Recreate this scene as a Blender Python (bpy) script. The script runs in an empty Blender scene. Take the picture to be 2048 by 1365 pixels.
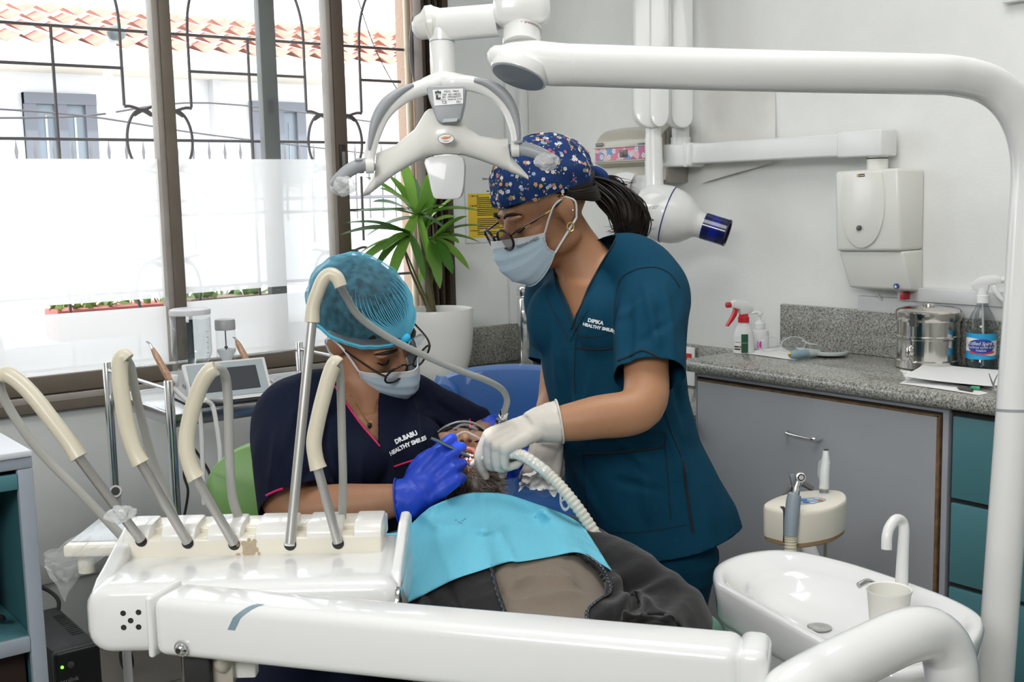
import bpy, bmesh, math, random
import numpy as np
from mathutils import Vector, Matrix, Euler, Quaternion, noise
from mathutils.bvhtree import BVHTree
random.seed(7)
SC = bpy.context.scene
COL = SC.collection
# ------------------------------------------------------------------ camera
FPX, PITCH, ROLL, CH = 2299.0, math.radians(7.186), math.radians(-1.29), 1.40
def _rot():
    A = np.array([[1, 0, 0], [0, 0, -1], [0, 1, 0]], float)
    c, s = math.cos(PITCH), math.sin(PITCH); P = np.array([[1, 0, 0], [0, c, -s], [0, s, c]])
    c, s = math.cos(ROLL), math.sin(ROLL); Q = np.array([[c, -s, 0], [s, c, 0], [0, 0, 1]])
    y = math.radians(37.5); Y = np.array([[math.cos(y), -math.sin(y), 0], [math.sin(y), math.cos(y), 0], [0, 0, 1]])   # the walls lie along the world axes
    return Q @ P @ A @ Y
RC = _rot()                                # world -> camera (right, down, forward)
CAMP = Vector((0, 0, CH))
_y = math.radians(37.5)
XC = Vector((math.cos(_y), -math.sin(_y), 0)); YC = Vector((math.sin(_y), math.cos(_y), 0))   # level axes to the right of and away from the camera
def V3(x, y, z): return XC * x + YC * y + Vector((0, 0, z))
cd = bpy.data.cameras.new('camera'); cam = bpy.data.objects.new('camera', cd); COL.objects.link(cam)
cd.sensor_width = 36.0; cd.lens = FPX / 2048 * 36.0; cd.clip_start = 0.05
_m = Matrix.Identity(4)
for i in range(3):
    _m[i][0] = RC[0][i]; _m[i][1] = -RC[1][i]; _m[i][2] = -RC[2][i]; _m[i][3] = CAMP[i]
cam.matrix_world = _m
SC.camera = cam
SC.view_settings.view_transform = 'Standard'; SC.view_settings.look = 'None'
SC.view_settings.gamma = 1.0; SC.view_settings.use_curve_mapping = False
SC.view_settings.exposure = 0.0
SC.cycles.max_bounces = 10; SC.cycles.transparent_max_bounces = 16; SC.cycles.transmission_bounces = 8
SC.cycles.sample_clamp_indirect = 6.0; SC.cycles.caustics_reflective = False; SC.cycles.caustics_refractive = False
try:
    SC.cycles.use_denoising = True
except Exception: pass
# ------------------------------------------------------------------ world and lights
W = bpy.data.worlds.new('world'); SC.world = W; W.use_nodes = True
_n = W.node_tree.nodes; _n.clear()
_o = _n.new('ShaderNodeOutputWorld'); _b = _n.new('ShaderNodeBackground')
_b.inputs[0].default_value = (0.93, 0.965, 1.0, 1); _b.inputs[1].default_value = 4.1
W.node_tree.links.new(_b.outputs[0], _o.inputs[0])
def area(name, loc, target, size, sizey, power, col=(1, 1, 1)):
    l = bpy.data.lights.new(name, 'AREA'); l.shape = 'RECTANGLE'; l.size = size; l.size_y = sizey; l.energy = power; l.color = col
    o = bpy.data.objects.new(name, l); COL.objects.link(o); o.location = loc
    o.rotation_euler = (Vector(target) - Vector(loc)).to_track_quat('-Z', 'Y').to_euler()
    return o
_s = bpy.data.lights.new('sun', 'SUN'); _s.energy = 3.0; _s.angle = math.radians(2); _s.color = (1, 0.96, 0.9)
_so = bpy.data.objects.new('sun', _s); COL.objects.link(_so); _so.rotation_euler = V3(-0.45, 0.75, -1.0).to_track_quat('-Z', 'Y').to_euler()
area('ceiling_panel_front', V3(0.3, 2.0, 2.83), V3(0.3, 2.0, 0), 1.6, 0.9, 26, (1, 0.995, 0.985))
area('ceiling_panel_rear', V3(0.2, -0.7, 2.83), V3(0.2, 0.2, 0), 1.8, 1.2, 9, (1, 0.995, 0.985))
area('softbox', V3(-1.0, -1.3, 2.72), V3(0.15, 2.3, 0.9), 1.5, 1.1, 104, (1, 0.995, 0.985))
# ------------------------------------------------------------------ pixel <-> place
def ray(x, y):
    v = RC.T @ np.array([(x - 1024) / FPX, (y - 682.5) / FPX, 1.0]); return Vector(v)
def at(x, y, Z): return CAMP + ray(x, y) * Z            # point at depth Z metres
def ath(x, y, h):
    r = ray(x, y); return CAMP + r * ((h - CH) / r.z)   # point on a level plane
RL = [[float(x) for x in r] for r in RC]
def proj(p):
    x, y, z = p[0] - CAMP.x, p[1] - CAMP.y, p[2] - CAMP.z
    a = RL[0][0] * x + RL[0][1] * y + RL[0][2] * z; b = RL[1][0] * x + RL[1][1] * y + RL[1][2] * z; c = RL[2][0] * x + RL[2][1] * y + RL[2][2] * z
    return 1024 + FPX * a / c, 682.5 + FPX * b / c, c
D1 = Vector((1, 0, 0)); D2 = Vector((0, 1, 0)); ZU = Vector((0, 0, 1)); N1, N2 = D2, D1
C1, C2 = 3.757, 2.955                                    # wall distances
def onpl(x, y, n, c):
    r = ray(x, y); return CAMP + r * ((c - n.dot(CAMP)) / n.dot(r))
def F1(u, v, h): return N1 * (C1 - v) + D1 * u + ZU * h  # window wall: u along, v into the room
def F2(u, v, h): return N2 * (C2 - v) + D2 * u + ZU * h  # right wall
def P1(x, y, v=0): p = onpl(x, y, N1, C1 - v); return p.dot(D1), p.z
def P2(x, y, v=0): p = onpl(x, y, N2, C2 - v); return p.dot(D2), p.z
CU1 = F2(0, 0, 0).dot(D1); CU2 = N1.dot(N1) * C1         # corner (walls are square): u on wall 1, u on wall 2
CU2 = C1
# ------------------------------------------------------------------ materials
MATS = {}
def mat(name, col=(.8, .8, .8), rough=.5, metal=0., bump=0., bscale=60., coat=0., trans=0., ior=1.45, alpha=1., spec=.5, emit=None, estr=0., sub=0.,
        var=0., vscale=4., col2=None, sheen=0.):
    if name in MATS: return MATS[name]
    m = bpy.data.materials.new(name); m.use_nodes = True
    nt = m.node_tree; b = nt.nodes['Principled BSDF']
    I = b.inputs
    I['Base Color'].default_value = (*col, 1); I['Roughness'].default_value = rough; I['Metallic'].default_value = metal
    I['IOR'].default_value = ior; I['Alpha'].default_value = alpha
    I['Coat Weight'].default_value = coat; I['Transmission Weight'].default_value = trans
    I['Specular IOR Level'].default_value = spec
    I['Sheen Weight'].default_value = sheen
    if sub: I['Subsurface Weight'].default_value = sub; I['Subsurface Radius'].default_value = (.012, .005, .003)
    if emit: I['Emission Color'].default_value = (*emit, 1); I['Emission Strength'].default_value = estr
    tc = None
    if bump or var:
        tc = nt.nodes.new('ShaderNodeTexCoord')
    if bump:
        n = nt.nodes.new('ShaderNodeTexNoise'); n.inputs['Scale'].default_value = bscale; n.inputs['Detail'].default_value = 4
        bp = nt.nodes.new('ShaderNodeBump'); bp.inputs['Strength'].default_value = bump; bp.inputs['Distance'].default_value = .01
        nt.links.new(tc.outputs['Object'], n.inputs['Vector']); nt.links.new(n.outputs['Fac'], bp.inputs['Height']); nt.links.new(bp.outputs[0], I['Normal'])
    if var:
        n = nt.nodes.new('ShaderNodeTexNoise'); n.inputs['Scale'].default_value = vscale; n.inputs['Detail'].default_value = 6
        r = nt.nodes.new('ShaderNodeValToRGB'); r.color_ramp.elements[0].position = .35; r.color_ramp.elements[1].position = .7
        c2 = col2 or tuple(c * (1 - var) for c in col)
        r.color_ramp.elements[0].color = (*c2, 1); r.color_ramp.elements[1].color = (*col, 1)
        nt.links.new(tc.outputs['Object'], n.inputs['Vector']); nt.links.new(n.outputs['Fac'], r.inputs['Fac']); nt.links.new(r.outputs[0], I['Base Color'])
    MATS[name] = m
    return m
def N(m, kind, **kw):
    n = m.node_tree.nodes.new(kind)
    for k, v in kw.items():
        if k in n.inputs.keys(): n.inputs[k].default_value = v
        else: setattr(n, k, v)
    return n
def L(m, a, b): m.node_tree.links.new(a, b)
def bsdf(m): return m.node_tree.nodes['Principled BSDF']
# ------------------------------------------------------------------ geometry helpers
def cr(pts, n=8, closed=False):
    """Catmull-Rom through points (tuples of any length)"""
    P = [np.array(p, float) for p in pts]; out = []
    k = len(P)
    segs = k if closed else k - 1
    for i in range(segs):
        if closed: p0, p1, p2, p3 = P[i - 1], P[i], P[(i + 1) % k], P[(i + 2) % k]
        else: p0, p1, p2, p3 = P[max(i - 1, 0)], P[i], P[i + 1], P[min(i + 2, k - 1)]
        for j in range(n):
            t = j / n
            out.append(.5 * ((2 * p1) + (-p0 + p2) * t + (2 * p0 - 5 * p1 + 4 * p2 - p3) * t * t + (-p0 + 3 * p1 - 3 * p2 + p3) * t ** 3))
    if not closed: out.append(P[-1])
    return out
class MB:
    def __init__(s): s.v = []; s.f = []; s.mi = []; s.cur = 0
    def add(s, vs, fs):
        o = len(s.v); s.v.extend([tuple(v) for v in vs]); s.f.extend([tuple(i + o for i in f) for f in fs]); s.mi.extend([s.cur] * len(fs)); return s
    def bm(s, bm, M=None):
        bm.verts.ensure_lookup_table()
        vs = [(M @ v.co if M else v.co) for v in bm.verts]
        for i, v in enumerate(bm.verts): v.index = i
        s.add(vs, [[v.index for v in f.verts] for f in bm.faces]); bm.free(); return s
    def hexa(s, c):  # 8 corners: bottom 4 (ccw) then top 4
        return s.add(c, [(3, 2, 1, 0), (4, 5, 6, 7), (0, 1, 5, 4), (1, 2, 6, 5), (2, 3, 7, 6), (3, 0, 4, 7)])
    def boxF(s, F, u0, u1, v0, v1, h0, h1, bev=0, seg=2):
        c = [F(u0, v0, h0), F(u1, v0, h0), F(u1, v1, h0), F(u0, v1, h0), F(u0, v0, h1), F(u1, v0, h1), F(u1, v1, h1), F(u0, v1, h1)]
        if not bev: return s.hexa(c)
        return s.bevhex(c, bev, seg)
    def bevhex(s, c, bev, seg=2):
        bm = bmesh.new(); vs = [bm.verts.new(Vector(p)) for p in c]
        for f in [(3, 2, 1, 0), (4, 5, 6, 7), (0, 1, 5, 4), (1, 2, 6, 5), (2, 3, 7, 6), (3, 0, 4, 7)]: bm.faces.new([vs[i] for i in f])
        bmesh.ops.recalc_face_normals(bm, faces=bm.faces)
        bmesh.ops.bevel(bm, geom=list(bm.edges), offset=bev, segments=seg, profile=.5, affect='EDGES', clamp_overlap=True)
        return s.bm(bm)
    def box(s, c, size, R=None, bev=0, seg=2):
        c = Vector(c); x, y, z = [k / 2 for k in size]
        R = R or Matrix.Identity(3)
        cs = [c + R @ Vector(p) for p in [(-x, -y, -z), (x, -y, -z), (x, y, -z), (-x, y, -z), (-x, -y, z), (x, -y, z), (x, y, z), (-x, y, z)]]
        return s.bevhex(cs, bev, seg) if bev else s.hexa(cs)
    def rings(s, R, closed_caps=True, loop=False):
        k = len(R[0]); vs = [p for r in R for p in r]; fs = []
        m = len(R)
        for i in range(m if loop else m - 1):
            a, b = i * k, ((i + 1) % m) * k
            for j in range(k): fs.append((a + j, a + (j + 1) % k, b + (j + 1) % k, b + j))
        if closed_caps and not loop:
            fs.append(tuple(reversed(range(k)))); fs.append(tuple((m - 1) * k + j for j in range(k)))
        return s.add(vs, fs)
    def tube(s, pts, r, seg=12, n=6, caps=True, closed=False, smooth=True, flat=None, up=None, round_end=False):
        """tube through pts; r number or list per pt; flat = (a,b) scale of ring axes; up = fixed normal"""
        pts = [Vector(p) for p in pts]
        rr = list(r) if isinstance(r, (list, tuple)) else [r] * len(pts)
        if smooth and len(pts) > 2:
            q = cr([(*p, a) for p, a in zip(pts, rr)], n, closed); pts = [Vector(p[:3]) for p in q]; rr = [max(float(p[3]), 1e-5) for p in q]
        if round_end and not closed:
            def ends(p, d, r0):
                return [(p + d * (r0 * math.sin(a)), r0 * max(math.cos(a), .05)) for a in (math.pi / 6, math.pi / 3, math.pi / 2)]
            d0 = (pts[0] - pts[1]).normalized(); d1 = (pts[-1] - pts[-2]).normalized()
            e0 = ends(pts[0], d0, rr[0]); e1 = ends(pts[-1], d1, rr[-1])
            pts = [e[0] for e in reversed(e0)] + pts + [e[0] for e in e1]; rr = [e[1] for e in reversed(e0)] + rr + [e[1] for e in e1]
        T = []
        m = len(pts)
        for i in range(m):
            a = pts[i - 1] if (i > 0 or closed) else pts[i]; b = pts[(i + 1) % m] if (i < m - 1 or closed) else pts[i]
            t = (b - a); T.append(t.normalized() if t.length > 1e-9 else Vector((0, 0, 1)))
        nrm = None; R = []
        for i in range(m):
            t = T[i]
            if up is not None: nn = Vector(up) - t * t.dot(Vector(up)); nn = nn.normalized()
            elif nrm is None:
                a = Vector((0, 0, 1)) if abs(t.z) < .9 else Vector((1, 0, 0)); nn = (a - t * t.dot(a)).normalized()
            else:
                nn = nrm - t * t.dot(nrm); nn = nn.normalized() if nn.length > 1e-6 else t.orthogonal().normalized()
            nrm = nn; bb = t.cross(nn)
            fa, fb = flat or (1, 1)
            R.append([pts[i] + nn * (math.cos(2 * math.pi * j / seg) * rr[i] * fa) + bb * (math.sin(2 * math.pi * j / seg) * rr[i] * fb) for j in range(seg)])
        return s.rings(R, caps, closed)
    def lathe(s, prof, M=None, seg=32, caps=True):
        M = M or Matrix.Identity(4)
        R = [[M @ Vector((r * math.cos(2 * math.pi * j / seg), r * math.sin(2 * math.pi * j / seg), z)) for j in range(seg)] for r, z in prof]
        return s.rings(R, caps)
    def cyl(s, a, b, r, seg=24, r2=None, bev=0):
        a = Vector(a); b = Vector(b); h = (b - a).length
        M = Matrix.Translation(a) @ (b - a).to_track_quat('Z', 'Y').to_matrix().to_4x4()
        r2 = r if r2 is None else r2
        if bev: pr = [(r - bev, 0), (r - bev * .3, bev * .3), (r, bev), (r2, h - bev), (r2 - bev * .3, h - bev * .3), (r2 - bev, h)]
        else: pr = [(r, 0), (r2, h)]
        return s.lathe(pr, M, seg)
    def ell(s, c, r, R=None, seg=20, rings=12):
        c = Vector(c); R = R or Matrix.Identity(3); r = (r, r, r) if isinstance(r, (int, float)) else r
        rg = []
        for i in range(1, rings):
            a = math.pi * i / rings
            rg.append([c + R @ Vector((r[0] * math.sin(a) * math.cos(2 * math.pi * j / seg), r[1] * math.sin(a) * math.sin(2 * math.pi * j / seg), -r[2] * math.cos(a))) for j in range(seg)])
        s.rings(rg, False)
        o = len(s.v) - seg * (rings - 1)
        s.v.append(tuple(c + R @ Vector((0, 0, -r[2])))); s.v.append(tuple(c + R @ Vector((0, 0, r[2])))); b, t = len(s.v) - 2, len(s.v) - 1
        e = o + seg * (rings - 2)
        for j in range(seg):
            s.f.append((o + (j + 1) % seg, o + j, b)); s.f.append((e + j, e + (j + 1) % seg, t)); s.mi += [s.cur] * 2
        return s
    def prism(s, outline, vec, bev=0, seg=2):
        bm = bmesh.new(); vs = [bm.verts.new(Vector(p)) for p in outline]
        f = bm.faces.new(vs)
        e = bmesh.ops.extrude_face_region(bm, geom=[f])
        for v in e['geom']:
            if isinstance(v, bmesh.types.BMVert): v.co += Vector(vec)
        bmesh.ops.recalc_face_normals(bm, faces=bm.faces)
        if bev: bmesh.ops.bevel(bm, geom=list(bm.edges), offset=bev, segments=seg, profile=.5, affect='EDGES', clamp_overlap=True)
        return s.bm(bm)
    def grid(s, G, thick=0):
        """grid of points [i][j]"""
        a, b = len(G), len(G[0]); vs = [p for r in G for p in r]
        fs = [(i * b + j, i * b + j + 1, (i + 1) * b + j + 1, (i + 1) * b + j) for i in range(a - 1) for j in range(b - 1)]
        return s.add(vs, fs)
    def mesh(s, name):
        me = bpy.data.meshes.new(name); me.from_pydata(s.v, [], s.f); me.update(); return me
MW = {}
def setp(o, label=None, cat=None, group=None, kind=None):
    if label: o['label'] = label
    if cat: o['category'] = cat
    if group: o['group'] = group
    if kind: o['kind'] = kind
    return o
def thing(name, label, cat, loc=(0, 0, 0), R=None, group=None):
    o = bpy.data.objects.new(name, None); COL.objects.link(o); o.empty_display_size = .05
    M = Matrix.Translation(Vector(loc)) @ (R.to_4x4() if R else Matrix.Identity(4))
    o.matrix_world = M; MW[o.name] = M
    return setp(o, label, cat, group)
def link_mesh(name, me, mats, parent=None, local=False, angle=40, label=None, cat=None, group=None, kind=None, loc=None):
    o = bpy.data.objects.new(name, me); COL.objects.link(o)
    if not isinstance(mats, (list, tuple)): mats = [mats]
    for m in mats: me.materials.append(m)
    M = Matrix.Identity(4)
    if parent:
        o.parent = parent; M = MW[parent.name]
        if not local: me.transform(M.inverted())
        o.matrix_parent_inverse = Matrix.Identity(4)
        MW[o.name] = M
    else:
        # a top-level mesh: origin at its base
        if loc is None:
            co = np.array([v.co for v in me.vertices]); loc = Vector(((co[:, 0].min() + co[:, 0].max()) / 2, (co[:, 1].min() + co[:, 1].max()) / 2, co[:, 2].min()))
        M = Matrix.Translation(Vector(loc)); me.transform(M.inverted()); o.matrix_world = M; MW[o.name] = M
    if angle is not None and len(me.polygons):
        me.polygons.foreach_set('use_smooth', [True] * len(me.polygons)); me.set_sharp_from_angle(angle=math.radians(angle))
    return setp(o, label, cat, group, kind)
def part(name, mb, mats, parent=None, **kw):
    me = mb.mesh(name)
    if not kw.pop('raw', False):
        bm = bmesh.new(); bm.from_mesh(me); bmesh.ops.recalc_face_normals(bm, faces=bm.faces); bm.to_mesh(me); bm.free()
    if len(set(mb.mi)) > 1: me.polygons.foreach_set('material_index', mb.mi)
    return link_mesh(name, me, mats, parent, **kw)
def struct(name, mb, mats, **kw): return part(name, mb, mats, None, kind='structure', **kw)
def copy_tree(o, M, label=None, name=None):
    """copy of a thing with copies of its parts and sub-parts, placed by matrix M"""
    r = o.copy(); COL.objects.link(r); r.matrix_world = M; MW[r.name] = M
    if label: r['label'] = label
    for ch in list(o.children):
        c = ch.copy(); COL.objects.link(c); c.parent = r; c.matrix_parent_inverse = Matrix.Identity(4)
        for g in list(ch.children):
            d = g.copy(); COL.objects.link(d); d.parent = c; d.matrix_parent_inverse = Matrix.Identity(4)
    return r
def basis(x=None, y=None, z=None):
    """3x3 with given y (exact) and z (approx), columns x,y,z"""
    y = Vector(y).normalized(); z = Vector(z); z = (z - y * y.dot(z)).normalized(); x = y.cross(z)
    return Matrix((x, y, z)).transposed()
def text_mesh(body, size, extrude=.0006, align='CENTER', spacing=1.0, bold=0.0):
    c = bpy.data.curves.new('txt', 'FONT'); c.body = body; c.size = size; c.extrude = extrude; c.align_x = align; c.align_y = 'CENTER'; c.space_character = spacing
    c.offset = bold; c.resolution_u = 3
    o = bpy.data.objects.new('txt', c); COL.objects.link(o)
    dg = bpy.context.evaluated_depsgraph_get(); me = bpy.data.meshes.new_from_object(o.evaluated_get(dg))
    bpy.data.objects.remove(o); bpy.data.curves.remove(c)
    return me
def text_part(name, body, size, P, X, Y, m, parent, bvh=None, extrude=.0004, align='CENTER', spacing=1.0, bold=0.0, off=.001, **kw):
    """lettering with origin P, X/Y axes; optionally wrapped on a surface"""
    me = text_mesh(body, size, extrude, align, spacing, bold)
    X = Vector(X).normalized(); Y = Vector(Y); Y = (Y - X * X.dot(Y)).normalized(); Zn = X.cross(Y); P = Vector(P)
    for v in me.vertices:
        q = P + X * v.co.x + Y * v.co.y
        if bvh:
            hit = bvh.ray_cast(q + Zn * .15, -Zn, .4)
            if hit[0]: q = hit[0]
        v.co = q + Zn * (v.co.z + off)
    return link_mesh(name, me, m, parent, angle=None, **kw)
def bvh_of(o):
    me = o.data; M = MW[o.name]
    return BVHTree.FromPolygons([M @ v.co for v in me.vertices], [p.vertices[:] for p in me.polygons])
def camhit(bvh, x, y, lift=.002):
    r = ray(x, y).normalized(); h = bvh.ray_cast(CAMP, r)
    if h[0] is None: return None
    n = h[1] if h[1].dot(r) < 0 else -h[1]
    return h[0] + n * lift
def remesh(mb, voxel=.006, smooth=6, fac=.5, fn=None):
    """one continuous surface out of overlapping closed shapes"""
    me = mb.mesh('tmp'); bm = bmesh.new(); bm.from_mesh(me); bmesh.ops.recalc_face_normals(bm, faces=bm.faces); bm.to_mesh(me); bm.free()
    o = bpy.data.objects.new('tmp', me); COL.objects.link(o)
    m = o.modifiers.new('r', 'REMESH'); m.mode = 'VOXEL'; m.voxel_size = voxel; m.use_smooth_shade = True
    if smooth:
        k = o.modifiers.new('s', 'SMOOTH'); k.factor = fac; k.iterations = smooth
    dg = bpy.context.evaluated_depsgraph_get(); r = bpy.data.meshes.new_from_object(o.evaluated_get(dg))
    bpy.data.objects.remove(o); bpy.data.meshes.remove(me)
    if fn:
        r.update(); n = len(r.vertices); co = np.empty(n * 3, np.float32); no = np.empty(n * 3, np.float32)
        r.vertices.foreach_get('co', co); r.vertices.foreach_get('normal', no); co = co.reshape(-1, 3); no = no.reshape(-1, 3)
        out = [fn(Vector(c), Vector(k)) for c, k in zip(co.tolist(), no.tolist())]
        r.vertices.foreach_set('co', np.array([tuple(p) for p in out], np.float32).ravel()); r.update()
    return r
def inpoly(x, y, poly):
    c = False; j = len(poly) - 1
    for i in range(len(poly)):
        xi, yi = poly[i]; xj, yj = poly[j]
        if (yi > y) != (yj > y) and x < (xj - xi) * (y - yi) / (yj - yi) + xi: c = not c
        j = i
    return c
# ================================================================== the room
def RM(a, b, h): return D1 * a + D2 * b + ZU * h         # room axes: a towards the right wall, b towards the window wall
WH = 2.85
def wall_mat():
    m = mat('wall_paint', (.70, .70, .67), .7, bump=.06, bscale=90)
    tc = N(m, 'ShaderNodeTexCoord'); n = N(m, 'ShaderNodeTexNoise', Scale=1.3, Detail=7.0, Roughness=.62)
    r = N(m, 'ShaderNodeValToRGB'); r.color_ramp.elements[0].position = .3; r.color_ramp.elements[1].position = .58
    r.color_ramp.elements[0].color = (.71, .715, .69, 1); r.color_ramp.elements[1].color = (.81, .815, .79, 1)
    L(m, tc.outputs['Object'], n.inputs['Vector']); L(m, n.outputs['Fac'], r.inputs['Fac']); L(m, r.outputs[0], bsdf(m).inputs['Base Color'])
    return m
M_WALL = wall_mat()
M_WALLW = mat('window_wall_paint', (.78, .80, .79), .7, bump=.05, bscale=80, var=.08, vscale=3)
M_BROWN = mat('brown_aluminium', (.20, .165, .13), .45, .1, var=.12, vscale=12)  # brown lightened: part of the backlight haze is put into the colour
M_BROWNL = mat('brown_aluminium_hazed', (.42, .38, .34), .5, .1, var=.15, vscale=10)  # paler copy of the brown, backlight haze painted into its colour
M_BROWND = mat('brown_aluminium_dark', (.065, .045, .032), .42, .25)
M_BROWNM = mat('brown_aluminium_mid', (.125, .095, .072), .42, .2)
M_DARKBAR = mat('grey_aluminium', (.16, .17, .165), .5, .2)
M_IRON = mat('painted_iron', (.06, .055, .06), .55)
def granite():
    m = mat('granite', (.4, .4, .37), .16, coat=.3)
    tc = N(m, 'ShaderNodeTexCoord'); v = N(m, 'ShaderNodeTexVoronoi', Scale=290.0); n = N(m, 'ShaderNodeTexNoise', Scale=190.0, Detail=5.0, Roughness=.7)
    mx = N(m, 'ShaderNodeMath', operation='MULTIPLY_ADD'); sp = N(m, 'ShaderNodeSeparateColor'); r = N(m, 'ShaderNodeValToRGB')
    L(m, tc.outputs['Object'], v.inputs['Vector']); L(m, tc.outputs['Object'], n.inputs['Vector']); L(m, v.outputs['Color'], sp.inputs[0])
    mx.inputs[1].default_value = .38; L(m, sp.outputs[0], mx.inputs[0]); L(m, n.outputs['Fac'], mx.inputs[2])
    e = r.color_ramp.elements; e[0].position = .38; e[0].color = (.02, .02, .02, 1); e[1].position = .98; e[1].color = (.5, .49, .44, 1)
    for p, c in ((.52, (.12, .12, .11)), (.66, (.235, .235, .21)), (.8, (.33, .33, .29))):
        k = e.new(p); k.color = (*c, 1)
    L(m, mx.outputs[0], r.inputs['Fac']); L(m, r.outputs[0], bsdf(m).inputs['Base Color'])
    return m
M_GRAN = granite()
def glass_mat(name, tint=(1, 1, 1), gl=.08):
    m = bpy.data.materials.new(name); m.use_nodes = True; nt = m.node_tree; nt.nodes.clear()
    o = nt.nodes.new('ShaderNodeOutputMaterial'); t = nt.nodes.new('ShaderNodeBsdfTransparent'); g = nt.nodes.new('ShaderNodeBsdfGlossy'); mx = nt.nodes.new('ShaderNodeMixShader')
    fr = nt.nodes.new('ShaderNodeMath'); fr.operation = 'MULTIPLY_ADD'; lw = nt.nodes.new('ShaderNodeLayerWeight'); pw = nt.nodes.new('ShaderNodeMath'); pw.operation = 'POWER'; pw.inputs[1].default_value = 3.0
    nt.links.new(lw.outputs['Facing'], pw.inputs[0]); nt.links.new(pw.outputs[0], fr.inputs[0]); fr.inputs[1].default_value = .55; fr.inputs[2].default_value = .035
    t.inputs[0].default_value = (*tint, 1); g.inputs['Roughness'].default_value = .03
    nt.links.new(fr.outputs[0], mx.inputs[0]); nt.links.new(t.outputs[0], mx.inputs[1]); nt.links.new(g.outputs[0], mx.inputs[2]); nt.links.new(mx.outputs[0], o.inputs[0])
    return m
M_GLASS = glass_mat('window_glass', (.97, .98, .98))
def film_mat(name='frosted_film', k=.34, col=(.96, .96, .95)):
    m = bpy.data.materials.new(name); m.use_nodes = True; nt = m.node_tree; nt.nodes.clear()
    o = nt.nodes.new('ShaderNodeOutputMaterial'); t = nt.nodes.new('ShaderNodeBsdfTransparent'); l = nt.nodes.new('ShaderNodeBsdfTranslucent'); d = nt.nodes.new('ShaderNodeBsdfDiffuse')
    l.inputs[0].default_value = (*col, 1); d.inputs[0].default_value = (*col, 1)
    a = nt.nodes.new('ShaderNodeMixShader'); b = nt.nodes.new('ShaderNodeMixShader'); a.inputs[0].default_value = .35; b.inputs[0].default_value = 1 - k
    nt.links.new(l.outputs[0], a.inputs[1]); nt.links.new(d.outputs[0], a.inputs[2]); nt.links.new(t.outputs[0], b.inputs[1]); nt.links.new(a.outputs[0], b.inputs[2]); nt.links.new(b.outputs[0], o.inputs[0])
    return m
M_FILM = film_mat()
SILL, HEAD = .758, 2.42
UL, UR = -1.2, 2.60                                          # window opening along the window wall
# wall_window: four blocks around the opening
mb = MB()
mb.boxF(F1, -2.6, CU1 + .2, -.22, -.0015, 0, SILL); mb.boxF(F1, -2.6, CU1 + .2, -.22, -.0015, HEAD, WH)
mb.boxF(F1, -2.6, UL, -.22, -.0015, SILL, HEAD); mb.boxF(F1, UR, CU1 + .2, -.165, -.0015, SILL, HEAD)
struct('wall_window', mb, M_WALLW, angle=30)
mb = MB(); mb.boxF(F2, -2.4, CU2 + .2, -.2, -.0015, 0, WH); struct('wall_right', mb, M_WALL, angle=30)
mb = MB(); mb.boxF(lambda u, v, h: RM(-2.6 - v, u, h), -2.4, CU2, 0, .2, 0, WH); struct('wall_left', mb, M_WALLW, angle=30)
mb = MB(); mb.boxF(lambda u, v, h: RM(u, -2.4 - v, h), -2.6, CU1 + .2, 0, .2, 0, WH); struct('wall_back', mb, M_WALLW, angle=30)
mb = MB(); mb.boxF(RM, -2.8, CU1 + .2, -2.6, CU2 + .2, WH, WH + .15); struct('ceiling', mb, mat('ceiling_white', (.8, .8, .78), .8))
# corner pilaster steps
mb = MB(); mb.boxF(F1, 2.868, CU1, 0, .022, .74, WH, .006); mb.boxF(F1, 2.915, CU1, .02, .05, .74, WH, .006); struct('trim_1', mb, M_WALLW)
# floor: slab and tiles
mb = MB(); mb.boxF(RM, -2.8, CU1 + .2, -2.6, CU2 + .2, -.15, -.012); fl = struct('floor', mb, mat('grout', (.17, .16, .15), .8), loc=(0, 0, -.15))
M_TILE = mat('floor_tile', (.36, .33, .29), .28, var=.18, vscale=2.5)
tile_me = None
for i in range(10):
    for j in range(9):
        a0, b0 = -2.6 + .6 * i, -1.6 + .6 * j
        if a0 > CU1 - .1: continue
        if tile_me is None:
            mb = MB(); mb.bevhex([RM(x, y, z) for z in (-.012, 0) for x, y in ((.002, .002), (.598, .002), (.598, .598), (.002, .598))], .0025, 1)
            tile_me = mb.mesh('floor_tile'); tile_me.materials.append(M_TILE)
            bm = bmesh.new(); bm.from_mesh(tile_me); bmesh.ops.recalc_face_normals(bm, faces=bm.faces); bm.to_mesh(tile_me); bm.free()
        o = bpy.data.objects.new('floor_tile', tile_me); COL.objects.link(o); o.parent = fl; o.matrix_parent_inverse = Matrix.Identity(4)
        o.location = RM(a0, b0, 0) - MW[fl.name].translation
# trunking along the foot of the window wall
mb = MB(); mb.boxF(F1, -1.5, 2.4, 0, .018, .2, .262, .004); struct('baseboard_window', mb, mat('trunking_white', (.62, .63, .61), .5))
# ------------------------------------------------------------------ window_1: brown sliding frame
win = thing('window_1', None, None, F1(1.0, -.05, SILL)); setp(win, kind='structure')
mb = MB(); mb.boxF(F1, UL, UR, -.16, .035, SILL, SILL + .045, .004); mb.boxF(F1, UL, UR, -.14, .0, HEAD - .05, HEAD, .004)
part('sill_track', mb, M_BROWN, win)
mb = MB(); mb.boxF(F1, UL, UR, .028, .038, SILL + .03, SILL + .052, .003); mb.boxF(F1, UL, UR, -.03, -.022, SILL + .045, SILL + .062, .002); part('track_rib', mb, M_BROWNL, win)
mb = MB(); mb.boxF(F1, UL, 2.10, -.045, -.008, SILL + .05, SILL + .108, .004); part('bottom_rail', mb, M_BROWN, win)
def bar(name, u0, u1, v0, v1, h0, h1, m, bev=.004): mb = MB(); mb.boxF(F1, u0, u1, v0, v1, h0, h1, bev); return part(name, mb, m, win)
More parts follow.
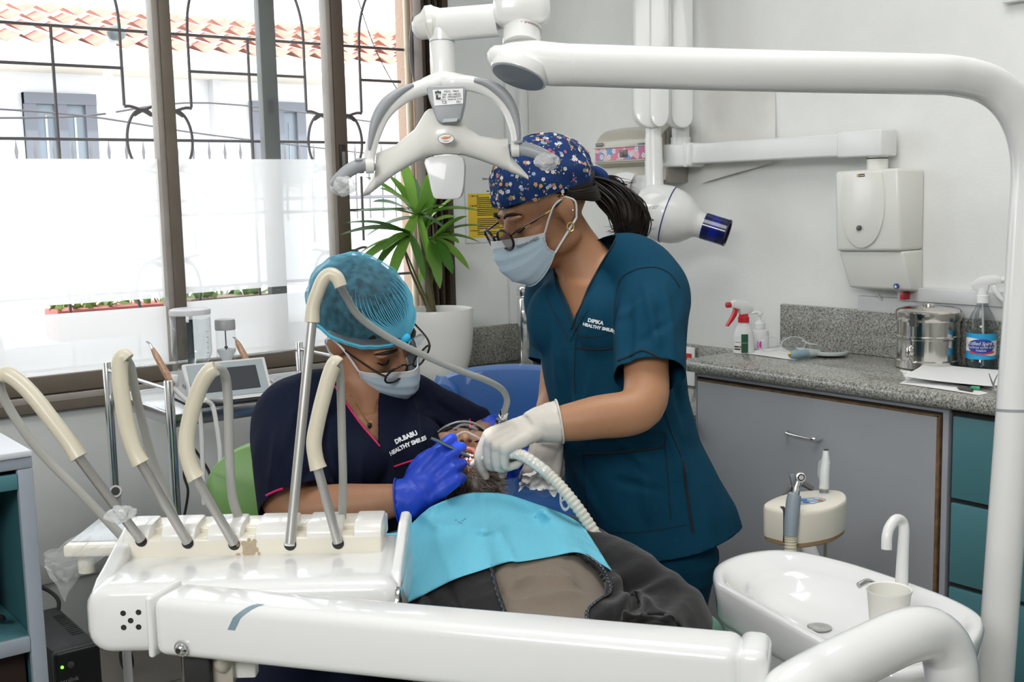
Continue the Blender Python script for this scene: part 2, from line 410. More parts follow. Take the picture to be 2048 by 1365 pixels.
bar('mullion', 1.432, 1.455, -.05, .002, SILL + .05, HEAD, M_BROWNL); bar('mullion', 1.453, 1.492, -.05, .012, SILL + .05, HEAD, M_BROWN)
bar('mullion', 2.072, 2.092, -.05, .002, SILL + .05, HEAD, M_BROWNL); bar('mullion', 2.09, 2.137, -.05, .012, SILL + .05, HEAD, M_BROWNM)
bar('rear_mullion', 1.853, 1.915, -.125, -.085, SILL + .05, HEAD, M_DARKBAR)
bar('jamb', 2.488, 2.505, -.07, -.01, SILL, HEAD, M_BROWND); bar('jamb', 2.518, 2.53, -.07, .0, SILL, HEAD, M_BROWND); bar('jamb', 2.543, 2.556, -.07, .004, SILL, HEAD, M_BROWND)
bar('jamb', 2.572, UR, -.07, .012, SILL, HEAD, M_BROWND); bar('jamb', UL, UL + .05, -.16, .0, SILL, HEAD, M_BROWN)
mb = MB(); mb.boxF(F1, 2.492, 2.574, -.072, -.03, SILL, HEAD); part('jamb_recess', mb, M_IRON, win)
# finger latch on the stile
uu, hh = P1(682, 323); mb = MB(); mb.boxF(F1, uu - .013, uu + .013, .01, .018, hh - .075, hh + .06, .003); lt = part('latch', mb, mat('latch_dark', (.05, .045, .04), .4, .6), win)
mb = MB(); mb.boxF(F1, uu - .007, uu + .007, .016, .026, hh - .04, hh + .035, .003); part('latch_slider', mb, mat('latch_grey', (.25, .24, .23), .35, .7), lt)
mb = MB(); mb.boxF(F1, UL, 1.44, -.03, -.026, SILL + .1, HEAD - .04); part('pane', mb, M_GLASS, win)
mb = MB(); mb.boxF(F1, 1.49, 2.08, -.03, -.026, SILL + .1, HEAD - .04); part('pane', mb, M_GLASS, win)
def film(u0, u1, ha0, ha1, hb0, hb1):
    mb = MB(); mb.hexa([F1(u0, -.025, ha0), F1(u1, -.025, hb0), F1(u1, -.0242, hb0), F1(u0, -.0242, ha0), F1(u0, -.025, ha1), F1(u1, -.025, hb1), F1(u1, -.0242, hb1), F1(u0, -.0242, ha1)])
    return part('frosted_film', mb, M_FILM, win)
film(UL, 1.431, 1.10, 1.549, 1.086, 1.549); film(UL, 1.431, SILL + .1, 1.067, SILL + .1, 1.058)
film(1.495, 2.062, 1.094, 1.549, 1.098, 1.549); film(1.495, 2.062, SILL + .1, 1.066, SILL + .1, 1.072)
# ------------------------------------------------------------------ iron grille outside the window
gr = thing('window_grille', 'dark wrought iron window grille with arches and ovals outside the window panes', 'grille', F1(1.2, -.19, SILL))
GV, GR = -.19, .0055
M_GRILLE = mat('grille_hazed', (.13, .115, .12), .5)  # dark iron painted lighter to stand for the haze at the window
def gtube(name, pts, r=GR, n=6, closed=False, sm=True):
    mb = MB(); mb.tube([F1(u, GV, h) for u, h in pts], r, 8, n, closed=closed, smooth=sm); return part(name, mb, M_GRILLE, gr)
SH = -.006
for h in (1.985, 1.62, 1.36, 1.10, .86): gtube('cross_bar', [(UL + .02, h), (2.52, h)], sm=False)
for k in range(-2, 3):
    c = 1.172 + .688 * k + SH; l, r = c - .225, c + .225
    if r < UL or l > 2.5: continue
    r_ = min(r, 2.5)
    gtube('upright_bar', [(c, .78), (c, 1.985)], sm=False)
    for h in (1.86,): gtube('cross_bar', [(l, h), (r_, h)], sm=False)
    arc = [(c + .225 * math.cos(a), 2.0 + .30 * math.sin(a)) for a in [math.pi * i / 16 for i in range(17)]]
    arc = [p for p in arc if p[0] < 2.51]
    gtube('arch', arc, n=3)
    for s in (l, r):
        if s > 2.5 or s < UL: continue
        d = -1 if s == l else 1
        gtube('side_bar', [(s, 1.735), (s, 2.0)], sm=False); gtube('side_bar', [(s + d * .012, 1.24), (s + d * .012, 1.49)], sm=False)
        gtube('side_bar', [(s, .80), (s, .985)], sm=False)
        for hc, sg in ((1.62, 1), (1.10, -1)):
            cc = s + d * .062
            if cc > 2.46: continue
            gtube('oval', [(cc + .059 * math.cos(2 * math.pi * i / 20), hc + .104 * math.sin(2 * math.pi * i / 20)) for i in range(20)], n=2, closed=True)
            for q in (1, -1):
                gtube('ogee', [(s, hc + q * .112), (s + d * .022, hc + q * .113), (cc, hc + q * .100), (cc + d * .03, hc + q * .083)], n=4)
                gtube('ogee', [(cc - d * .03, hc + q * .083), (cc, hc + q * .1), (cc + d * .04, hc + q * .116), (cc + d * .06, hc + q * .118)], n=4)
# ------------------------------------------------------------------ outside
M_STUCCO = mat('outside_plaster', (.40, .285, .21), .9, bump=.4, bscale=120)
M_OUTW = mat('outside_white', (.80, .80, .82), .8, var=.06, vscale=1.5)
def vseen(x, u):                                            # how far outside the wall a point at u must lie to be seen at x
    lo, hi = 0., 3.
    for _ in range(40):
        m = (lo + hi) / 2
        if P1(x, 300, -m)[0] > u: hi = m
        else: lo = m
    return lo
PV = vseen(797, 2.56)
mb = MB(); mb.boxF(F1, 2.56, 3.3, -max(PV, .3), -.166, -.7, 3.2, .01); mb.boxF(F1, 2.56, 2.599, -.166, -.074, SILL - .1, HEAD); struct('pillar_outside', mb, M_STUCCO)
PVP = vseen(822, 2.535)
mb = MB(); mb.tube([F1(2.535, -PVP, -.7), F1(2.535, -PVP, 3.1)], .014, 10, smooth=False)
part('drain_pipe', mb, mat('pipe_beige', (.66, .58, .45), .6), None, label='beige pipe running up the tan pillar outside', cat='pipe')
mb = MB(); mb.tube([F1(2.545, -.07, 2.42), F1(2.53, -.08, 2.2), F1(2.50, -.09, 2.0), F1(2.515, -.09, 1.86), F1(2.56, -.08, 1.79)], .016, 8)
part('window_cable', mb, M_IRON, None, label='thick black cable hanging beside the window jamb', cat='cable')
mb = MB(); mb.tube([F1(2.30, -.25, 2.35), F1(2.40, -.25, 2.05), F1(2.47, -.24, 1.9), F1(2.54, -.235, 1.80)], .002, 6)
part('thin_wire', mb, M_IRON, None, label='thin grey wire drooping across the open window by the pillar', cat='wire')
# ground outside
mb = MB(); mb.boxF(F1, -40, 60, -60, -.9, -.9, -.7); struct('ground_outside', mb, mat('outside_paving', (.5, .49, .47), .9))
OB = 7.2                                                     # metres from the window wall to the house opposite
def FB(u, v, h): return F1(u, -OB - v, h)
bd = thing('house_opposite', 'white house with red tiled roof seen beyond the window grille', 'house', FB(4, 0, -.7))
mb = MB(); mb.boxF(FB, -6, 16, 0, 4, -.8, 2.66); part('wall', mb, M_OUTW, bd)
mb = MB(); mb.boxF(FB, -6, 16, -.5, 0, 2.60, 2.66); mb.boxF(FB, -6, 16, -.55, -.48, 2.62, 2.77); part('eave', mb, mat('eave_cream', (.78, .72, .62), .8), bd)
M_RT = mat('roof_tile', (.62, .25, .19), .8, var=.3, vscale=6)
mb = MB()
nr = 4
for i in range(nr):
    v0, v1 = -.62 + i * .42, -.62 + (i + 1) * .42 + .06; h0, h1 = 2.76 + i * .15, 2.76 + (i + 1) * .15
    G0, G1 = [], []
    for k in range(22 * 16 + 1):
        u = -6 + k / 16; z = .035 * math.sin(u * 2 * math.pi * 4)
        G0.append(FB(u, v0, h0 + z + .05)); G1.append(FB(u, v1, h1 + z + .01))
    mb.grid([G0, G1])
part('roof', mb, M_RT, bd, kind='stuff')
mb = MB(); mb.boxF(FB, -6, 16, -.5, 4, 2.66, 2.74); part('roof_deck', mb, mat('eave_cream'), bd)
M_OG = mat('outside_glass', (.20, .24, .28), .15); M_OF = mat('outside_window_frame', (.16, .17, .2), .6)
def owin(x0, y0, x1, y1):
    u0, _ = P1(x0, (y0 + y1) / 2, -OB); u1, _ = P1(x1, (y0 + y1) / 2, -OB); _, h1 = P1((x0 + x1) / 2, y0, -OB); _, h0 = P1((x0 + x1) / 2, y1, -OB)
    h0 -= .25
    mb = MB()
    for b in ((u0, u0 + .1, h0, h1), (u1 - .1, u1, h0, h1), (u0, u1, h1 - .1, h1), (u0, u1, h0, h0 + .1), ((u0 + u1) / 2 - .05, (u0 + u1) / 2 + .05, h0, h1)): mb.boxF(FB, b[0], b[1], -.08 - (.01 if b[1] - b[0] > .2 else 0), .02, b[2], b[3])
    w = part('window', mb, M_OF, bd); mb = MB(); mb.boxF(FB, u0, u1, -.03, .02, h0, h1); part('pane', mb, M_OG, w)
    mb = MB(); mb.boxF(FB, u0 + .18, u0 + .5 * (u1 - u0) - .12, -.045, -.03, h0 + .15, h1 - .2); mb.boxF(FB, u0 + .5 * (u1 - u0) + .12, u1 - .18, -.045, -.03, h0 + .15, h1 - .2); part('curtain', mb, mat('curtain_pale', (.55, .6, .66), .8), w)
owin(47, 188, 190, 318); owin(500, 205, 606, 318)
mb = MB(); u, _ = P1(425, 200, -OB); mb.boxF(FB, u - .04, u + .04, -.12, 0, -.7, 2.62); part('downpipe', mb, mat('grey_pipe', (.6, .6, .62), .6), bd)
# compound railing with spear tops
rl = thing('street_railing', 'grey spear topped iron railing in front of the white house', 'railing', F1(4, -4.2, -.7))
def FR(u, h): return F1(u, -4.2, h)
mb = MB(); mb.boxF(lambda u, v, h: F1(u, -4.2 - v, h), -3, 10, -.1, .1, -.7, 1.25); part('low_wall', mb, M_OUTW, rl)
M_RAIL = mat('rail_grey', (.14, .135, .145), .7)
mb = MB()
for h in (1.42, 1.66): mb.tube([FR(-3, h), FR(10, h)], .014, 6, smooth=False)
part('rail', mb, M_RAIL, rl)
bme = None
for k in range(105):
    u = -2.6 + .12 * k
    if bme is None:
        mb = MB(); mb.tube([FR(u, 1.25), FR(u, 1.72), FR(u, 1.76), FR(u, 1.84)], [.008, .008, .013, .001], 6, smooth=False); o0 = part('picket', mb, M_RAIL, rl); bme = o0.data; u_0 = u
    else:
        o = bpy.data.objects.new('picket', bme); COL.objects.link(o); o.parent = rl; o.matrix_parent_inverse = Matrix.Identity(4); o.location = D1 * (u - u_0)
# street lamp
px = at(225, 100, 8.0)
sl = thing('street_lamp', 'street lamp on a pale pole across the road outside', 'lamp', (px.x, px.y, -.7))
tp = at(225, 75, 8.0)
mb = MB(); mb.tube([(px.x, px.y, -.7), at(214, 130, 8), tp], .035, 10, smooth=False); part('pole', mb, mat('pole_grey', (.40, .40, .41), .6), sl)
mb = MB(); mb.ell(tp + V3(.03, 0, .03), (.06, .12, .05), Euler((0, -.6, -_y)).to_matrix(), 14, 8); part('lamp_head', mb, mat('pole_dark', (.10, .12, .12), .4), sl)
# cables across the street
for k, (y0, y1, y2, lb) in enumerate(((215, 232, 290, 'upper sagging black wire crossing the street in front of the house'), (236, 232, 226, 'lower sagging black wire crossing the street in front of the house'))):
    mb = MB(); mb.tube([at(-60, y0, 6.5 + k), at(170, y1, 7 + k), at(420, y2 - 20, 8 + k), at(760, y2 + 20, 10 + k)], .006 + .001 * k, 6); part('street_wire', mb, M_IRON, None, label=lb, cat='wire')
PLH = min(P1(225, 608, -.62)[1], P1(450, 588, -.62)[1]) - .12
# flower boxes on the ledge and parked car
for k, (x, w, lb, c, fc) in enumerate(((225, .45, 'scalloped red planter with flowers glimpsed below the left frosted panes', (.55, .16, .14), (.25, .4, .1)), (450, .35, 'brown planter box glimpsed under the frosted film beside the grey mullion', (.3, .2, .17), (.2, .33, .12)))):
    u, h = P1(x, 608 if k == 0 else 588, -.62)
    t = thing('flower_box', lb, 'planter', F1(u, -.62, PLH))
    mb = MB(); mb.boxF(F1, u - w / 2, u + w / 2, -.72, -.55, PLH, h - .005, .01); part('box', mb, mat('planter_%d' % k, c, .7), t)
    mb = MB()
    for i in range(60):
        p = F1(u + random.uniform(-w / 2, w / 2), random.uniform(-.7, -.56), h - .01); q = p + Vector((random.uniform(-.04, .04), random.uniform(-.04, .04), random.uniform(.015, .05)))
        s = Vector((random.uniform(-1, 1), random.uniform(-1, 1), .2)).normalized() * .012
        mb.add([p - s, p + s, q + s, q - s], [(0, 1, 2, 3)])
    part('plants', mb, mat('planter_leaf_%d' % k, fc, .7), t, kind='stuff')
mb = MB(); mb.boxF(F1, -1.5, 2.45, -.8, -.5, PLH - .07, PLH); mb.boxF(F1, -1.5, 2.45, -.8, -.72, -.7, PLH - .07)
part('balcony_ledge', mb, M_OUTW, None, label='white ledge outside carrying the planter boxes', cat='ledge')

# parked car beyond the open pane
CU0 = P1(690, 450, -2.4)[0] - .2
cr_ = thing('parked_car', 'pale blue parked car seen outside behind the palm leaves', 'car', F1(CU0 + 2.0, -3.2, -.7))
def CP(u, v, h): return F1(CU0 + u, -2.4 - v, -.7 + h)
M_CARB = mat('car_paint', (.45, .56, .66), .25, coat=.6); M_CARG = mat('car_glass', (.08, .11, .14), .08)
R_ = []
for v, k in ((0, .0), (.06, .05), (.2, .06), (1.45, .06), (1.6, .05), (1.66, 0)):
    R_.append([CP(u, v, h) for u, h in ((.05 - k, .32), (.0 - k, .62), (.12 - k, .82 + k * .5), (1.0, .95 + k), (3.6, .96 + k), (4.05 + k, .86), (4.1 + k, .5), (4.0, .32))])
mb = MB(); mb.rings(R_); part('body', mb, M_CARB, cr_, angle=30)
mb = MB(); mb.rings([[CP(u, v, h) for u, h in ((.95 + i, .98), (1.55 + i, 1.44), (3.05 - i, 1.46), (3.7 - i, .98))] for v, i in ((.08, .0), (.22, .06), (1.44, .06), (1.58, .0))]); part('cabin', mb, M_CARB, cr_, angle=30)
for a, b in (((1.15, 1.63), (2.2, 1.63)), ((2.28, 1.63), (3.4, 1.63))):
    mb = MB(); mb.prism([CP(a[0] + .0, .085, 1.02), CP(b[0], .085, 1.02), CP(b[0] - (.35 if b[0] > 3 else .0), .17, 1.38), CP(a[0] + (.42 if a[0] < 2 else .0), .17, 1.38)], -N1 * .02); part('side_window', mb, M_CARG, cr_)
for u in (.75, 3.3):
    for v in (.02, 1.5):
        mb = MB(); mb.cyl(CP(u, v, .31), CP(u, v + .18, .31), .31, 28, bev=.03); w_ = part('wheel', mb, M_IRON, cr_); mb = MB(); mb.cyl(CP(u, v - .01, .31), CP(u, v + .05, .31), .19, 20, bev=.01); part('hub', mb, M_DARKBAR, w_)
mb = MB(); mb.boxF(lambda u, v, h: CP(u, v, h), -.06, .03, .15, .45, .6, .75, .02); part('headlight', mb, M_OUTW, cr_)
# ================================================================== counters and cupboards on the right
def slab(outline, Z, thick, bev=0, seg=3, mb=None):
    """a body whose front outline is seen at depth Z and that reaches back by thick"""
    mb = mb or MB(); return mb.prism([at(x, y, Z) for x, y in outline], YC * thick, bev, seg)
M_GREY = mat('cupboard_grey', (.30, .312, .33), .45, var=.14, vscale=3, bump=.03)
M_GREYF = mat('cupboard_frame_grey', (.30, .315, .345), .5, var=.15, vscale=7)
M_TEAL = mat('drawer_teal', (.062, .19, .215), .42, var=.1, vscale=4)
M_RAW = mat('chipped_edge', (.20, .11, .05), .8, var=.5, vscale=40)
M_DARK = mat('gap_dark', (.025, .022, .02), .9)
M_CHROME = mat('chrome', (.8, .8, .8), .12, 1.)
M_STEEL = mat('brushed_steel', (.62, .62, .61), .24, 1.)
TOP, CF = .9, 2.50                                           # counter height, counter front (a)
def counter_top(name, a0, a1, b0, b1, h0, h1, lab, sink=None):
    mb = MB(); r = .012
    pr = [(a0 + r, h1), (a0 + r * .4, h1 - r * .3), (a0, h1 - r), (a0, h0 + r), (a0 + r * .4, h0 + r * .3), (a0 + r, h0), (a1, h0), (a1, h1)]
    mb.rings([[RM(a, b, h) for a, h in pr] for b in (b0, b1)])
    return part(name, mb, M_GRAN, None, label=lab, cat='countertop', angle=50)
counter_top('granite_countertop', CF, CU1, -1.6, 2.405, .862, TOP, 'speckled grey granite worktop carrying the steel drum and bottles')
mb = MB(); mb.boxF(RM, CU1 - .022, CU1, -1.6, 2.40, TOP, 1.036, .004); part('granite_backsplash', mb, M_GRAN, None, label='tall granite backsplash slab behind the steel drum', cat='backsplash')
LT = .725
mb = MB(); mb.boxF(RM, 2.0, CU1, CU2 - .55, CU2, LT - .04, LT, .008); mb.boxF(RM, CU1 - .5, CU1, 2.40, CU2 - .54, LT - .04, LT, .008)
part('low_countertop', mb, M_GRAN, None, label='low granite counter in the corner carrying tap and plant pot', cat='countertop')
mb = MB(); mb.boxF(F1, 2.585, CU1 - .05, .0, .024, LT, .878, .003); part('low_backsplash', mb, M_GRAN, None, label='low granite backsplash beneath the notice, beside the plant pot', cat='backsplash')
mb = MB(); mb.boxF(RM, CU1 - .024, CU1, 2.405, CU2 - .05, LT, .868, .003); part('low_backsplash', mb, M_GRAN, None, label='low granite backsplash behind the red and white sign', cat='backsplash')
# low cupboard below the corner counter
lc = thing('corner_cupboard', 'low grey and teal cupboard under the corner counter, behind the blue seat', 'cupboard', RM(2.5, CU2 - .5, 0))
mb = MB(); mb.boxF(RM, 2.02, CU1 - .01, CU2 - .50, CU2 - .01, .05, LT - .04); mb.boxF(RM, CU1 - .46, CU1 - .01, 2.41, CU2 - .5, .05, LT - .04); part('body', mb, M_GREYF, lc)
for k in range(2):
    mb = MB(); mb.boxF(RM, 2.05 + .23 * k, 2.27 + .23 * k, CU2 - .522, CU2 - .5, .1, LT - .1, .003); part('door', mb, M_TEAL, lc)
mb = MB(); mb.boxF(RM, CU1 - .482, CU1 - .46, 2.45, 3.15, .1, LT - .1, .003); part('door', mb, M_TEAL, lc)
# grey cupboard
def bx(x, y, a): return onpl(x, y, N2, a).dot(D2)            # b coordinate seen at pixel on the plane a
def hx(x, y, a): return onpl(x, y, N2, a).z
CB = CF + .03
gc = thing('grey_cupboard', 'grey cupboard with one wide door below the granite worktop', 'cupboard', RM(CB + .2, 1.9, 0))
bL, bR = 2.385, bx(1896, 900, CB)
mb = MB(); mb.boxF(RM, CB + .02, CU1, bR, bL, .0, .8605); part('body', mb, M_GREYF, gc)
bd0, bd1 = bx(1878, 900, CB), bx(1395, 780, CB)
ht = hx(1640, 794, CB)
mb = MB(); mb.boxF(RM, CB, CB + .02, bR, bL, ht + .006, .8605, .002); mb.boxF(RM, CB, CB + .02, bd1 + .008, bL, .0, ht + .008, .002); mb.boxF(RM, CB, CB + .02, bR, bd0 - .008, 0, ht + .008, .002)
part('face_frame', mb, M_GREYF, gc)
mb = MB(); mb.boxF(RM, CB + .010, CB + .0205, bd0 - .01, bd1 + .01, .07, ht + .008); part('gap', mb, M_DARK, gc)
mb = MB(); mb.boxF(RM, CB - .002, CB + .016, bd0, bd1, .08, ht - .002, .003); dr = part('door', mb, M_GREY, gc)
mb = MB(); mb.boxF(RM, CB - .0026, CB + .012, bd0 - .002, bd0 + .007, .08, ht - .002, .001); mb.boxF(RM, CB - .0026, CB + .012, bd0, bd1, ht - .007, ht - .001, .001); part('chipped_edge', mb, M_RAW, dr)
p0 = onpl(1576, 863, N2, CB - .002); p1 = onpl(1640, 878, N2, CB - .002)
off = -N2 * .022
mb = MB(); mb.tube([p0, p0 + off * .8 + (p1 - p0) * .06, p0 * .75 + p1 * .25 + off * 1.1, p0 * .25 + p1 * .75 + off * 1.1, p1 + off * .8 - (p1 - p0) * .06, p1], [.004, .0045, .004, .004, .006, .007], 10, 5); part('handle', mb, M_CHROME, dr)
# teal drawers
td = thing('teal_drawer_unit', 'teal drawer unit with chrome handles behind the white lamp pole', 'drawers', RM(CB + .2, 1.0, 0))
bE = bR - .62
mb = MB(); mb.boxF(RM, CB + .02, CU1, bE, bR - .003, 0, .8605); mb.boxF(RM, CB, CB + .02, bE, bR - .003, ht + .02, .8605, .002); part('body', mb, M_GREYF, td)
hs = [hx(1898, 826, CB), hx(1895, 999, CB), hx(1892, 1167, CB), hx(1888, 1335, CB), .06]
mb = MB(); mb.boxF(RM, CB + .012, CB + .0205, bE, bR - .003, .05, hs[0] + .02); part('gap', mb, M_DARK, td)
for k in range(4):
    mb = MB(); mb.boxF(RM, CB - .002, CB + .016, bE + .01, bR - .012, hs[k + 1] + .006, hs[k] - .006, .003); d = part('drawer', mb, M_TEAL, td)
    hh = (hs[k] + hs[k + 1]) / 2 - .01; bc = bR - .32
    mb = MB(); mb.tube([RM(CB - .002, bc + .06, hh), RM(CB - .022, bc + .055, hh - .004), RM(CB - .026, bc + .02, hh - .01), RM(CB - .026, bc - .02, hh - .01), RM(CB - .022, bc - .055, hh - .004), RM(CB - .002, bc - .06, hh)], .0045, 8, 5); part('handle', mb, M_CHROME, d)
# rest of the run towards the camera
rc = thing('end_cupboard', 'grey cupboard at the near end of the granite worktop', 'cupboard', RM(CB + .2, 0, 0))
mb = MB(); mb.boxF(RM, CB + .02, CU1, -1.55, bE - .005, 0, .8605); part('body', mb, M_GREYF, rc)
mb = MB(); mb.boxF(RM, CB, CB + .018, -1.5, bE - .02, .08, .83, .003); part('door', mb, M_TEAL, rc)
# ------------------------------------------------------------------ things on the worktop
M_PAPER = mat('white_paper', (.82, .82, .81), .85)
M_WP = mat('white_plastic', (.80, .80, .79), .35, coat=.2)
M_RED = mat('red_plastic', (.55, .02, .03), .3, coat=.3)
def up4(p): return Matrix.Translation(Vector(p))
def trigger_bottle(name, lab, p, ax, body, neck, body_mat, trig_mat, head_mat, h_body, r, H):
    """spray bottle: ax = direction the nozzle points"""
    t = thing(name, lab, 'spray bottle', p)
    return t
# steel sterilising drum
dc = RM(2.855, 1.815, TOP); Rd = .083
t = thing('steel_drum', 'polished round steel sterilising drum with banded sides and lid', 'drum', dc)
M_DRUM = mat('drum_steel', (.66, .64, .60), .13, 1., bump=.02, bscale=30)
mb = MB(); mb.lathe([(Rd, 0), (Rd + .004, .004), (Rd + .004, .022), (Rd, .026), (Rd, .082), (Rd + .003, .085), (Rd + .003, .09), (Rd, .093), (Rd, .135), (Rd - .01, .14)], up4(dc), 48); part('body', mb, M_DRUM, t)
mb = MB(); mb.lathe([(Rd + .004, .133), (Rd + .006, .137), (Rd + .006, .157), (Rd, .164), (Rd - .015, .168), (.02, .171), (.001, .171)], up4(dc), 48); lid = part('lid', mb, M_DRUM, t)
mb = MB(); mb.lathe([(.014, .17), (.016, .174), (.013, .178), (.001, .178)], up4(dc), 16); part('lid_knob', mb, M_DRUM, lid)
va = (Vector((0, 0, 0)) - Vector((dc.x, dc.y, 0))).normalized(); va = Matrix.Rotation(-.45, 3, 'Z') @ va; vb = va.cross(ZU)
mb = MB(); mb.bevhex([dc + va * rr + vb * w + ZU * h for h in (.122, .16) for rr, w in ((Rd + .002, -.010), (Rd + .011, -.010), (Rd + .011, .010), (Rd + .002, .010))], .002, 1); mb.tube([dc + va * (Rd + .006) + vb * -.014 + ZU * .136, dc + va * (Rd + .006) + vb * .014 + ZU * .136], .004, 8, smooth=False)
part('clasp', mb, mat('dark_steel', (.2, .19, .18), .3, 1.), t)
vv = Matrix.Rotation(.95, 3, 'Z') @ va
mb = MB(); mb.ell(dc + va * (Rd - .001) + ZU * .05 + vb * .012, (.012, .012, .02), None, 12, 8); part('boss', mb, M_DRUM, t)
# spirit spray bottle
M_CLEAR = glass_mat('clear_plastic', (.93, .95, .95)); M_CLEAR2 = glass_mat('cloudy_plastic', (.80, .82, .82))
bc = RM(2.888, 1.675, TOP); r = .040
t = thing('spirit_bottle', 'clear spirit bottle with blue label and white spray head', 'spray bottle', bc)
mb = MB(); mb.lathe([(.001, .006), (.03, .002), (.037, .004), (r, .02), (r, .03), (r - .002, .034), (r - .002, .108), (r, .112), (r, .118), (r - .004, .135), (.026, .158), (.015, .178), (.0135, .186), (.0135, .192)], up4(bc), 32); part('body', mb, M_CLEAR2, t)
mb = MB(); mb.lathe([(.001, .008), (.033, .006), (r - .004, .02), (r - .0045, .105), (.001, .105)], up4(bc), 24); part('spirit', mb, glass_mat('spirit_blue', (.70, .86, .92)), t)
def label_shell(name, c, r, h0, h1, a0, a1, m, parent, n=20, off=.0006):
    mb = MB(); G = [[c + Vector((math.cos(a0 + (a1 - a0) * i / n) * (r + off), math.sin(a0 + (a1 - a0) * i / n) * (r + off), h)) for i in range(n + 1)] for h in (h0, h1)]
    mb.grid(G); return part(name, mb, m, parent, raw=True)
ca = math.atan2(-bc.y, -bc.x)
M_LBL = mat('label_blue', (.02, .32, .62), .4); M_LBLD = mat('label_navy', (.02, .05, .30), .4); M_LBLW = mat('label_white', (.82, .80, .74), .5)
label_shell('label', bc, r - .002, .036, .106, ca - 1.5, ca + 1.5, M_LBL, t)
def curved_patch(name, c, r, ca, ww, hc, hh, m, parent, off=.001, shape=None, n=28):
    mb = MB(); G = []
    for q in (-1, -.5, 0, .5, 1):
        G.append([c + Vector((math.cos(ca + x * ww) * (r + off), math.sin(ca + x * ww) * (r + off), hc + q * hh * math.sqrt(max(0, 1 - x * x)))) for x in [-1 + 2 * i / n for i in range(n + 1)]])
    mb.grid(G); return part(name, mb, m, parent, raw=True)
mb = MB(); G = []
for k, hb in enumerate((0, 1)):
    G.append([bc + Vector((math.cos(ca + x) * (r - .0012), math.sin(ca + x) * (r - .0012), (.052 - .006 * math.sin(x * 1.8) if k == 0 else .09 - .004 * math.sin(x * 1.8)))) for x in [-1.4 + 2.8 * i / 20 for i in range(21)]])
mb.grid(G); part('label_band', mb, M_LBLW, t, raw=True)
curved_patch('label_oval', bc, r - .0008, ca, .95, .072, .019, M_LBLD, t)
curved_patch('label_swash', bc, r - .0009, ca + .05, .9, .056, .006, mat('label_red', (.6, .04, .04), .5), t)
va = Vector((math.cos(ca), math.sin(ca), 0)); vr = ZU.cross(va)
def cyl_text(name, body, size, c, r, ca, h, m, parent, spacing=1.0, bold=0, slant=0, off=.0018, arc=0):
    me = text_mesh(body, size, .0001, 'CENTER', spacing, bold)
    for v in me.vertices:
        a = ca + (v.co.x + slant * v.co.y) / r
        v.co = c + Vector((math.cos(a) * (r + off), math.sin(a) * (r + off), h + v.co.y + arc * v.co.x))
    return link_mesh(name, me, m, parent, angle=None)
M_LW = mat('letter_white', (.85, .85, .85), .5); M_LK = mat('letter_black', (.02, .02, .02), .5)
cyl_text('lettering', 'Rectified Spirit BP', .0135, bc, r - .001, ca, .079, M_LW, t, .95, .0003, .25)
cyl_text('lettering', 'रेक्टिफाइड स्पिरिट बी.पी.', .0075, bc, r - .001, ca, .068, M_LW, t, 1.0, .0001)
cyl_text('lettering', 'POISION', .0065, bc, r - .001, ca, .060, M_LW, t, 1.0, .0002)
mb = MB(); mb.tube([bc + ZU * .19, bc + ZU * .1 + vr * .004, bc + ZU * .015 + vr * .006], .003, 8, 4); part('dip_tube', mb, mat('tube_white', (.75, .76, .76), .4), t)
cap = [(.0165, .186), (.0165, .206), (.013, .208), (.012, .225)]
mb = MB(); mb.lathe(cap, up4(bc), 20); hd = part('spray_collar', mb, M_WP, t)
sx = V3(.85, -.5, 0).normalized()       # nozzle to the right
def spray_head(c, sx, h, m_head, m_trig, parent, s=1.0, tname='trigger', nozzle_mat=None):
    def q(x, z): return c + sx * (x * s) + ZU * (h + z * s)
    sy = sx.cross(ZU); w = .0095 * s
    out = [q(-.016, -.004), q(.014, -.004), q(.016, .012), q(.038, .018), q(.046, .020), q(.046, .034), q(.03, .040), q(-.004, .036), q(-.022, .024), q(-.030, .016), q(-.028, .006)]
    mb = MB(); mb.prism([p - sy * w for p in out], sy * (2 * w), .003 * s, 2); part('spray_head', mb, m_head, parent)
    mb = MB(); tr = [q(.020, .016), q(.031, .018), q(.036, .004), q(.046, -.014), q(.060, -.034), q(.054, -.036), q(.038, -.020), q(.026, -.004)]
    mb.prism([p - sy * w * .7 for p in tr], sy * (1.4 * w), .0018 * s, 2); part(tname, mb, m_trig, parent)
    mb = MB(); mb.cyl(q(.045, .027), q(.058, .027), .0085 * s, 16, bev=.001); part('nozzle', mb, nozzle_mat or m_trig, parent)
spray_head(bc, sx, .222, M_WP, M_WP, t, 1.0)
# red trigger spray bottle
pb = ath(1487, 706, TOP); rb = .033
t = thing('red_trigger_bottle', 'white spray bottle with red trigger and green label', 'spray bottle', pb)
M_HDPE = mat('cloudy_white', (.72, .72, .72), .45, trans=0, sub=.1)
mb = MB(); mb.lathe([(.001, 0), (rb - .003, 0), (rb, .003), (rb, .048), (rb - .003, .062), (.022, .082), (.0155, .094), (.0155, .1)], up4(pb), 28); part('body', mb, M_HDPE, t)
mb = MB(); mb.lathe([(.0175, .096), (.0175, .112), (.015, .114), (.0145, .122), (.001, .122)], up4(pb), 20); part('collar', mb, M_RED, t)
cb_ = math.atan2(-pb.y, -pb.x)
label_shell('label', pb, rb, .002, .055, cb_ - 1.05, cb_ + .2, mat('label_white2', (.78, .79, .77), .5), t)
label_shell('label_green', pb, rb, .004, .062, cb_ - .2, cb_ + .42, mat('label_green', (.02, .09, .05), .4), t, off=.0012)
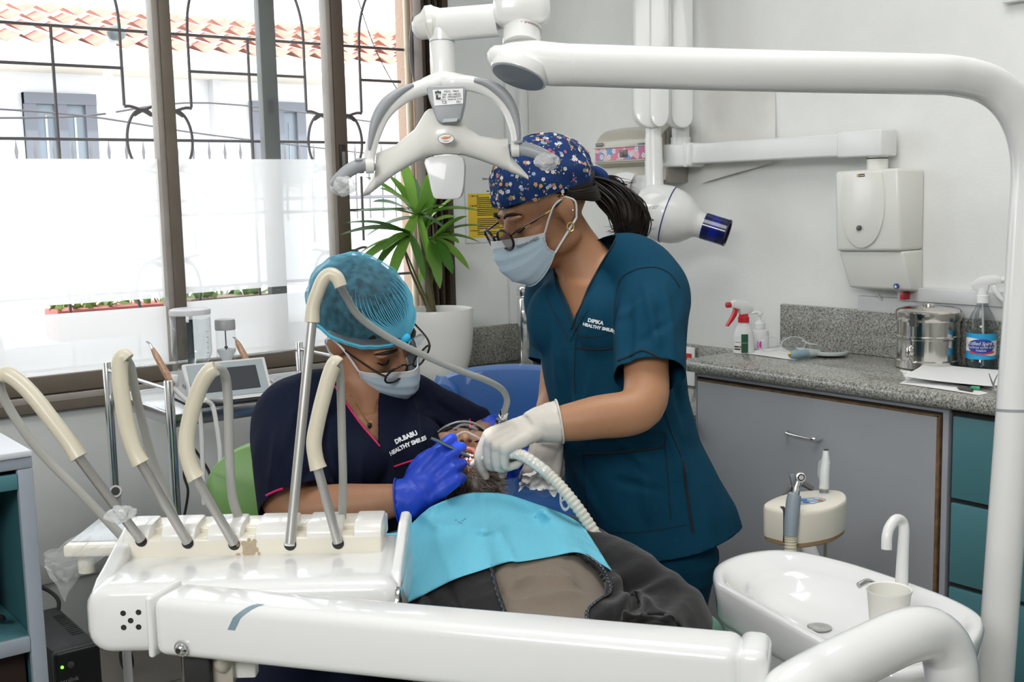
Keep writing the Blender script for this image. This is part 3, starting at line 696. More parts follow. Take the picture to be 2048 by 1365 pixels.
label_shell('print_bar', pb, rb, .020, .0245, cb_ - .95, cb_ - .42, M_LK, t, 8, .0010); label_shell('print_bar', pb, rb, .0125, .017, cb_ - .95, cb_ - .28, M_LK, t, 8, .0010); label_shell('print_bar', pb, rb, .036, .0372, cb_ - .85, cb_ - .25, M_LK, t, 8, .0010); label_shell('print_bar', pb, rb, .034, .0355, cb_ - .16, cb_ + .36, mat('label_sage', (.35, .45, .33), .5), t, 8, .0018)
label_shell('print_red', pb, rb, .0195, .025, cb_ - .36, cb_ - .22, M_RED, t, 6, .0012)
spray_head(pb, V3(-.93, -.36, 0), .124, M_WP, M_RED, t, 1.06)
# pump bottle
pp = ath(1524, 698, TOP) + RM(.0, .01, 0)
t = thing('pump_bottle', 'small white pump bottle with pink label', 'pump bottle', pp)
mb = MB(); mb.lathe([(.001, 0), (.027, 0), (.029, .003), (.029, .05), (.026, .058), (.016, .062), (.016, .066)], up4(pp), 26); part('body', mb, M_HDPE, t)
mb = MB(); mb.lathe([(.017, .064), (.017, .082), (.012, .084), (.011, .09), (.005, .09), (.005, .107), (.0095, .107), (.0095, .116), (.001, .118)], up4(pp), 18); part('pump', mb, M_WP, t)
mb = MB(); mb.tube([pp + ZU * .113, pp + ZU * .116 + V3(-.014, -.004, 0), pp + ZU * .112 + V3(-.026, -.006, 0)], [.0045, .0045, .003], 8, 4); part('spout', mb, M_WP, t)
cc = math.atan2(-pp.y, -pp.x); label_shell('label', pp, .029, .006, .026, cc - .25, cc + .2, mat('label_pink', (.65, .03, .40), .5), t)
# papers
def sheet(name, lab, pts, lift=.0012, curl=0):
    """sheet of paper: outline in pixels laid on the worktop"""
    P = [ath(x, y, TOP) for x, y in pts]; n = 10
    G = []
    for i in range(n + 1):
        row = []
        for j in range(n + 1):
            s, q = i / n, j / n
            p = (P[0] * (1 - s) + P[1] * s) * (1 - q) + (P[3] * (1 - s) + P[2] * s) * q
            row.append(p + ZU * (lift + curl * (abs(s - .5) ** 2.2 + .5 * (1 - q) ** 3) + .0012 * math.sin(5 * s + 3 * q)))
        G.append(row)
    mb = MB(); mb.grid(G); o = part(name, mb, M_PAPER, None, label=lab, cat='paper', raw=True)
    return o
sheet('paper_sheet', 'flat white paper under the hand mirror and goggles', [(1480, 707), (1580, 692), (1665, 702), (1588, 722)], .001)
sheet('paper_sheet', 'lower white paper sheet on the counter in front of the drum', [(1798, 768), (1860, 745), (2030, 770), (1958, 792)], .001)
sheet('paper_sheet', 'upper loose curled paper sheet lying over the pens', [(1806, 768), (1852, 738), (2040, 752), (1985, 782)], .006, .02)
def pen(name, lab, x0, y0, x1, y1, c, r=.005, h=.006):
    a, b = ath(x0, y0, TOP + h), ath(x1, y1, TOP + h); mb = MB(); mb.tube([a, a.lerp(b, .02), a.lerp(b, .8), b], [r * .7, r, r, r * .35], 10, smooth=False); t = part(name, mb, mat('pen_' + name, c, .35), None, label=lab, cat='pen')
    return t
pen('black_pen', 'grey and black pen poking from beneath the paper by the drum', 1945, 781, 1915, 776, (.05, .05, .05)); pen('green_pen', 'green pen half covered by the curled paper sheet', 1960, 777, 1940, 776, (.03, .3, .15))
t = thing('tweezers', 'steel tweezers lying at the right end of the curled paper', 'tweezers', ath(1985, 770, TOP))
for x0, y0 in ((1978, 748), (1995, 750)):
    mb = MB(); mb.tube([ath(x0, y0, TOP + .035), ath(1987, 772, TOP + .03), ath(1998, 782, TOP + .028)], [.0012, .0025, .003], 6, 5); part('arm', mb, M_STEEL, t)
# goggles
gp = [ath(x, y, TOP + h) for x, y, h in ((1520, 699, .005), (1536, 692, .02), (1560, 694, .022), (1578, 692, .022), (1610, 695, .022), (1648, 700, .004))]
t = thing('clear_goggles', 'clear plastic safety goggles lying on white paper near the pump bottle', 'goggles', ath(1580, 700, TOP))
def lens_shell(c, rx, ry, rz, R, m, parent, name='lens'):
    mb = MB(); G = [[c + R @ Vector((rx * math.sin(u) * (1 - .15 * v * v), ry * math.cos(u) * .6, rz * v)) for u in [-1.3 + 2.6 * i / 12 for i in range(13)]] for v in [-1 + 2 * j / 6 for j in range(7)]]
    mb.grid(G); return part(name, mb, m, parent, raw=True)
Rg = Matrix.Rotation(.35, 3, 'Z')
M_GOGL = mat('goggle_lens', (.85, .88, .9), .06, alpha=.16, coat=1.0)
lens_shell(ath(1538, 703, TOP) + ZU * .024, .038, .03, .022, Matrix.Rotation(.6 - _y + math.pi, 3, 'Z'), M_GOGL, t); lens_shell(ath(1585, 702, TOP) + ZU * .024, .04, .03, .024, Matrix.Rotation(math.pi + .2 - _y, 3, 'Z'), M_GOGL, t)
M_RIM = mat('clear_rim', (.75, .77, .78), .12, alpha=.55)
for x, w in ((1538, .038), (1585, .040)):
    c = ath(x, 703, TOP) + ZU * .024
    mb = MB(); mb.tube([c + V3(w * math.cos(a), -.012 + .01 * math.cos(a), .023 * math.sin(a)) for a in [2 * math.pi * i / 16 for i in range(16)]], .0016, 6, 2, closed=True); part('rim', mb, M_RIM, t)
mb = MB(); mb.tube([ath(1605, 700, TOP) + ZU * .03, ath(1620, 702, TOP) + ZU * .022, ath(1650, 698, TOP) + ZU * .012], .003, 8, 5); part('temple', mb, M_RIM, t)
# hand mirror
t = thing('hand_mirror', 'round hand mirror with blue grey handle on the white paper', 'mirror', ath(1660, 706, TOP))
mc = ath(1658, 705, TOP + .012)
mb = MB(); mb.lathe([(.001, -.006), (.052, -.006), (.057, -.003), (.057, .003), (.052, .006), (.001, .006)], up4(mc) @ Matrix.Scale(1.0, 4), 36); fr_ = part('frame', mb, mat('mirror_grey', (.42, .47, .46), .4), t)
mb = MB(); mb.lathe([(.001, .0065), (.049, .0065), (.049, .006)], up4(mc), 32); part('glass', mb, mat('mirror_glass', (.8, .82, .82), .03, 1.), fr_)
h0, h1 = ath(1638, 706, TOP + .014), ath(1584, 710, TOP + .016)
mb = MB(); mb.tube([h0, h0.lerp(h1, .2), h0.lerp(h1, .45)], [.009, .012, .0125], 16, smooth=False); part('neck', mb, mat('mirror_sage', (.45, .53, .50), .4), t)
mb = MB(); mb.tube([h0.lerp(h1, .45), h0.lerp(h1, .9), h1], [.0128, .0135, .011], 16, smooth=False, round_end=True); part('handle', mb, mat('mirror_blue', (.25, .37, .43), .4), t)
mb = MB(); mb.ell(h1 + V3(-.011, -.006, .002), .004); mb.ell(h1 + V3(-.009, -.01, .004), .004); part('bead', mb, mat('bead_yellow', (.75, .50, .05), .4), t)
# red and white sign
u0, h0 = P2(1362, 722, .04); u1, h1 = P2(1388, 696, .04)
t = thing('small_sign', 'small white sign with red lettering leaning on the low backsplash', 'sign', RM(CU1 - .04, (u0 + u1) / 2, LT))
mb = MB(); mb.boxF(F2, u1, u1 + .10, .034, .04, LT + .001, h1, .001); part('board', mb, M_PAPER, t)
text_part('lettering', 'E', .075, RM(CU1 - .041, u1 + .03, h1 - .055), -D2, ZU, mat('letter_red', (.6, .03, .03), .5), t, bold=.004)
# tap
tp = ath(1052, 738, LT)
t = thing('basin_tap', 'square chrome pillar tap in the corner behind the teal clad woman', 'tap', tp)
Rt = Matrix((D1, D2, ZU)).transposed(); Rt = Matrix.Rotation(math.radians(-25), 3, 'Z') @ Rt
w = .050
htop = onpl(1052, 573, YC, tp.dot(YC)).z
mb = MB(); mb.box(tp + ZU * ((htop - LT - .045) / 2), (w, w, htop - LT - .045), Rt, .004); part('column', mb, M_CHROME, t)
mb = MB(); mb.box(Vector((tp.x, tp.y, htop - .02)), (w * 1.0, w * 1.0, .04), Rt, .005); lv = part('lever', mb, M_CHROME, t)
mb = MB(); mb.box(Vector((tp.x, tp.y, htop - .015)) + Rt @ Vector((0, -.035, .012)), (.018, .04, .012), Rt, .003); part('lever_tab', mb, M_CHROME, lv)
mb = MB(); mb.box(Vector((tp.x, tp.y, htop - .115)) + Rt @ Vector((-.0, -.075, 0)), (.036, .13, .05), Rt, .005); part('spout', mb, M_CHROME, t)
mb = MB(); q = Vector((tp.x, tp.y, htop - .15)) + Rt @ Vector((0, -.12, 0)); mb.cyl(q, q + ZU * .02, .014); part('aerator', mb, M_CHROME, t)
# ------------------------------------------------------------------ things on the right wall
# wall trunking
mb = MB(); mb.boxF(F2, -1.5, 2.105, 0, .022, 1.034, 1.078, .002); part('wall_trunking', mb, mat('trunk_white', (.68, .69, .69), .45), None, label='narrow white cable trunking along the backsplash top', cat='trunking')
mb = MB(); mb.boxF(F2, -1.5, P2(1795, 600, .03)[0], 0, .032, 1.073, 1.112, .003); part('wall_trunking', mb, mat('trunk_white'), None, label='thicker white trunking right under the big white wall box', cat='trunking')
# stuck-on paper sheet
P = [P2(1397, 182), P2(1550, 166), P2(1556, 325), P2(1412, 366)]
mb = MB(); G = []
for i in range(9):
    s = i / 8; row = []
    for j in range(9):
        q = j / 8; u = (P[0][0] * (1 - s) + P[1][0] * s) * (1 - q) + (P[3][0] * (1 - s) + P[2][0] * s) * q; h = (P[0][1] * (1 - s) + P[1][1] * s) * (1 - q) + (P[3][1] * (1 - s) + P[2][1] * s) * q
        row.append(F2(u, .004 + .014 * q * q + .004 * math.sin(4 * s), h))
    G.append(row)
mb.grid(G); part('wall_sheet', mb, mat('stuck_paper', (.76, .75, .72), .8, var=.1, vscale=9), None, label='bare off-white sheet stuck on the wall behind the x-ray arm', cat='paper', raw=True)
# socket at the frame edge
mb = MB(); u, h = P2(2014, 9); t = thing('wall_socket', 'pale box with black face high on the wall at the top right corner', 'socket', F2(u - .05, 0, h))
mb.boxF(F2, u - .12, u, 0, .03, h, h + .1, .006); part('box', mb, M_WP, t); mb = MB(); mb.boxF(F2, u - .1, u - .028, .028, .034, h + .012, h + .09, .002); part('face', mb, M_LK, t)
# towel dispenser
vd = .13
u0, h1 = P2(1190, 262, vd); u1, _ = P2(1318, 262, vd); _, hb = P2(1200, 334, vd); hb2 = P2(1230, 352, vd)[1]
t = thing('towel_dispenser', 'beige paper towel dispenser with pink flower strip on the wall', 'dispenser', F2((u0 + u1) / 2, vd / 2, hb))
M_BEI = mat('dispenser_beige', (.50, .47, .385), .3, coat=.3); M_BEID = mat('dispenser_dark', (.33, .31, .27), .45)
def dprof(off=0):
    pr = [(0, hb2 - .02), (.10, hb2 - .02), (vd - .04, hb - .005), (vd, hb + .01), (vd + .0, h1 - .07)]
    pr += [(vd - .09 * (1 - math.cos(a)), h1 - .07 + .075 * math.sin(a)) for a in [math.pi / 2 * k / 6 for k in range(1, 7)]] + [(0, h1 + .012)]
    return [(v + (off if 0 < v else 0), h) for v, h in pr]
mb = MB(); mb.rings([[F2(u, v, h) for v, h in dprof()] for u in (u0, u1)]); cv = part('cover', mb, M_BEI, t, angle=30)
mb = MB(); mb.boxF(F2, u1 - .012, u1 + .0, .0, vd - .03, hb2 - .03, h1 - .02, .004); part('side_panel', mb, M_BEID, t)
_, s1 = P2(1240, 296, vd); _, s0 = P2(1240, 320, vd)
def flower_strip():
    m = mat('flower_strip', (.7, .25, .35), .3); tc = N(m, 'ShaderNodeTexCoord'); v = N(m, 'ShaderNodeTexVoronoi', Scale=28.0, feature='F1'); r = N(m, 'ShaderNodeValToRGB'); r.color_ramp.interpolation = 'CONSTANT'
    sp = N(m, 'ShaderNodeSeparateColor'); L(m, tc.outputs['Object'], v.inputs['Vector']); L(m, v.outputs['Color'], sp.inputs[0]); L(m, sp.outputs[0], r.inputs['Fac'])
    e = r.color_ramp.elements; e[0].color = (.72, .22, .34, 1); e[0].position = 0; e[1].position = .38; e[1].color = (.16, .33, .65, 1)
    for p, c in ((.55, (.80, .50, .55)), (.8, (.55, .16, .30))): k = e.new(p); k.color = (*c, 1)
    L(m, r.outputs[0], bsdf(m).inputs['Base Color']); return m
mb = MB(); mb.boxF(F2, u1 + .008, u0 - .004, vd - .003, vd + .003, s0, s1); st = part('flower_strip', mb, flower_strip(), t)
um = (u0 + u1) / 2
mb = MB(); mb.boxF(F2, u1 + .004, u0, vd - .004, vd + .006, s0 - .006, s0 - .001, .001); mb.boxF(F2, u1 + .004, u0, vd - .004, vd + .006, s1 + .001, s1 + .005, .001); part('strip_rim', mb, M_BEI, st)
mb = MB()
for du, dh in ((-.14, .03), (-.09, .012), (-.055, .038), (-.03, .018), (.03, .016), (.06, .034), (.085, .012), (.105, .03), (.125, .014)):
    c = F2(um + du, vd + .0036, s0 + dh * (s1 - s0) / .045)
    for k in range(5):
        a = 2 * math.pi * k / 5; p = c + D2 * (.006 * math.cos(a)) + ZU * (.006 * math.sin(a))
        mb.add([p + D2 * (.0045 * math.cos(b)) + ZU * (.0045 * math.sin(b)) for b in [2 * math.pi * q / 8 for q in range(8)]], [tuple(range(8))])
part('petals', mb, mat('petal_white', (.85, .82, .8), .5), st, raw=True, kind='stuff')
mb = MB(); mb.boxF(F2, um - .01, um + .03, vd - .002, vd + .005, s0 + .008, s1 - .008, .002); part('level_window', mb, mat('smoke', (.12, .11, .11), .15), st)
uu = P2(1199, 290, vd)[0]; hh = P2(1199, 290, vd)[1]
mb = MB(); mb.boxF(F2, uu - .018, uu + .02, vd - .002, vd + .003, hh - .006, hh + .006, .003); bdg = part('badge', mb, mat('badge_dark', (.12, .12, .11), .4), t)
text_part('lettering', 'Kimberly-Clark', .007, F2(uu, vd + .003, hh), -D2, ZU, M_LW, bdg, off=.0005, extrude=.0001)
uu, hh = P2(1280, 291, vd); mb = MB(); mb.boxF(F2, uu - .02, uu + .01, vd - .002, vd + .002, hh - .006, hh + .008, .002); part('label', mb, mat('label_steelblue', (.12, .2, .27), .4), t)
# hanging towel
mb = MB(); G = []
ut0, ut1 = P2(1215, 350, .16)[0], P2(1300, 350, .16)[0]
for i in range(13):
    s = i / 12; row = []
    for j in range(9):
        q = j / 8; row.append(F2(ut0 + (ut1 - ut0) * s, .15 + .05 * math.sin(q * 2.2) - .04 * q, hb2 - .002 - .075 * q + .014 * math.sin(s * 5) * q))
    G.append(row)
mb.grid(G); mb2 = [[p + F2(0, .03, 0) - F2(0, 0, 0) + ZU * (.012 - .03 * (abs(i - 6) / 6) ** 2) for p in r] for i, r in enumerate(G[:10])]; mb.grid(mb2)
part('paper_towel', mb, M_PAPER, None, label='crumpled white paper towel hanging below the beige dispenser', cat='paper towel', raw=True)
# ------------------------------------------------------------------ x-ray machine
M_XW = mat('xray_white', (.74, .745, .73), .32, coat=.35, bump=.004); M_XW2 = mat('xray_box_white', (.70, .70, .655), .35, coat=.25)
bv = .12
ub0, ub1 = P2(1668, 345, .0)[0], P2(1848, 345, .0)[0]
xr = thing('xray_machine', 'white wall mounted x-ray arm, head and control box on the right wall', 'x-ray machine', F2(1.95, 0, 1.07))
# wall box: outline seen on its front plane, deeper base against the wall
fo = [P2(x, y, bv) for x, y in ((1669, 343), (1795, 336), (1800, 503), (1672, 503))]
fl_ = [P2(x, y, bv) for x, y in ((1675, 505), (1803, 503), (1808, 584), (1684, 583))]
def ring(F, pts, v): return [F(u, v, h) for u, h in pts]
hT, hB = fo[0][1], fl_[2][1]
uA, uB = fo[0][0], fo[1][0]
uW = P2(1848, 450, 0)[0]
def box_loft(L_, bev): 
    mb = MB(); bm = bmesh.new(); rs = []
    return mb
mb = MB()
c = [F2(uW, 0, hB - .015), F2(uA + .01, 0, hB - .015), F2(fl_[3][0], bv - .02, fl_[3][1]), F2(fl_[2][0] - .0, bv - .02, fl_[2][1])]
bot = [F2(uW, 0, hB - .012), F2(fl_[3][0] + .02, 0, hB - .012), F2(fl_[3][0], bv - .035, hB), F2(fl_[2][0], bv - .035, hB)]
mid = [F2(uW, 0, fo[2][1]), F2(uA + .02, 0, fo[2][1]), F2(fo[3][0], bv - .012, fo[3][1]), F2(fo[2][0], bv - .012, fo[2][1])]
mb.bevhex(bot + mid, .008, 3)
part('control_box', mb, M_XW2, xr)
top = [F2(uW, 0, hT), F2(uA + .02, 0, hT), F2(fo[0][0], bv, fo[0][1]), F2(fo[1][0], bv, fo[1][1])]
mid2 = [F2(uW, 0, fo[2][1]), F2(uA + .02, 0, fo[2][1]), F2(fo[3][0], bv, fo[3][1]), F2(fo[2][0], bv, fo[2][1])]
mb = MB(); mb.bevhex(mid2 + top, .01, 3); cbx = part('control_cover', mb, M_XW2, xr)
ov = [(1689, 352), (1683, 400), (1684, 430), (1692, 465), (1706, 487), (1725, 496), (1745, 487), (1760, 465), (1769, 430), (1770, 390), (1766, 352), (1757, 345), (1700, 345)]
ovc = cr([P2(x, y, bv) for x, y in ov], 5, True)
mb = MB(); mb.prism([F2(p[0], bv - .006, p[1]) for p in ovc], -N2 * .012, .004, 2); pl = part('oval_plate', mb, mat('xray_plate', (.72, .715, .67), .28, coat=.4), xr)
u, h = P2(1722, 456, bv); mb = MB(); mb.cyl(F2(u, bv, h), F2(u, bv + .014, h), .0075, 18, bev=.002); part('button', mb, mat('button_grey', (.09, .09, .1), .3), pl)
u, h = P2(1724, 351, bv); mb = MB(); mb.boxF(F2, u - .013, u + .011, bv + .004, bv + .0068, h - .0042, h + .0042); tg = part('badge', mb, M_LK, pl)
mb = MB(); mb.boxF(F2, u + .0055, u + .0125, bv + .004, bv + .0072, h - .0042, h + .0042); part('badge_orange', mb, mat('orange', (.7, .35, .05), .4), pl)
text_part('lettering', 'rona', .0085, F2(u - .004, bv + .0068, h), -D2, ZU, M_LW, pl, off=.0003, extrude=.0001)
u, h = P2(1789, 573, bv - .02); mb = MB(); mb.cyl(F2(u, bv - .034, h), F2(u, bv - .026, h), .0075, 20); sb = part('blue_sticker', mb, mat('sticker_blue', (.02, .06, .25), .4), xr)
mb = MB(); mb.ell(F2(u + .001, bv - .025, h + .0025), (.0015, .0015, .0015)); mb.boxF(F2, u - .003, u + .004, bv - .027, bv - .0252, h - .0045, h + .0005, .0008); part('sticker_figure', mb, M_LW, sb)
mb = MB(); mb.boxF(F2, uW + .02, uW + .035, .03, .06, hB - .03, hB - .008, .002); part('connector', mb, M_RED, xr)
mb = MB(); mb.tube([F2(fl_[3][0] - .06, .03, hB), F2(fl_[3][0] - .06, .03, hB - .02), F2(fl_[3][0] - .07, .02, hB - .04)], .004, 8, 4); part('cable', mb, M_XW2, xr)
# post and horizontal arm
pu = P2(1755, 320, .07)[0]; ph = P2(1755, 318, .07)[1]
mb = MB(); mb.cyl(F2(pu, .07, hT - .01), F2(pu, .07, ph + .04), .03, 28); part('post', mb, M_XW2, xr)
mb = MB(); mb.cyl(F2(pu, .07, ph), F2(pu, .07, ph + .003), .0305, 28); part('post_ring', mb, M_DARK, xr)
ua, ha0 = P2(1778, 312, .07); _, ha1 = P2(1778, 258, .07); uc = P2(1690, 290, .07)[0]; ue = P2(1340, 315, .07)[0]; uf = P2(1396, 315, .07)[0]
mb = MB(); mb.boxF(F2, ua, uc, .03, .11, ha0, ha1, .006, 3); part('arm_block', mb, M_XW, xr)
mb = MB(); mb.boxF(F2, uc - .01, uf + .01, .038, .102, ha0 + .004, ha1 - .006, .006, 3); part('arm', mb, M_XW, xr)
mb = MB(); mb.boxF(F2, uf, ue, .03, .11, ha0 - .004, ha1 - .002, .008, 3); part('arm_block', mb, M_XW, xr)
mb = MB(); mb.boxF(F2, uf + .03, uf + .016, .028, .112, ha0 - .006, ha1, .004, 2); part('arm_band', mb, M_XW, xr)
# vertical double arm
ZB = proj(F2((ue + uf) / 2, .07, ha1))[2]
mb = MB(); mb.cyl(F2((ue + uf) / 2 + .015, .07, ha1 - .01), at(1361, 252, ZB), .030, 28); mb.cyl(F2((ue + uf) / 2 + .015, .07, ha1 - .01), F2((ue + uf) / 2 + .015, .07, ha1 + .02), .034, 28); part('swivel', mb, M_XW, xr)
def arm_outline(xl, xr_, yt, yb, r):
    cx = (xl + xr_) / 2; return [(xl, yt), (xr_, yt)] + [(cx + (xr_ - cx) * math.cos(a), yb - r + r * math.sin(a)) for a in [math.pi * k / 12 for k in range(13)]]
ZF = ZB - .06
mb = MB(); mb.prism([at(x, y, ZF) for x, y in arm_outline(1327, 1386, -90, 256, 26)], YC * .05, .008, 3); part('fork_arm', mb, M_XW, xr)
mb = MB(); mb.prism([at(x, y, ZF - .02) for x, y in arm_outline(1345, 1386, -90, 256, 22)], YC * .03, .006, 3); part('fork_cover', mb, M_XW, xr)
ZH = ZF - .14
mb = MB(); mb.prism([at(x, y, ZH) for x, y in arm_outline(1268, 1337, -90, 256, 34)], YC * .08, .010, 3); part('fork_arm', mb, M_XW, xr)
mb = MB(); mb.prism([at(x, y, ZH - .02) for x, y in arm_outline(1301, 1338, -90, 254, 28)], YC * .03, .008, 3); part('fork_cover', mb, M_XW, xr)
mb = MB(); mb.prism([at(x, y, ZH) for x, y in ((1268, -120), (1386, -120), (1386, -80), (1268, -80))], YC * .13, .01, 3); part('fork_bridge', mb, M_XW, xr)
# neck
s = ZH / FPX
ax0, ax1 = at(1306, 245, ZH + .04), at(1309, 385, ZH + .04)
mb = MB(); d_ = (ax1 - ax0)
mb.tube([ax0, ax0 + d_ * .22, ax0 + d_ * .221, ax0 + d_ * .55, ax0 + d_ * .551, ax1], [16 * s, 16 * s, 17.5 * s, 17.5 * s, 18.5 * s, 18.5 * s], 28, smooth=False); part('neck', mb, M_XW, xr)
# head: rounded body turned towards the cone
hc = at(1330, 428, ZH + .02)
cone_dir = (at(1450, 462, ZH - .02) - at(1330, 425, ZH + .03)).normalized()
Rq = cone_dir.to_track_quat('Z', 'Y').to_matrix().to_4x4()
Rh = 58 * s
mb = MB(); Mh = Matrix.Translation(hc) @ Rq
mb.lathe([(.2 * Rh, -1.02 * Rh), (.62 * Rh, -1.0 * Rh), (.80 * Rh, -.82 * Rh), (.95 * Rh, -.4 * Rh), (1.0 * Rh, 0), (.99 * Rh, .12 * Rh)], Mh, 40); part('head_back', mb, M_XW, xr)
mb = MB(); mb.lathe([(.97 * Rh, .11 * Rh), (.985 * Rh, .14 * Rh)], Mh, 40); mb.lathe([(1.0 * Rh, .10 * Rh), (1.005 * Rh, .12 * Rh), (1.0 * Rh, .14 * Rh)], Mh, 40); part('head_seam', mb, mat('seam_navy', (.03, .04, .15), .4), xr)
mb = MB(); mb.lathe([(.985 * Rh, .13 * Rh), (.94 * Rh, .45 * Rh), (.82 * Rh, .75 * Rh), (.62 * Rh, 1.0 * Rh), (.50 * Rh, 1.12 * Rh), (.45 * Rh, 1.25 * Rh), (.44 * Rh, 1.5 * Rh)], Mh, 40); part('head_front', mb, M_XW, xr)
mb = MB(); mb.lathe([(.462 * Rh, 1.40 * Rh), (.462 * Rh, 2.25 * Rh), (.40 * Rh, 2.26 * Rh), (.39 * Rh, 1.3 * Rh), (.001, 1.28 * Rh)], Mh, 32, caps=False); cn = part('cone', mb, mat('cone_blue', (.004, .012, .22), .12, coat=.6), xr)
mb = MB(); mb.lathe([(.466 * Rh, 2.2 * Rh), (.474 * Rh, 2.24 * Rh), (.455 * Rh, 2.28 * Rh), (.38 * Rh, 2.27 * Rh), (.38 * Rh, 2.2 * Rh)], Mh, 32, caps=False); part('cone_rim', mb, mat('cone_rim', (.012, .014, .03), .3), cn)
mb = MB(); mb.lathe([(.4655 * Rh, 1.42 * Rh), (.4655 * Rh, 1.66 * Rh)], Mh, 32, caps=False); mb.lathe([(.4655 * Rh, 1.95 * Rh), (.4655 * Rh, 2.2 * Rh)], Mh, 32, caps=False); part('cone_band', mb, mat('cone_dark', (.003, .008, .07), .15, coat=.5), cn)
# flat face of the head towards the room with its lettering
fd = V3(-.1, -1, .0).normalized()
fc = hc - cone_dir * Rh * .46 + fd * Rh * .80
Rf = fd.to_track_quat('Z', 'Y').to_matrix().to_4x4()
mb = MB(); mb.lathe([(.66 * Rh, -.35 * Rh), (.62 * Rh, .10 * Rh), (.56 * Rh, .15 * Rh), (.001, .18 * Rh)], Matrix.Translation(fc) @ Rf, 40); fp = part('face_plate', mb, M_XW, xr)
text_part('lettering', 'HELIODENT', .013, fc + fd * (.20 * Rh) + ZU * .01, V3(1, -.1, .03), ZU, mat('letter_grey', (.45, .45, .47), .5), fp, off=.0008, extrude=.0001)
mb = MB(); q = fc + fd * (.19 * Rh) + V3(-.002, 0, -.03); mb.ell(q, .003); part('dot', mb, M_DARK, fp)
# ------------------------------------------------------------------ notice on the window wall
u0, h1 = P1(928, 330); u1, h0 = P1(1010, 490); h0 = P1(928, 487)[1]; h1 = P1(928, 331)[1]
u1 = u0 + (h1 - h0) * .71
t = thing('wall_notice', 'white printed notice with a large yellow block taped by the window', 'notice', F1((u0 + u1) / 2, 0, h0))
mb = MB(); mb.boxF(F1, u0, u1, 0.001, .003, h0, h1); part('sheet', mb, mat('notice_paper', (.70, .71, .72), .35), t)
yh1, yh0 = P1(932, 388)[1], P1(932, 477)[1]
mb = MB(); mb.boxF(F1, u0 + .012, u1 - .012, .002, .0036, yh0, yh1); yb = part('yellow_block', mb, mat('notice_yellow', (.72, .50, .03), .45), t)
def line(tx, size, u, h, m=M_LK, par=t): text_part('lettering', tx, size, F1(u, .0037, h), D1, ZU, m, par, align='LEFT', off=.0003, extrude=.0001, bold=.0002)
line('Sharp injury', .010, u0 + .085, P1(960, 358)[1])
def print_line(ua, ub_, h, t_=.0018, par=t):
    mb = MB(); mb.boxF(F1, ua, ub_, .0034, .0040, h - t_, h + t_); part('print_line', mb, M_LK, par)
print_line(u0 + .105, u0 + .15, P1(960, 385)[1] + .004, .002, t)
hh = yh1 - .010; st_ = (yh1 - yh0 - .016) / 21
for k in range(21):
    if k in (0, 5, 18): line({0: '1. FIRST AID', 5: '2. Specialist advice and report', 18: '4. Prevention'}[k], .0085, u0 + .02, hh, M_LK, yb)
    elif k not in (11,): print_line(u0 + .055, u0 + .055 + (.10 + .06 * ((k * 37) % 10) / 10), hh, .0017, yb)
    hh -= st_
# ================================================================== corner seat, shelf, trolley, plant
M_WHITE = mat('gloss_white', (.80, .80, .785), .22, coat=.5)
M_CREAM = mat('aged_cream', (.78, .74, .63), .35, coat=.3, var=.05, vscale=10)
M_CREAMS = mat('silicone_cream', (.66, .61, .48), .38, coat=.15, var=.1, vscale=8)
M_HOSE = mat('hose_grey', (.40, .40, .375), .42)
M_ROD = mat('rod_satin', (.50, .49, .47), .36, .75)
M_BLUE = mat('vinyl_blue', (.030, .115, .34), .42, bump=.05, bscale=200, coat=.1)
M_GREENV = mat('vinyl_green', (.145, .30, .085), .45, bump=.04, bscale=180)
M_MINT = mat('vinyl_mint', (.16, .36, .26), .45, bump=.04, bscale=150)
M_WRAP = glass_mat('cling_wrap', (.95, .96, .97))
# ---- blue upholstered seat in front of the corner cupboard
ZS = 3.05
bs = thing('blue_seat', 'blue padded seat back behind the two women, in front of the corner counter', 'chair', at(985, 900, ZS) * 1)
bs_base = at(985, 900, ZS)
out = cr([(872, 775), (892, 758), (930, 746), (985, 739), (1045, 737), (1100, 742), (1130, 752), (1128, 775), (1095, 800), (1055, 826), (1020, 850), (996, 876), (985, 905), (985, 960), (900, 980), (880, 900), (872, 830)], 4, True)
mb = MB(); mb.prism([at(p[0], p[1], ZS) for p in out], YC * .085, .024, 4); part('backrest', mb, M_BLUE, bs)
out = cr([(862, 782), (876, 768), (895, 770), (911, 784), (915, 806), (910, 860), (905, 960), (866, 960)], 4, True)
mb = MB(); mb.prism([at(p[0], p[1], ZS - .09) for p in out], YC * .12, .02, 4); part('side_wing', mb, M_BLUE, bs)
c = at(960, 985, ZS - .16)
mb = MB(); mb.bevhex([c + V3(x, y, z) for z in (-.05, .05) for x, y in ((-.2, -.2), (.2, -.2), (.2, .2), (-.2, .2))], .035, 4); part('seat', mb, M_BLUE, bs)
cb = Vector((c.x, c.y, 0))
mb = MB(); mb.cyl(cb + ZU * .06, c - ZU * .04, .03); mb.cyl(cb + ZU * .0, cb + ZU * .03, .24, 32, bev=.008); part('pedestal', mb, M_CHROME, bs)
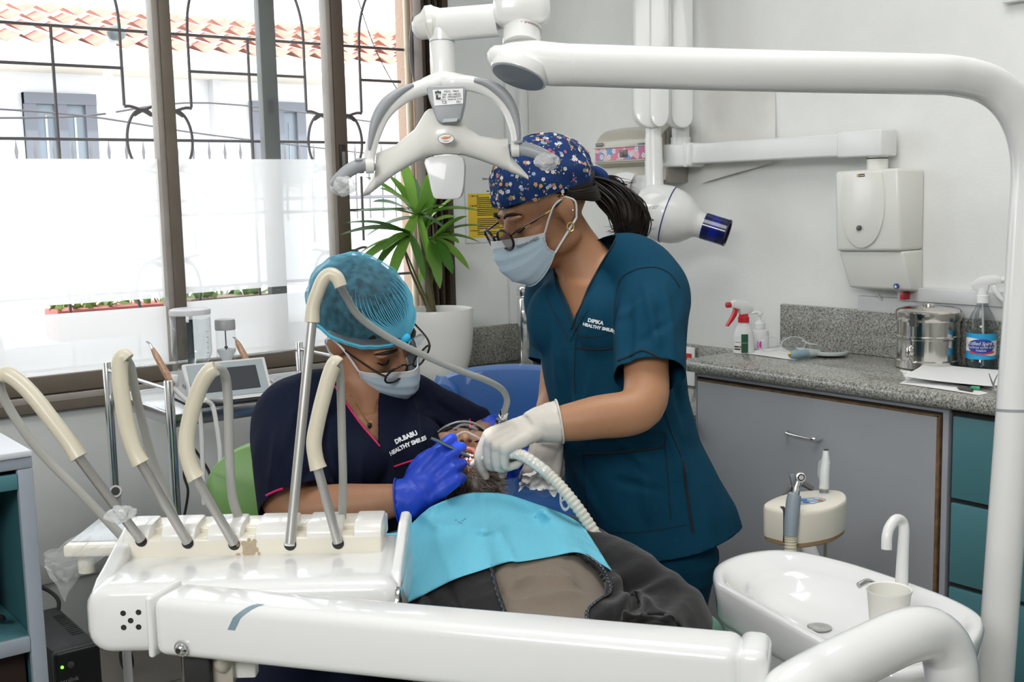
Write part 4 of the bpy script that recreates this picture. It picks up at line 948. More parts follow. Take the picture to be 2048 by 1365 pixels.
# ---- shelf unit at the left edge
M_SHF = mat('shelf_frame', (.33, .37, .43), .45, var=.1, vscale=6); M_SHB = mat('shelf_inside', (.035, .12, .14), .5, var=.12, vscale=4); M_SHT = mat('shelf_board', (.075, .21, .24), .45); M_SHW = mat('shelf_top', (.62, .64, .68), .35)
SA, SB, SHH = .565, 2.21, .952
sh = thing('shelf_unit', 'grey edged open shelf unit with teal inside at the left edge', 'shelf', RM(.1, SB + .2, 0))
def SBX(a0, a1, b0, b1, h0, h1, name, m, par=sh, bev=.003): mb = MB(); mb.boxF(RM, a0, a1, b0, b1, h0, h1, bev); return part(name, mb, m, par)
SBX(-.5, SA, SB - .004, SB + .42, SHH - .012, SHH, 'top_board', M_SHW)
SBX(-.5, SA, SB, SB + .018, SHH - .034, SHH - .012, 'top_edge', M_SHF); SBX(SA - .028, SA, SB, SB + .018, 0, SHH - .034, 'upright_edge', M_SHF); SBX(-.5, -.472, SB, SB + .018, 0, SHH - .034, 'upright_edge', M_SHF)
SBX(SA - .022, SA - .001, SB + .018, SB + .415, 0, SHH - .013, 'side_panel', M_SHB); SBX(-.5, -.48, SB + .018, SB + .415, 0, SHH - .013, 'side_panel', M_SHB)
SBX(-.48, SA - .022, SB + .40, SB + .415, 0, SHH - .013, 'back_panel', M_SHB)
def bh(x, y): return onpl(x, y, D2, SB).z
h1 = bh(42, 948); h0 = bh(42, 973)
SBX(-.48, SA - .026, SB + .006, SB + .40, h0, h0 + .012, 'shelf_board', M_SHT); SBX(-.472, SA - .028, SB, SB + .014, h0 - .006, h1, 'drawer_front', M_SHT)
h2 = bh(60, 1295)
SBX(-.48, SA - .022, SB + .006, SB + .40, h2, h2 + .02, 'shelf_board', M_SHT); SBX(-.472, SA - .028, SB, SB + .012, h2 - .01, h2 + .02, 'shelf_edge', M_SHF)
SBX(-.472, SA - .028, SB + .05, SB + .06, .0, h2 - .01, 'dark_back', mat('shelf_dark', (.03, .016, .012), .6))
# papers in the slot and a box inside the lower compartment
mb = MB(); 
for k in range(4): mb.bevhex([RM(a, b, h1 + .004 + .004 * k + z) for z in (.0, .003) for a, b in ((.2, SB + .03 + .01 * k), (SA - .04 - .02 * k, SB + .03 + .01 * k), (SA - .04 - .02 * k, SB + .3), (.2, SB + .3))], .001, 1)
part('paper_stack', mb, mat('old_paper', (.30, .22, .17), .8), None, label='brownish papers in the narrow slot under the shelf top', cat='papers')
t = thing('shelf_device', 'dark rounded device standing inside the open teal shelf', 'device', RM(.32, SB + .2, h2 + .02))
mb = MB(); mb.boxF(RM, .12, .475, SB + .10, SB + .36, h2 + .021, h2 + .27, .03, 3); part('body', mb, mat('device_dark', (.05, .07, .10), .4), t)
mb = MB(); mb.tube([RM(.46, SB + .09, h2 + .06), RM(.50, SB + .06, h2 + .05), RM(.505, SB + .09, h2 + .036), RM(.47, SB + .14, h2 + .034)], .006, 8, 6); part('cable', mb, mat('cable_black', (.012, .012, .014), .45), t)
# ---- power supply box on the floor
ub = RM(.845, 3.02, 0)
t = thing('power_supply', 'black power supply box with a green light standing on the floor', 'power supply', ub)
M_UPS = mat('ups_black', (.022, .022, .024), .5, bump=.03, bscale=150)
w, d, h = .115, .36, .243
mb = MB(); mb.boxF(RM, ub.x - w / 2, ub.x + w / 2, ub.y + .02, ub.y + d, .0, h, .006); part('case', mb, M_UPS, t)
mb = MB(); mb.boxF(RM, ub.x - w / 2 - .003, ub.x + w / 2 + .003, ub.y - .012, ub.y + .022, .0, h + .002, .012, 3); fp = part('front_panel', mb, mat('ups_front', (.016, .016, .018), .35), t)
uy = ub.y - .012
mb = MB(); mb.cyl(RM(ub.x - .042, uy + .002, h - .038), RM(ub.x - .042, uy - .003, h - .038), .004, 12); part('green_light', mb, mat('led_green', (.1, .6, .05), .4, emit=(.2, 1, .05), estr=2.5), fp)
mb = MB(); mb.cyl(RM(ub.x - .020, uy + .002, h - .037), RM(ub.x - .020, uy - .005, h - .037), .009, 20, bev=.002); part('button', mb, mat('button_mid', (.10, .10, .10), .4), fp)
text_part('lettering', 'prolink', .017, RM(ub.x - .026, uy, h - .078), D1, ZU, mat('letter_silver', (.35, .35, .36), .4), fp, off=.0005, extrude=.0002)
mb = MB(); mb.boxF(RM, ub.x - .048, ub.x + .006, uy - .0005, uy, h - .101, h - .099); part('faint_print', mb, mat('letter_dim', (.14, .14, .15), .4), fp)
mb = MB()
for k in range(12): mb.boxF(RM, ub.x + .02, ub.x + .05, ub.y + .10 + .016 * k, ub.y + .106 + .016 * k, h - .001, h + .0015)
part('vent_slat', mb, M_LK, t, kind='stuff')
mb = MB(); mb.tube([RM(ub.x + .03, ub.y + .30, h - .03), RM(ub.x + .06, ub.y + .36, h + .02), RM(ub.x + .02, ub.y + .44, h + .05), RM(ub.x - .08, ub.y + .47, h + .06), RM(ub.x - .2, ub.y + .48, h + .05)], .006, 8, 6); part('power_cord', mb, mat('cable_black'), t)
# ---- steel trolley
TH = .85
ta0, tb0 = 1.10, 2.90; ta1, tb1 = 1.70, 3.36
tr = thing('steel_trolley', 'stainless steel trolley by the window carrying the dental scaler', 'trolley', RM(1.35, 3.1, 0))
M_TRAY = mat('trolley_steel', (.60, .61, .63), .22, 1., bump=.02, bscale=25)
mb = MB(); mb.boxF(RM, ta0, ta1, tb0, tb1, TH - .006, TH, .002); part('tray', mb, M_TRAY, tr)
mb = MB(); mb.boxF(RM, ta0, ta1, tb0 - .002, tb0 + .01, TH - .034, TH + .001, .002); mb.boxF(RM, ta0 - .002, ta0 + .01, tb0, tb1, TH - .034, TH + .001, .002); mb.boxF(RM, ta1 - .01, ta1 + .002, tb0, tb1, TH - .034, TH + .001, .002); mb.boxF(RM, ta0, ta1, tb1 - .01, tb1 + .002, TH - .034, TH + .001, .002); part('tray_rim', mb, M_TRAY, tr)
mb = MB(); mb.boxF(RM, ta0, ta1, tb0, tb1, .3, .306, .002); part('lower_tray', mb, M_TRAY, tr)
PO = []
for a, b in ((ta0 - .012, tb0 - .012), (ta1 + .012, tb0 - .012), (ta0 - .012, tb1 + .012), (ta1 + .012, tb1 + .012)):
    mb = MB(); mb.cyl(RM(a, b, .07), RM(a, b, TH + .095), .0125, 18, bev=.003); part('post', mb, M_CHROME, tr)
    mb = MB(); mb.cyl(RM(a - .012, b, .035), RM(a + .012, b, .035), .035, 20, bev=.004); part('caster', mb, M_LK, tr)
for (a, b), (a2, b2) in (((ta0 - .012, tb0), (ta0 - .012, tb1)), ((ta0, tb1 + .012), (ta1, tb1 + .012)), ((ta1 + .012, tb0), (ta1 + .012, tb1))):
    mb = MB(); mb.tube([RM(a, b, TH + .07), RM(a2, b2, TH + .07)], .005, 10, smooth=False); part('rail', mb, M_CHROME, tr)
# ---- dental scaler
sc_c = RM(1.30, 3.05, TH)
Rz = Matrix.Rotation(math.radians(-6), 3, 'Z')
sc = thing('dental_scaler', 'white ultrasonic scaler with grey screen on the steel trolley', 'dental scaler', sc_c)
def SCP(x, y, z): return sc_c + Rz @ Vector((x, y, z))
M_SCW = mat('scaler_white', (.76, .76, .76), .35, coat=.2)
prof = [(-.105, .012), (-.085, .028), (-.04, .085), (-.028, .092), (.02, .088), (.11, .075), (.12, .03), (.115, .006), (-.09, .006)]
bm = bmesh.new()
mb = MB(); mb.rings([[SCP(x, y, z) for y, z in prof] for x in (-.115, .115)]); part('body', mb, M_SCW, sc, angle=30)
mb = MB(); mb.bevhex([SCP(x, y, z) for z, ys in ((0, 0), (.012, 0)) for x, y in ((-.11, -.098), (.11, -.098), (.11, .112), (-.11, .112))], .003, 1); part('foot_plate', mb, mat('scaler_dark', (.08, .08, .085), .5), sc)
# screen face: tilted slab
nx = Vector((1, 0, 0)); fy = Vector((0, .052, .085)).normalized(); fn = nx.cross(fy)
o_ = Vector((0, -.067, .058))
def FP(x, y, z): return sc_c + Rz @ (o_ + nx * x + fy * y + fn * z)
mb = MB(); mb.bevhex([FP(x, y, z) for z in (-.006, .006) for x, y in ((-.118, -.058), (.118, -.058), (.118, .062), (-.118, .062))], .005, 2); bz = part('bezel', mb, M_SCW, sc)
mb = MB(); mb.bevhex([FP(x, y, z) for z in (.005, .0075) for x, y in ((-.108, -.048), (.108, -.048), (.108, .055), (-.108, .055))], .001, 1); part('face_panel', mb, mat('scaler_panel', (.30, .36, .38), .3), sc)
mb = MB(); mb.bevhex([FP(x, y, z) for z in (.007, .0085) for x, y in ((-.075, -.032), (.085, -.032), (.085, .038), (-.075, .038))], .0005, 1); part('screen', mb, mat('scaler_screen', (.045, .05, .058), .35, spec=.15), sc)
text_part('lettering', 'PT-A', .016, SCP(-.1155, -.045, .05), Rz @ Vector((0, -1, 0)), ZU, M_LK, sc, off=.001, extrude=.0001)
# water bottles (two of them sit on the machine)
M_WATERG = glass_mat('bottle_clear', (.96, .97, .975))
M_LID = mat('lid_grey', (.52, .53, .54), .35)
wb = SCP(-.062, .05, .082)
t = thing('water_bottle', 'large clear water bottle with pale grey lid on the scaler', 'bottle', wb)
mb = MB(); mb.lathe([(.001, .001), (.040, 0), (.043, .004), (.044, .02), (.053, .04), (.056, .05), (.056, .158), (.054, .162)], up4(wb), 36); part('body', mb, M_WATERG, t)
mb = MB(); mb.lathe([(.057, .158), (.0575, .166), (.0565, .172), (.05, .175), (.001, .177)], up4(wb), 36); part('lid', mb, mat('lid_white', (.66, .66, .68), .35), t)
mb = MB(); mb.lathe([(.001, .004), (.039, .003), (.042, .02), (.051, .04), (.054, .05), (.054, .148), (.001, .148)], up4(wb), 32); part('water', mb, glass_mat('water', (.93, .945, .95)), t)
mb = MB(); mb.boxF(lambda x, y, z: wb + Rz @ Vector((x, y, z)), .0, .02, .045, .05, .006, .148, .002); part('dark_strip', mb, mat('strip_dark', (.07, .08, .09), .4), t)
mb = MB(); mb.boxF(lambda x, y, z: wb + Rz @ Vector((x, y, z)), -.004, .006, -.02, -.01, .002, .014, .002); part('valve', mb, mat('valve_yellow', (.6, .55, .3), .4), t)
mb = MB()
for k in range(6): mb.boxF(lambda x, y, z: wb + Rz @ Vector((x, y, z)), .028, .034, -.0475, -.0465, .035 + .015 * k, .036 + .015 * k)
part('scale_marks', mb, M_LK, t)
wb2 = SCP(.038, .055, .08)
t = thing('small_bottle', 'small clear bottle with funnel inside and grey cap on the scaler', 'bottle', wb2)
mb = MB(); mb.lathe([(.026, 0), (.0275, .003), (.0275, .11), (.027, .112)], up4(wb2), 28, caps=False); part('body', mb, M_WATERG, t)
mb = MB(); mb.lathe([(.0285, .108), (.029, .112), (.029, .134), (.027, .138), (.001, .139)], up4(wb2), 28); part('cap', mb, mat('cap_grey', (.36, .37, .37), .4), t)
mb = MB(); mb.lathe([(.027, .052), (.026, .046), (.012, .016), (.011, .0), (.001, 0)], up4(wb2), 24, caps=False); part('funnel', mb, mat('funnel_grey', (.60, .62, .64), .3, alpha=.75), t)
mb = MB(); mb.cyl(wb2 + ZU * .05, wb2 + ZU * .11, .0018, 8); mb.cyl(wb2 + ZU * .055, wb2 + ZU * .06, .005, 10); part('stem', mb, M_LK, t)
# wrapped handpieces beside the scaler
M_WRAPB = mat('wrapped_copper', (.52, .30, .18), .3, coat=.5, bump=.5, bscale=140)
for k, (x0, y0, x1, y1, Z, lb) in enumerate(((344, 768, 306, 700, 3.02, 'copper coloured wrapped scaler handpiece at the left of the machine'), (494, 722, 474, 684, 3.32, 'copper coloured wrapped scaler handpiece behind the screen'))):
    a, b = at(x0, y0, Z), at(x1, y1, Z); t = thing('scaler_handpiece', lb, 'handpiece', a)
    mb = MB(); mb.tube([a, a.lerp(b, .3), a.lerp(b, .8), b], [.008, .0095, .0085, .006], 14, smooth=False, round_end=True); part('sleeve', mb, M_WRAPB, t)
    mb = MB(); mb.tube([b, b.lerp(a, -.18), b.lerp(a, -.25) + XC * -.006], [.0045, .003, .0008], 8, 3); part('tip', mb, M_STEEL, t)
    if k == 0:
        mb = MB(); mb.cyl(a + V3(.0, .012, -.01), a + V3(.002, .012, .022), .013, 16, bev=.003); part('holder', mb, M_SCW, sc)
mb = MB(); mb.tube([at(345, 775, 3.0), at(372, 800, 2.98), at(395, 815, 2.97), at(402, 850, 2.97), at(405, 920, 2.97), at(408, 1010, 2.97)], .006, 8, 6); part('cord', mb, mat('cord_white', (.66, .66, .65), .4), None, label='white cord hanging from the scaler past the trolley front', cat='cord')
mb = MB(); mb.tube([SCP(-.02, -.112, .010), at(412, 800, 2.95), at(425, 812, 2.95), at(433, 850, 2.95), at(440, 905, 2.95), at(441, 960, 2.95)], .006, 8, 6); part('cord', mb, mat('cord_white'), None, label='white cord falling from the screen side of the scaler', cat='cord')
mb = MB(); mb.tube([SCP(.09, -.105, .015), SCP(.105, -.135, .014), SCP(.125, -.165, .008), SCP(.135, -.175, -.03), SCP(.14, -.175, -.12)], .005, 8, 6); part('cord', mb, mat('cord_white'), sc)
mb = MB(); mb.tube([SCP(.12, .02, .06), SCP(.15, -.02, .03), SCP(.165, -.06, .010), SCP(.18, -.02, .008)], .004, 8, 6); part('cord', mb, mat('cord_white'), sc)
mb = MB(); mb.tube([at(372, 900, 3.3), at(368, 950, 3.3), at(376, 985, 3.3), at(366, 1045, 3.3)], .004, 8, 6); part('thin_cable', mb, mat('cable_black'), None, label='thin black cable hanging in front of the wall behind the trolley post', cat='cable')
mb = MB(); mb.tube([at(386, 895, 3.25), at(400, 915, 3.25), at(420, 950, 3.25), at(428, 1000, 3.25)], .004, 8, 6); part('thin_cable', mb, mat('cable_black'), None, label='thin black cable slanting behind the green stool back', cat='cable')
# pipe end by the trolley
mb = MB(); a = at(232, 984, 2.75); b = at(238, 1075, 2.8); mb.tube([a, a + (b - a) * .05, b, Vector((b.x, b.y, 0))], .011, 16, smooth=False); t = part('pipe_stub', mb, mat('pipe_white', (.6, .6, .6), .4), None, label='open ended grey pipe rising from the floor behind the delivery unit', cat='pipe')
mb = MB(); d = (at(228, 980, 2.7) - a).normalized(); mb.cyl(a - d * .002, a + d * .012, .0145, 20); p_ = part('mouth', mb, mat('pipe_white'), t); mb = MB(); mb.cyl(a + d * .006, a + d * .0125, .010, 16); part('bore', mb, M_LK, t)
# ---- plant and pot
pb = RM(2.36, 3.53, LT)
rt = .135
pt = thing('plant_pot', 'round white plant pot on the window counter holding the palm', 'pot', pb)
mb = MB(); mb.lathe([(.001, .0), (.085, .0), (.095, .006), (.112, .05), (.128, .12), (.135, .2), (.136, .26), (.134, .268), (.128, .268), (.124, .26), (.118, .10), (.001, .10)], up4(pb), 48, caps=False); part('pot', mb, mat('pot_white', (.74, .74, .72), .4, coat=.2), pt)
mb = MB(); mb.lathe([(.124, .235), (.06, .245), (.001, .24)], up4(pb), 32, caps=False); part('soil', mb, mat('soil', (.10, .06, .035), .95, bump=.8, bscale=60), pt)
pl_ = thing('palm_plant', 'lady palm with fanned green leaves growing in the white pot', 'plant', pb + ZU * .24)
def leaf_mat():
    m = mat('leaf_green', (.085, .24, .03), .38, coat=.15)
    tc = N(m, 'ShaderNodeTexCoord'); oi = N(m, 'ShaderNodeObjectInfo'); r = N(m, 'ShaderNodeValToRGB'); e = r.color_ramp.elements
    e[0].color = (.05, .16, .022, 1); e[1].color = (.26, .50, .08, 1); L(m, oi.outputs['Random'], r.inputs['Fac']); L(m, r.outputs[0], bsdf(m).inputs['Base Color'])
    b = bsdf(m); b.inputs['Transmission Weight'].default_value = 0
    tr = N(m, 'ShaderNodeBsdfTranslucent'); mx = N(m, 'ShaderNodeMixShader'); mx.inputs[0].default_value = .35; o = m.node_tree.nodes['Material Output']
    L(m, r.outputs[0], tr.inputs[0]); L(m, b.outputs[0], mx.inputs[1]); L(m, tr.outputs[0], mx.inputs[2]); L(m, mx.outputs[0], o.inputs[0]); return m
M_LEAF = leaf_mat(); M_STEM = mat('palm_stem', (.11, .10, .045), .7, bump=.5, bscale=100)
def leaflet(base, tip, w, droop, parent):
    base, tip = Vector(base), Vector(tip); d = tip - base; L_ = d.length; side = d.cross(Vector((random.uniform(-.3, .3), random.uniform(-.3, .3), 1))).normalized()
    mb = MB(); G = []
    n = 9
    for i in range(n + 1):
        s = i / n; p = base + d * s - ZU * (droop * L_ * s * s) + ZU * (.12 * L_ * math.sin(math.pi * s) * .5)
        ww = w * (math.sin(math.pi * min(1, s * .93 + .06)) ** .6) * (1 if s < .93 else .55)
        G.append([p - side * ww + ZU * ww * .35, p, p + side * ww + ZU * ww * .35])
    mb.grid(G); return part('leaf', mb, M_LEAF, parent, raw=True)
# stalk heads with their leaf fans; pixel target of each fan centre and of its leaf tips
ZP = proj(pb)[2]
fans = [((835, 432), [(757, 372), (800, 300), (905, 305), (870, 352), (895, 408), (960, 412), (700, 422), (728, 470), (745, 398), (800, 520), (905, 470), (860, 530)], -.05),
        ((820, 470), [(676, 466), (705, 535), (745, 540), (775, 575), (715, 500), (690, 440), (850, 560), (765, 500)], -.12),
        ((862, 480), [(935, 430), (968, 440), (938, 528), (918, 485), (905, 545), (880, 575), (835, 580), (960, 478), (900, 520)], .0),
        ((850, 455), [(860, 340), (820, 345), (930, 380), (778, 345), (890, 365), (730, 345), (910, 430)], .08)]
for k, (c_, tips, dz) in enumerate(fans):
    cpt = at(c_[0], c_[1], ZP + dz)
    mb = MB(); b0 = pb + V3(random.uniform(-.03, .03), random.uniform(-.03, .03), .23)
    mb.tube([b0, b0.lerp(cpt, .5) + V3(random.uniform(-.02, .02), 0, 0), cpt], [.009, .007, .004], 8, 6); part('stem', mb, M_STEM, pl_)
    for (tx, ty) in tips:
        tp_ = at(tx, ty, ZP + dz + random.uniform(-.14, .12)); leaflet(cpt + V3(random.uniform(-.006, .006), 0, random.uniform(-.01, .01)), tp_, random.uniform(.020, .031), random.uniform(.02, .11), pl_)
for k in range(3):
    mb = MB(); b0 = pb + V3(random.uniform(-.04, .04), random.uniform(-.04, .04), .23); tp_ = at(random.uniform(800, 870), random.uniform(440, 500), ZP); mb.tube([b0, b0.lerp(tp_, .6) + V3(.015 * (k - 1), 0, 0), tp_], [.006, .004, .003], 8, 5); part('stem', mb, M_STEM, pl_)
# ================================================================== operating lamp
ZL = 1.80                                                     # depth of the lamp head
lm = thing('operating_lamp', 'white dental operating lamp on its long curved pole arm', 'lamp', ath(1988, 1400, .45))
M_LWH = mat('lamp_white', (.80, .80, .785), .18, coat=.6); M_LOFF = mat('lamp_offwhite', (.74, .735, .69), .34, coat=.25); M_LGR = mat('lamp_grey', (.33, .345, .36), .4); M_LGL = mat('lamp_lightgrey', (.60, .61, .62), .35, coat=.3)
# pole and arm: one bent tube
pole = [at(1985, 1600, 2.02), at(1990, 1365, 1.98), at(2013, 1050, 1.96), at(2030, 822, 1.95)]
mb = MB(); mb.tube(pole, .0305, 28, smooth=False); part('pole', mb, M_LWH, lm)
mb = MB(); mb.tube([at(2030, 824, 1.95), at(2030, 818, 1.95)], .0308, 28, smooth=False); part('pole_joint', mb, M_LGR, lm)
path = [at(2030, 820, 1.95), at(2043, 640, 1.945), at(2054, 470, 1.94), at(2062, 340, 1.94), at(2052, 262, 1.93), at(2022, 205, 1.92), at(1975, 168, 1.91), at(1910, 152, 1.89), at(1830, 148, 1.87), at(1500, 141, 1.82), at(1140, 130, 1.78)]
mb = MB(); mb.tube(path, [.0305, .0305, .031, .032, .033, .033, .033, .033, .033, .033, .0325], 32, 7); part('arm', mb, M_LWH, lm)
# elbow housing
s = 1.78 / FPX
mb = MB(); a, b = at(1142, 130, 1.78), at(1020, 126, 1.775)
mb.tube([a, at(1136, 130, 1.78), at(1100, 128, 1.778), at(1060, 122, 1.776), at(1020, 117, 1.775), at(996, 112, 1.775)], [42 * s, 42 * s, 43 * s, 41 * s, 33 * s, 22 * s], 32, 6, round_end=True); part('elbow', mb, M_LWH, lm)
mb = MB(); c = at(1040, 143, 1.772); 
axis = V3(-.33, -.27, -.9).normalized()
Rr = axis.to_track_quat('Z', 'Y').to_matrix().to_4x4()
mb.lathe([(.0, -.01), (.043, -.01), (.046, .004), (.045, .009), (.04, .0095)], Matrix.Translation(c) @ Rr, 40); part('elbow_lip', mb, M_LWH, lm)
mb = MB(); mb.lathe([(.041, .006), (.041, .011), (.001, .012)], Matrix.Translation(c) @ Rr, 36); part('elbow_cap', mb, mat('cap_bluegrey', (.20, .23, .26), .25), lm)
mb = MB(); mb.cyl(at(1043, 92, 1.785), at(1044, 40, 1.80), 38 * s, 32); part('knuckle', mb, M_LWH, lm)
mb = MB(); mb.cyl(at(1044, 67, 1.793), at(1044, 63, 1.794), 38.8 * s, 32); part('knuckle_ring', mb, mat('ring_tan', (.40, .34, .28), .4), lm)
mb = MB(); c = at(1043, 20, 1.80); mb.box(c, (.088, .078, .052), Matrix((XC, YC, ZU)).transposed(), .018, 4); part('knuckle_block', mb, M_LWH, lm)
# upper link to the left
mb = MB(); mb.tube([at(1000, 40, 1.82), at(930, 46, 1.84), at(862, 52, 1.86)], [.026, .0265, .027], 28, smooth=False, flat=(1.0, .82)); part('upper_link', mb, M_LWH, lm)
mb = MB(); mb.tube([at(868, 49, 1.86), at(866, 49, 1.86), at(856, 50, 1.86), at(850, 52, 1.86)], [.0285, .031, .0305, .022], 28, smooth=False, round_end=True); part('link_end', mb, M_LOFF, lm)
mb = MB(); mb.cyl(at(884, 84, 1.855), at(884, 62, 1.855), .0205, 28, r2=.022); mb.cyl(at(886, 160, 1.85), at(884, 85, 1.855), .0200, 28, r2=.0203, bev=.001); part('neck', mb, M_LWH, lm)
mb = MB(); mb.cyl(at(884, 86, 1.855), at(884, 84, 1.855), .0207, 28); part('neck_ring', mb, M_LGR, lm)
# head local frame: face of the lamp towards the patient; seen from behind
def LP(x, y, d=0): return at(x, y, ZL + d)
mb = MB(); mb.tube([LP(846, 172, .03), LP(886, 168, .03), LP(936, 166, .03)], [.012, .02, .012], 20, 6, flat=(1, .9)); part('yoke_hub', mb, M_LOFF, lm)
mb = MB(); mb.tube([LP(872, 168, .02), LP(838, 178, .015), LP(800, 197, .0), LP(768, 228, -.01), LP(750, 266, -.015), LP(741, 300, -.015), LP(738, 326, -.015)], [.013, .0125, .0118, .011, .0105, .0095, .008], 18, 6, round_end=True); part('yoke_arm', mb, M_LWH, lm)
mb = MB(); mb.tube([LP(905, 166, .02), LP(945, 168, .02), LP(985, 183, .02), LP(1012, 210, .02), LP(1028, 245, .02), LP(1034, 275, .02), LP(1030, 296, .02)], [.013, .0125, .0118, .011, .0105, .0095, .008], 18, 6, round_end=True); part('yoke_arm', mb, M_LWH, lm)
mb = MB(); mb.tube([LP(826, 170, .0), LP(800, 183, -.01), LP(770, 208, -.02), LP(751, 240, -.026), LP(743, 270, -.027), LP(738, 300, -.026)], [.003, .0065, .0085, .0075, .005, .002], 12, 6); part('yoke_strip', mb, M_LGR, lm)
mb = MB(); mb.tube([LP(948, 160, .004), LP(975, 166, .004), LP(1004, 186, .004), LP(1024, 214, .004), LP(1035, 250, .005), LP(1037, 285, .006)], [.003, .0065, .0085, .0075, .005, .002], 12, 6); part('yoke_strip', mb, M_LGR, lm)
# driver box with rating plate
bo = [(852, 176), (858, 172), (926, 170), (932, 177), (929, 205), (921, 240), (912, 247), (884, 248), (874, 242), (858, 200)]
mb = MB(); mb.prism([LP(x, y, -.055) for x, y in bo], YC * .05, .005, 3); dbx = part('driver_box', mb, M_LGR, lm)
mb = MB(); mb.prism([LP(x, y, -.0585) for x, y in ((886, 238), (917, 236), (914, 244), (884, 246))], YC * .005, .001, 1); part('box_tab', mb, mat('tab_grey', (.38, .40, .41), .35), dbx)
lp = [LP(865, 180, -.0565), LP(926, 177, -.0565), LP(926, 207, -.0565), LP(869, 212, -.0565)]
mb = MB(); mb.prism(lp, YC * .0006); pl = part('rating_plate', mb, mat('plate_silver', (.75, .75, .76), .3), dbx)
X_ = (lp[1] - lp[0]).normalized(); Y_ = (lp[0] - lp[3]).normalized()
for tx, sz, px, py in (('MOD.  MAIA', .0042, 903, 183), ('REF  401108535', .0042, 903, 189), ('SN  1970360737', .0042, 903, 194), ('24 V~  50/60 Hz  0.4 A', .0034, 903, 199), ('CE', .006, 889, 205), ('EN', .005, 917, 204)):
    text_part('lettering', tx, sz, LP(px, py, -.057), X_, Y_, M_LK, pl, off=.0004, extrude=.0001)
mb = MB()
for q, (dx, dy) in enumerate(((-4, 1), (0, -.5), (4, 1))):
    mb.prism([LP(876 + dx + 2.1 * math.cos(a), 184 + dy + 2.6 * math.sin(a), -.0578) for a in [2 * math.pi * k / 10 for k in range(10)]], YC * .0008); mb.prism([LP(876 + dx + e, 184 + dy + f_, -.0578) for e, f_ in ((-.5, 2), (.5, 2), (.5, 5.5), (-.5, 5.5))], YC * .0008)
part('tree_logo', mb, M_LK, pl)
mb = MB(); mb.prism([LP(x, y, -.0578) for x, y in ((872, 190), (876, 190), (876, 196), (881, 194), (881, 199), (872, 199))], YC * .0008); part('factory_mark', mb, M_LK, pl)
# winged housing
st = [(726, 385, 393), (738, 362, 390), (749, 346, 381), (752, 306, 379), (790, 291, 349), (830, 258, 326), (850, 224, 316), (858, 218, 313), (893, 214, 309), (925, 236, 311), (934, 254, 313), (960, 272, 321), (1000, 278, 336), (1016, 276, 342), (1021, 312, 345), (1040, 333, 352), (1057, 352, 360)]
R_ = []
for x, y0, y1 in st:
    ym, hh = (y0 + y1) / 2, (y1 - y0) / 2; f_ = 1 - abs(x - 893) / 175.0; dp = .018 + .03 * max(f_, 0) ** 1.2; n_ = 20
    d0 = .03 * (1 - f_)                                           # wing tips sweep towards the patient
    ring_ = []
    for k in range(n_):
        a = 2 * math.pi * k / n_; cx, sx_ = math.cos(a), math.sin(a)
        ring_.append(LP(x, ym - hh * (abs(sx_) ** .75) * (1 if sx_ > 0 else -1), d0 - dp * cx * .75 - .012))
    R_.append(ring_)
mb = MB(); mb.rings(R_); hs_ = part('housing', mb, M_LOFF, lm, angle=50)
mb = MB(); bu = [(850, 318), (893, 311), (926, 316), (928, 360), (922, 392), (908, 398), (878, 398), (866, 392), (856, 350)]
mb.prism([LP(x, y, -.02) for x, y in cr(bu, 3, True)], YC * .055, .012, 4); part('reflector_cup', mb, M_LGL, lm)
c = LP(892, 278, -.0575)
nrm = (CAMP - c).normalized(); nrm = (nrm + ZU * .15).normalized()
Ro = nrm.to_track_quat('Z', 'Y').to_matrix()
mb = MB(); mb.add([c + Ro @ Vector((.0125 * math.cos(a), .0075 * math.sin(a), .001)) for a in [2 * math.pi * k / 28 for k in range(28)]], [tuple(range(28))]); lg = part('logo_oval', mb, M_LK, hs_, raw=True)
mb = MB(); mb.add([c + Ro @ Vector((.0118 * math.cos(a), .0068 * math.sin(a), .0014)) for a in [2 * math.pi * k / 28 for k in range(28)]], [tuple(range(28))]); part('logo_disc', mb, M_LWH, hs_, raw=True)
mb = MB(); mb.add([c + Ro @ Vector(p) for p in ((-.008, .001, .0018), (-.002, .0035, .0018), (.004, .003, .0018), (.0085, .0045, .0018), (.006, .001, .0018), (.001, -.0005, .0018), (-.004, -.001, .0018))], [tuple(range(7))]); part('logo_hand', mb, mat('logo_orange', (.65, .22, .10), .5), hs_, raw=True)
mb = MB(); mb.add([c + Ro @ Vector(p) for p in ((-.004, -.0042, .0018), (.004, -.0042, .0018), (.004, -.0028, .0018), (-.004, -.0028, .0018))], [(0, 1, 2, 3)]); part('logo_print', mb, M_LGR, hs_, raw=True)
# side grips, partly wrapped in film
M_FILMW = mat('crumpled_film', (.80, .81, .82), .12, alpha=.55, bump=1.0, bscale=90, coat=.5)
def crumple(c, r, name, parent, sx=1.2):
    bm = bmesh.new(); bmesh.ops.create_icosphere(bm, subdivisions=3, radius=r)
    for v in bm.verts:
        k = noise.noise(v.co * 90 + Vector((c[0] * 9, 0, 0))) * .45 + noise.noise(v.co * 210) * .25
        v.co = v.co * (1 + k); v.co.x *= sx
    mb = MB(); mb.bm(bm, Matrix.Translation(Vector(c)) @ Matrix((XC, YC, ZU)).transposed().to_4x4()); return part(name, mb, M_FILMW, parent, angle=25)
mb = MB(); mb.tube([LP(742, 334, -.02), LP(725, 330, -.022), LP(700, 340, -.03), LP(680, 357, -.036), LP(671, 366, -.038)], [.0085, .0105, .0105, .0098, .008], 18, 6, round_end=True); gl = part('grip', mb, M_LGR, lm)
mb = MB(); mb.tube([LP(747, 332, -.02), LP(731, 333, -.022)], .0115, 18, smooth=False); part('grip_collar', mb, M_LOFF, lm)
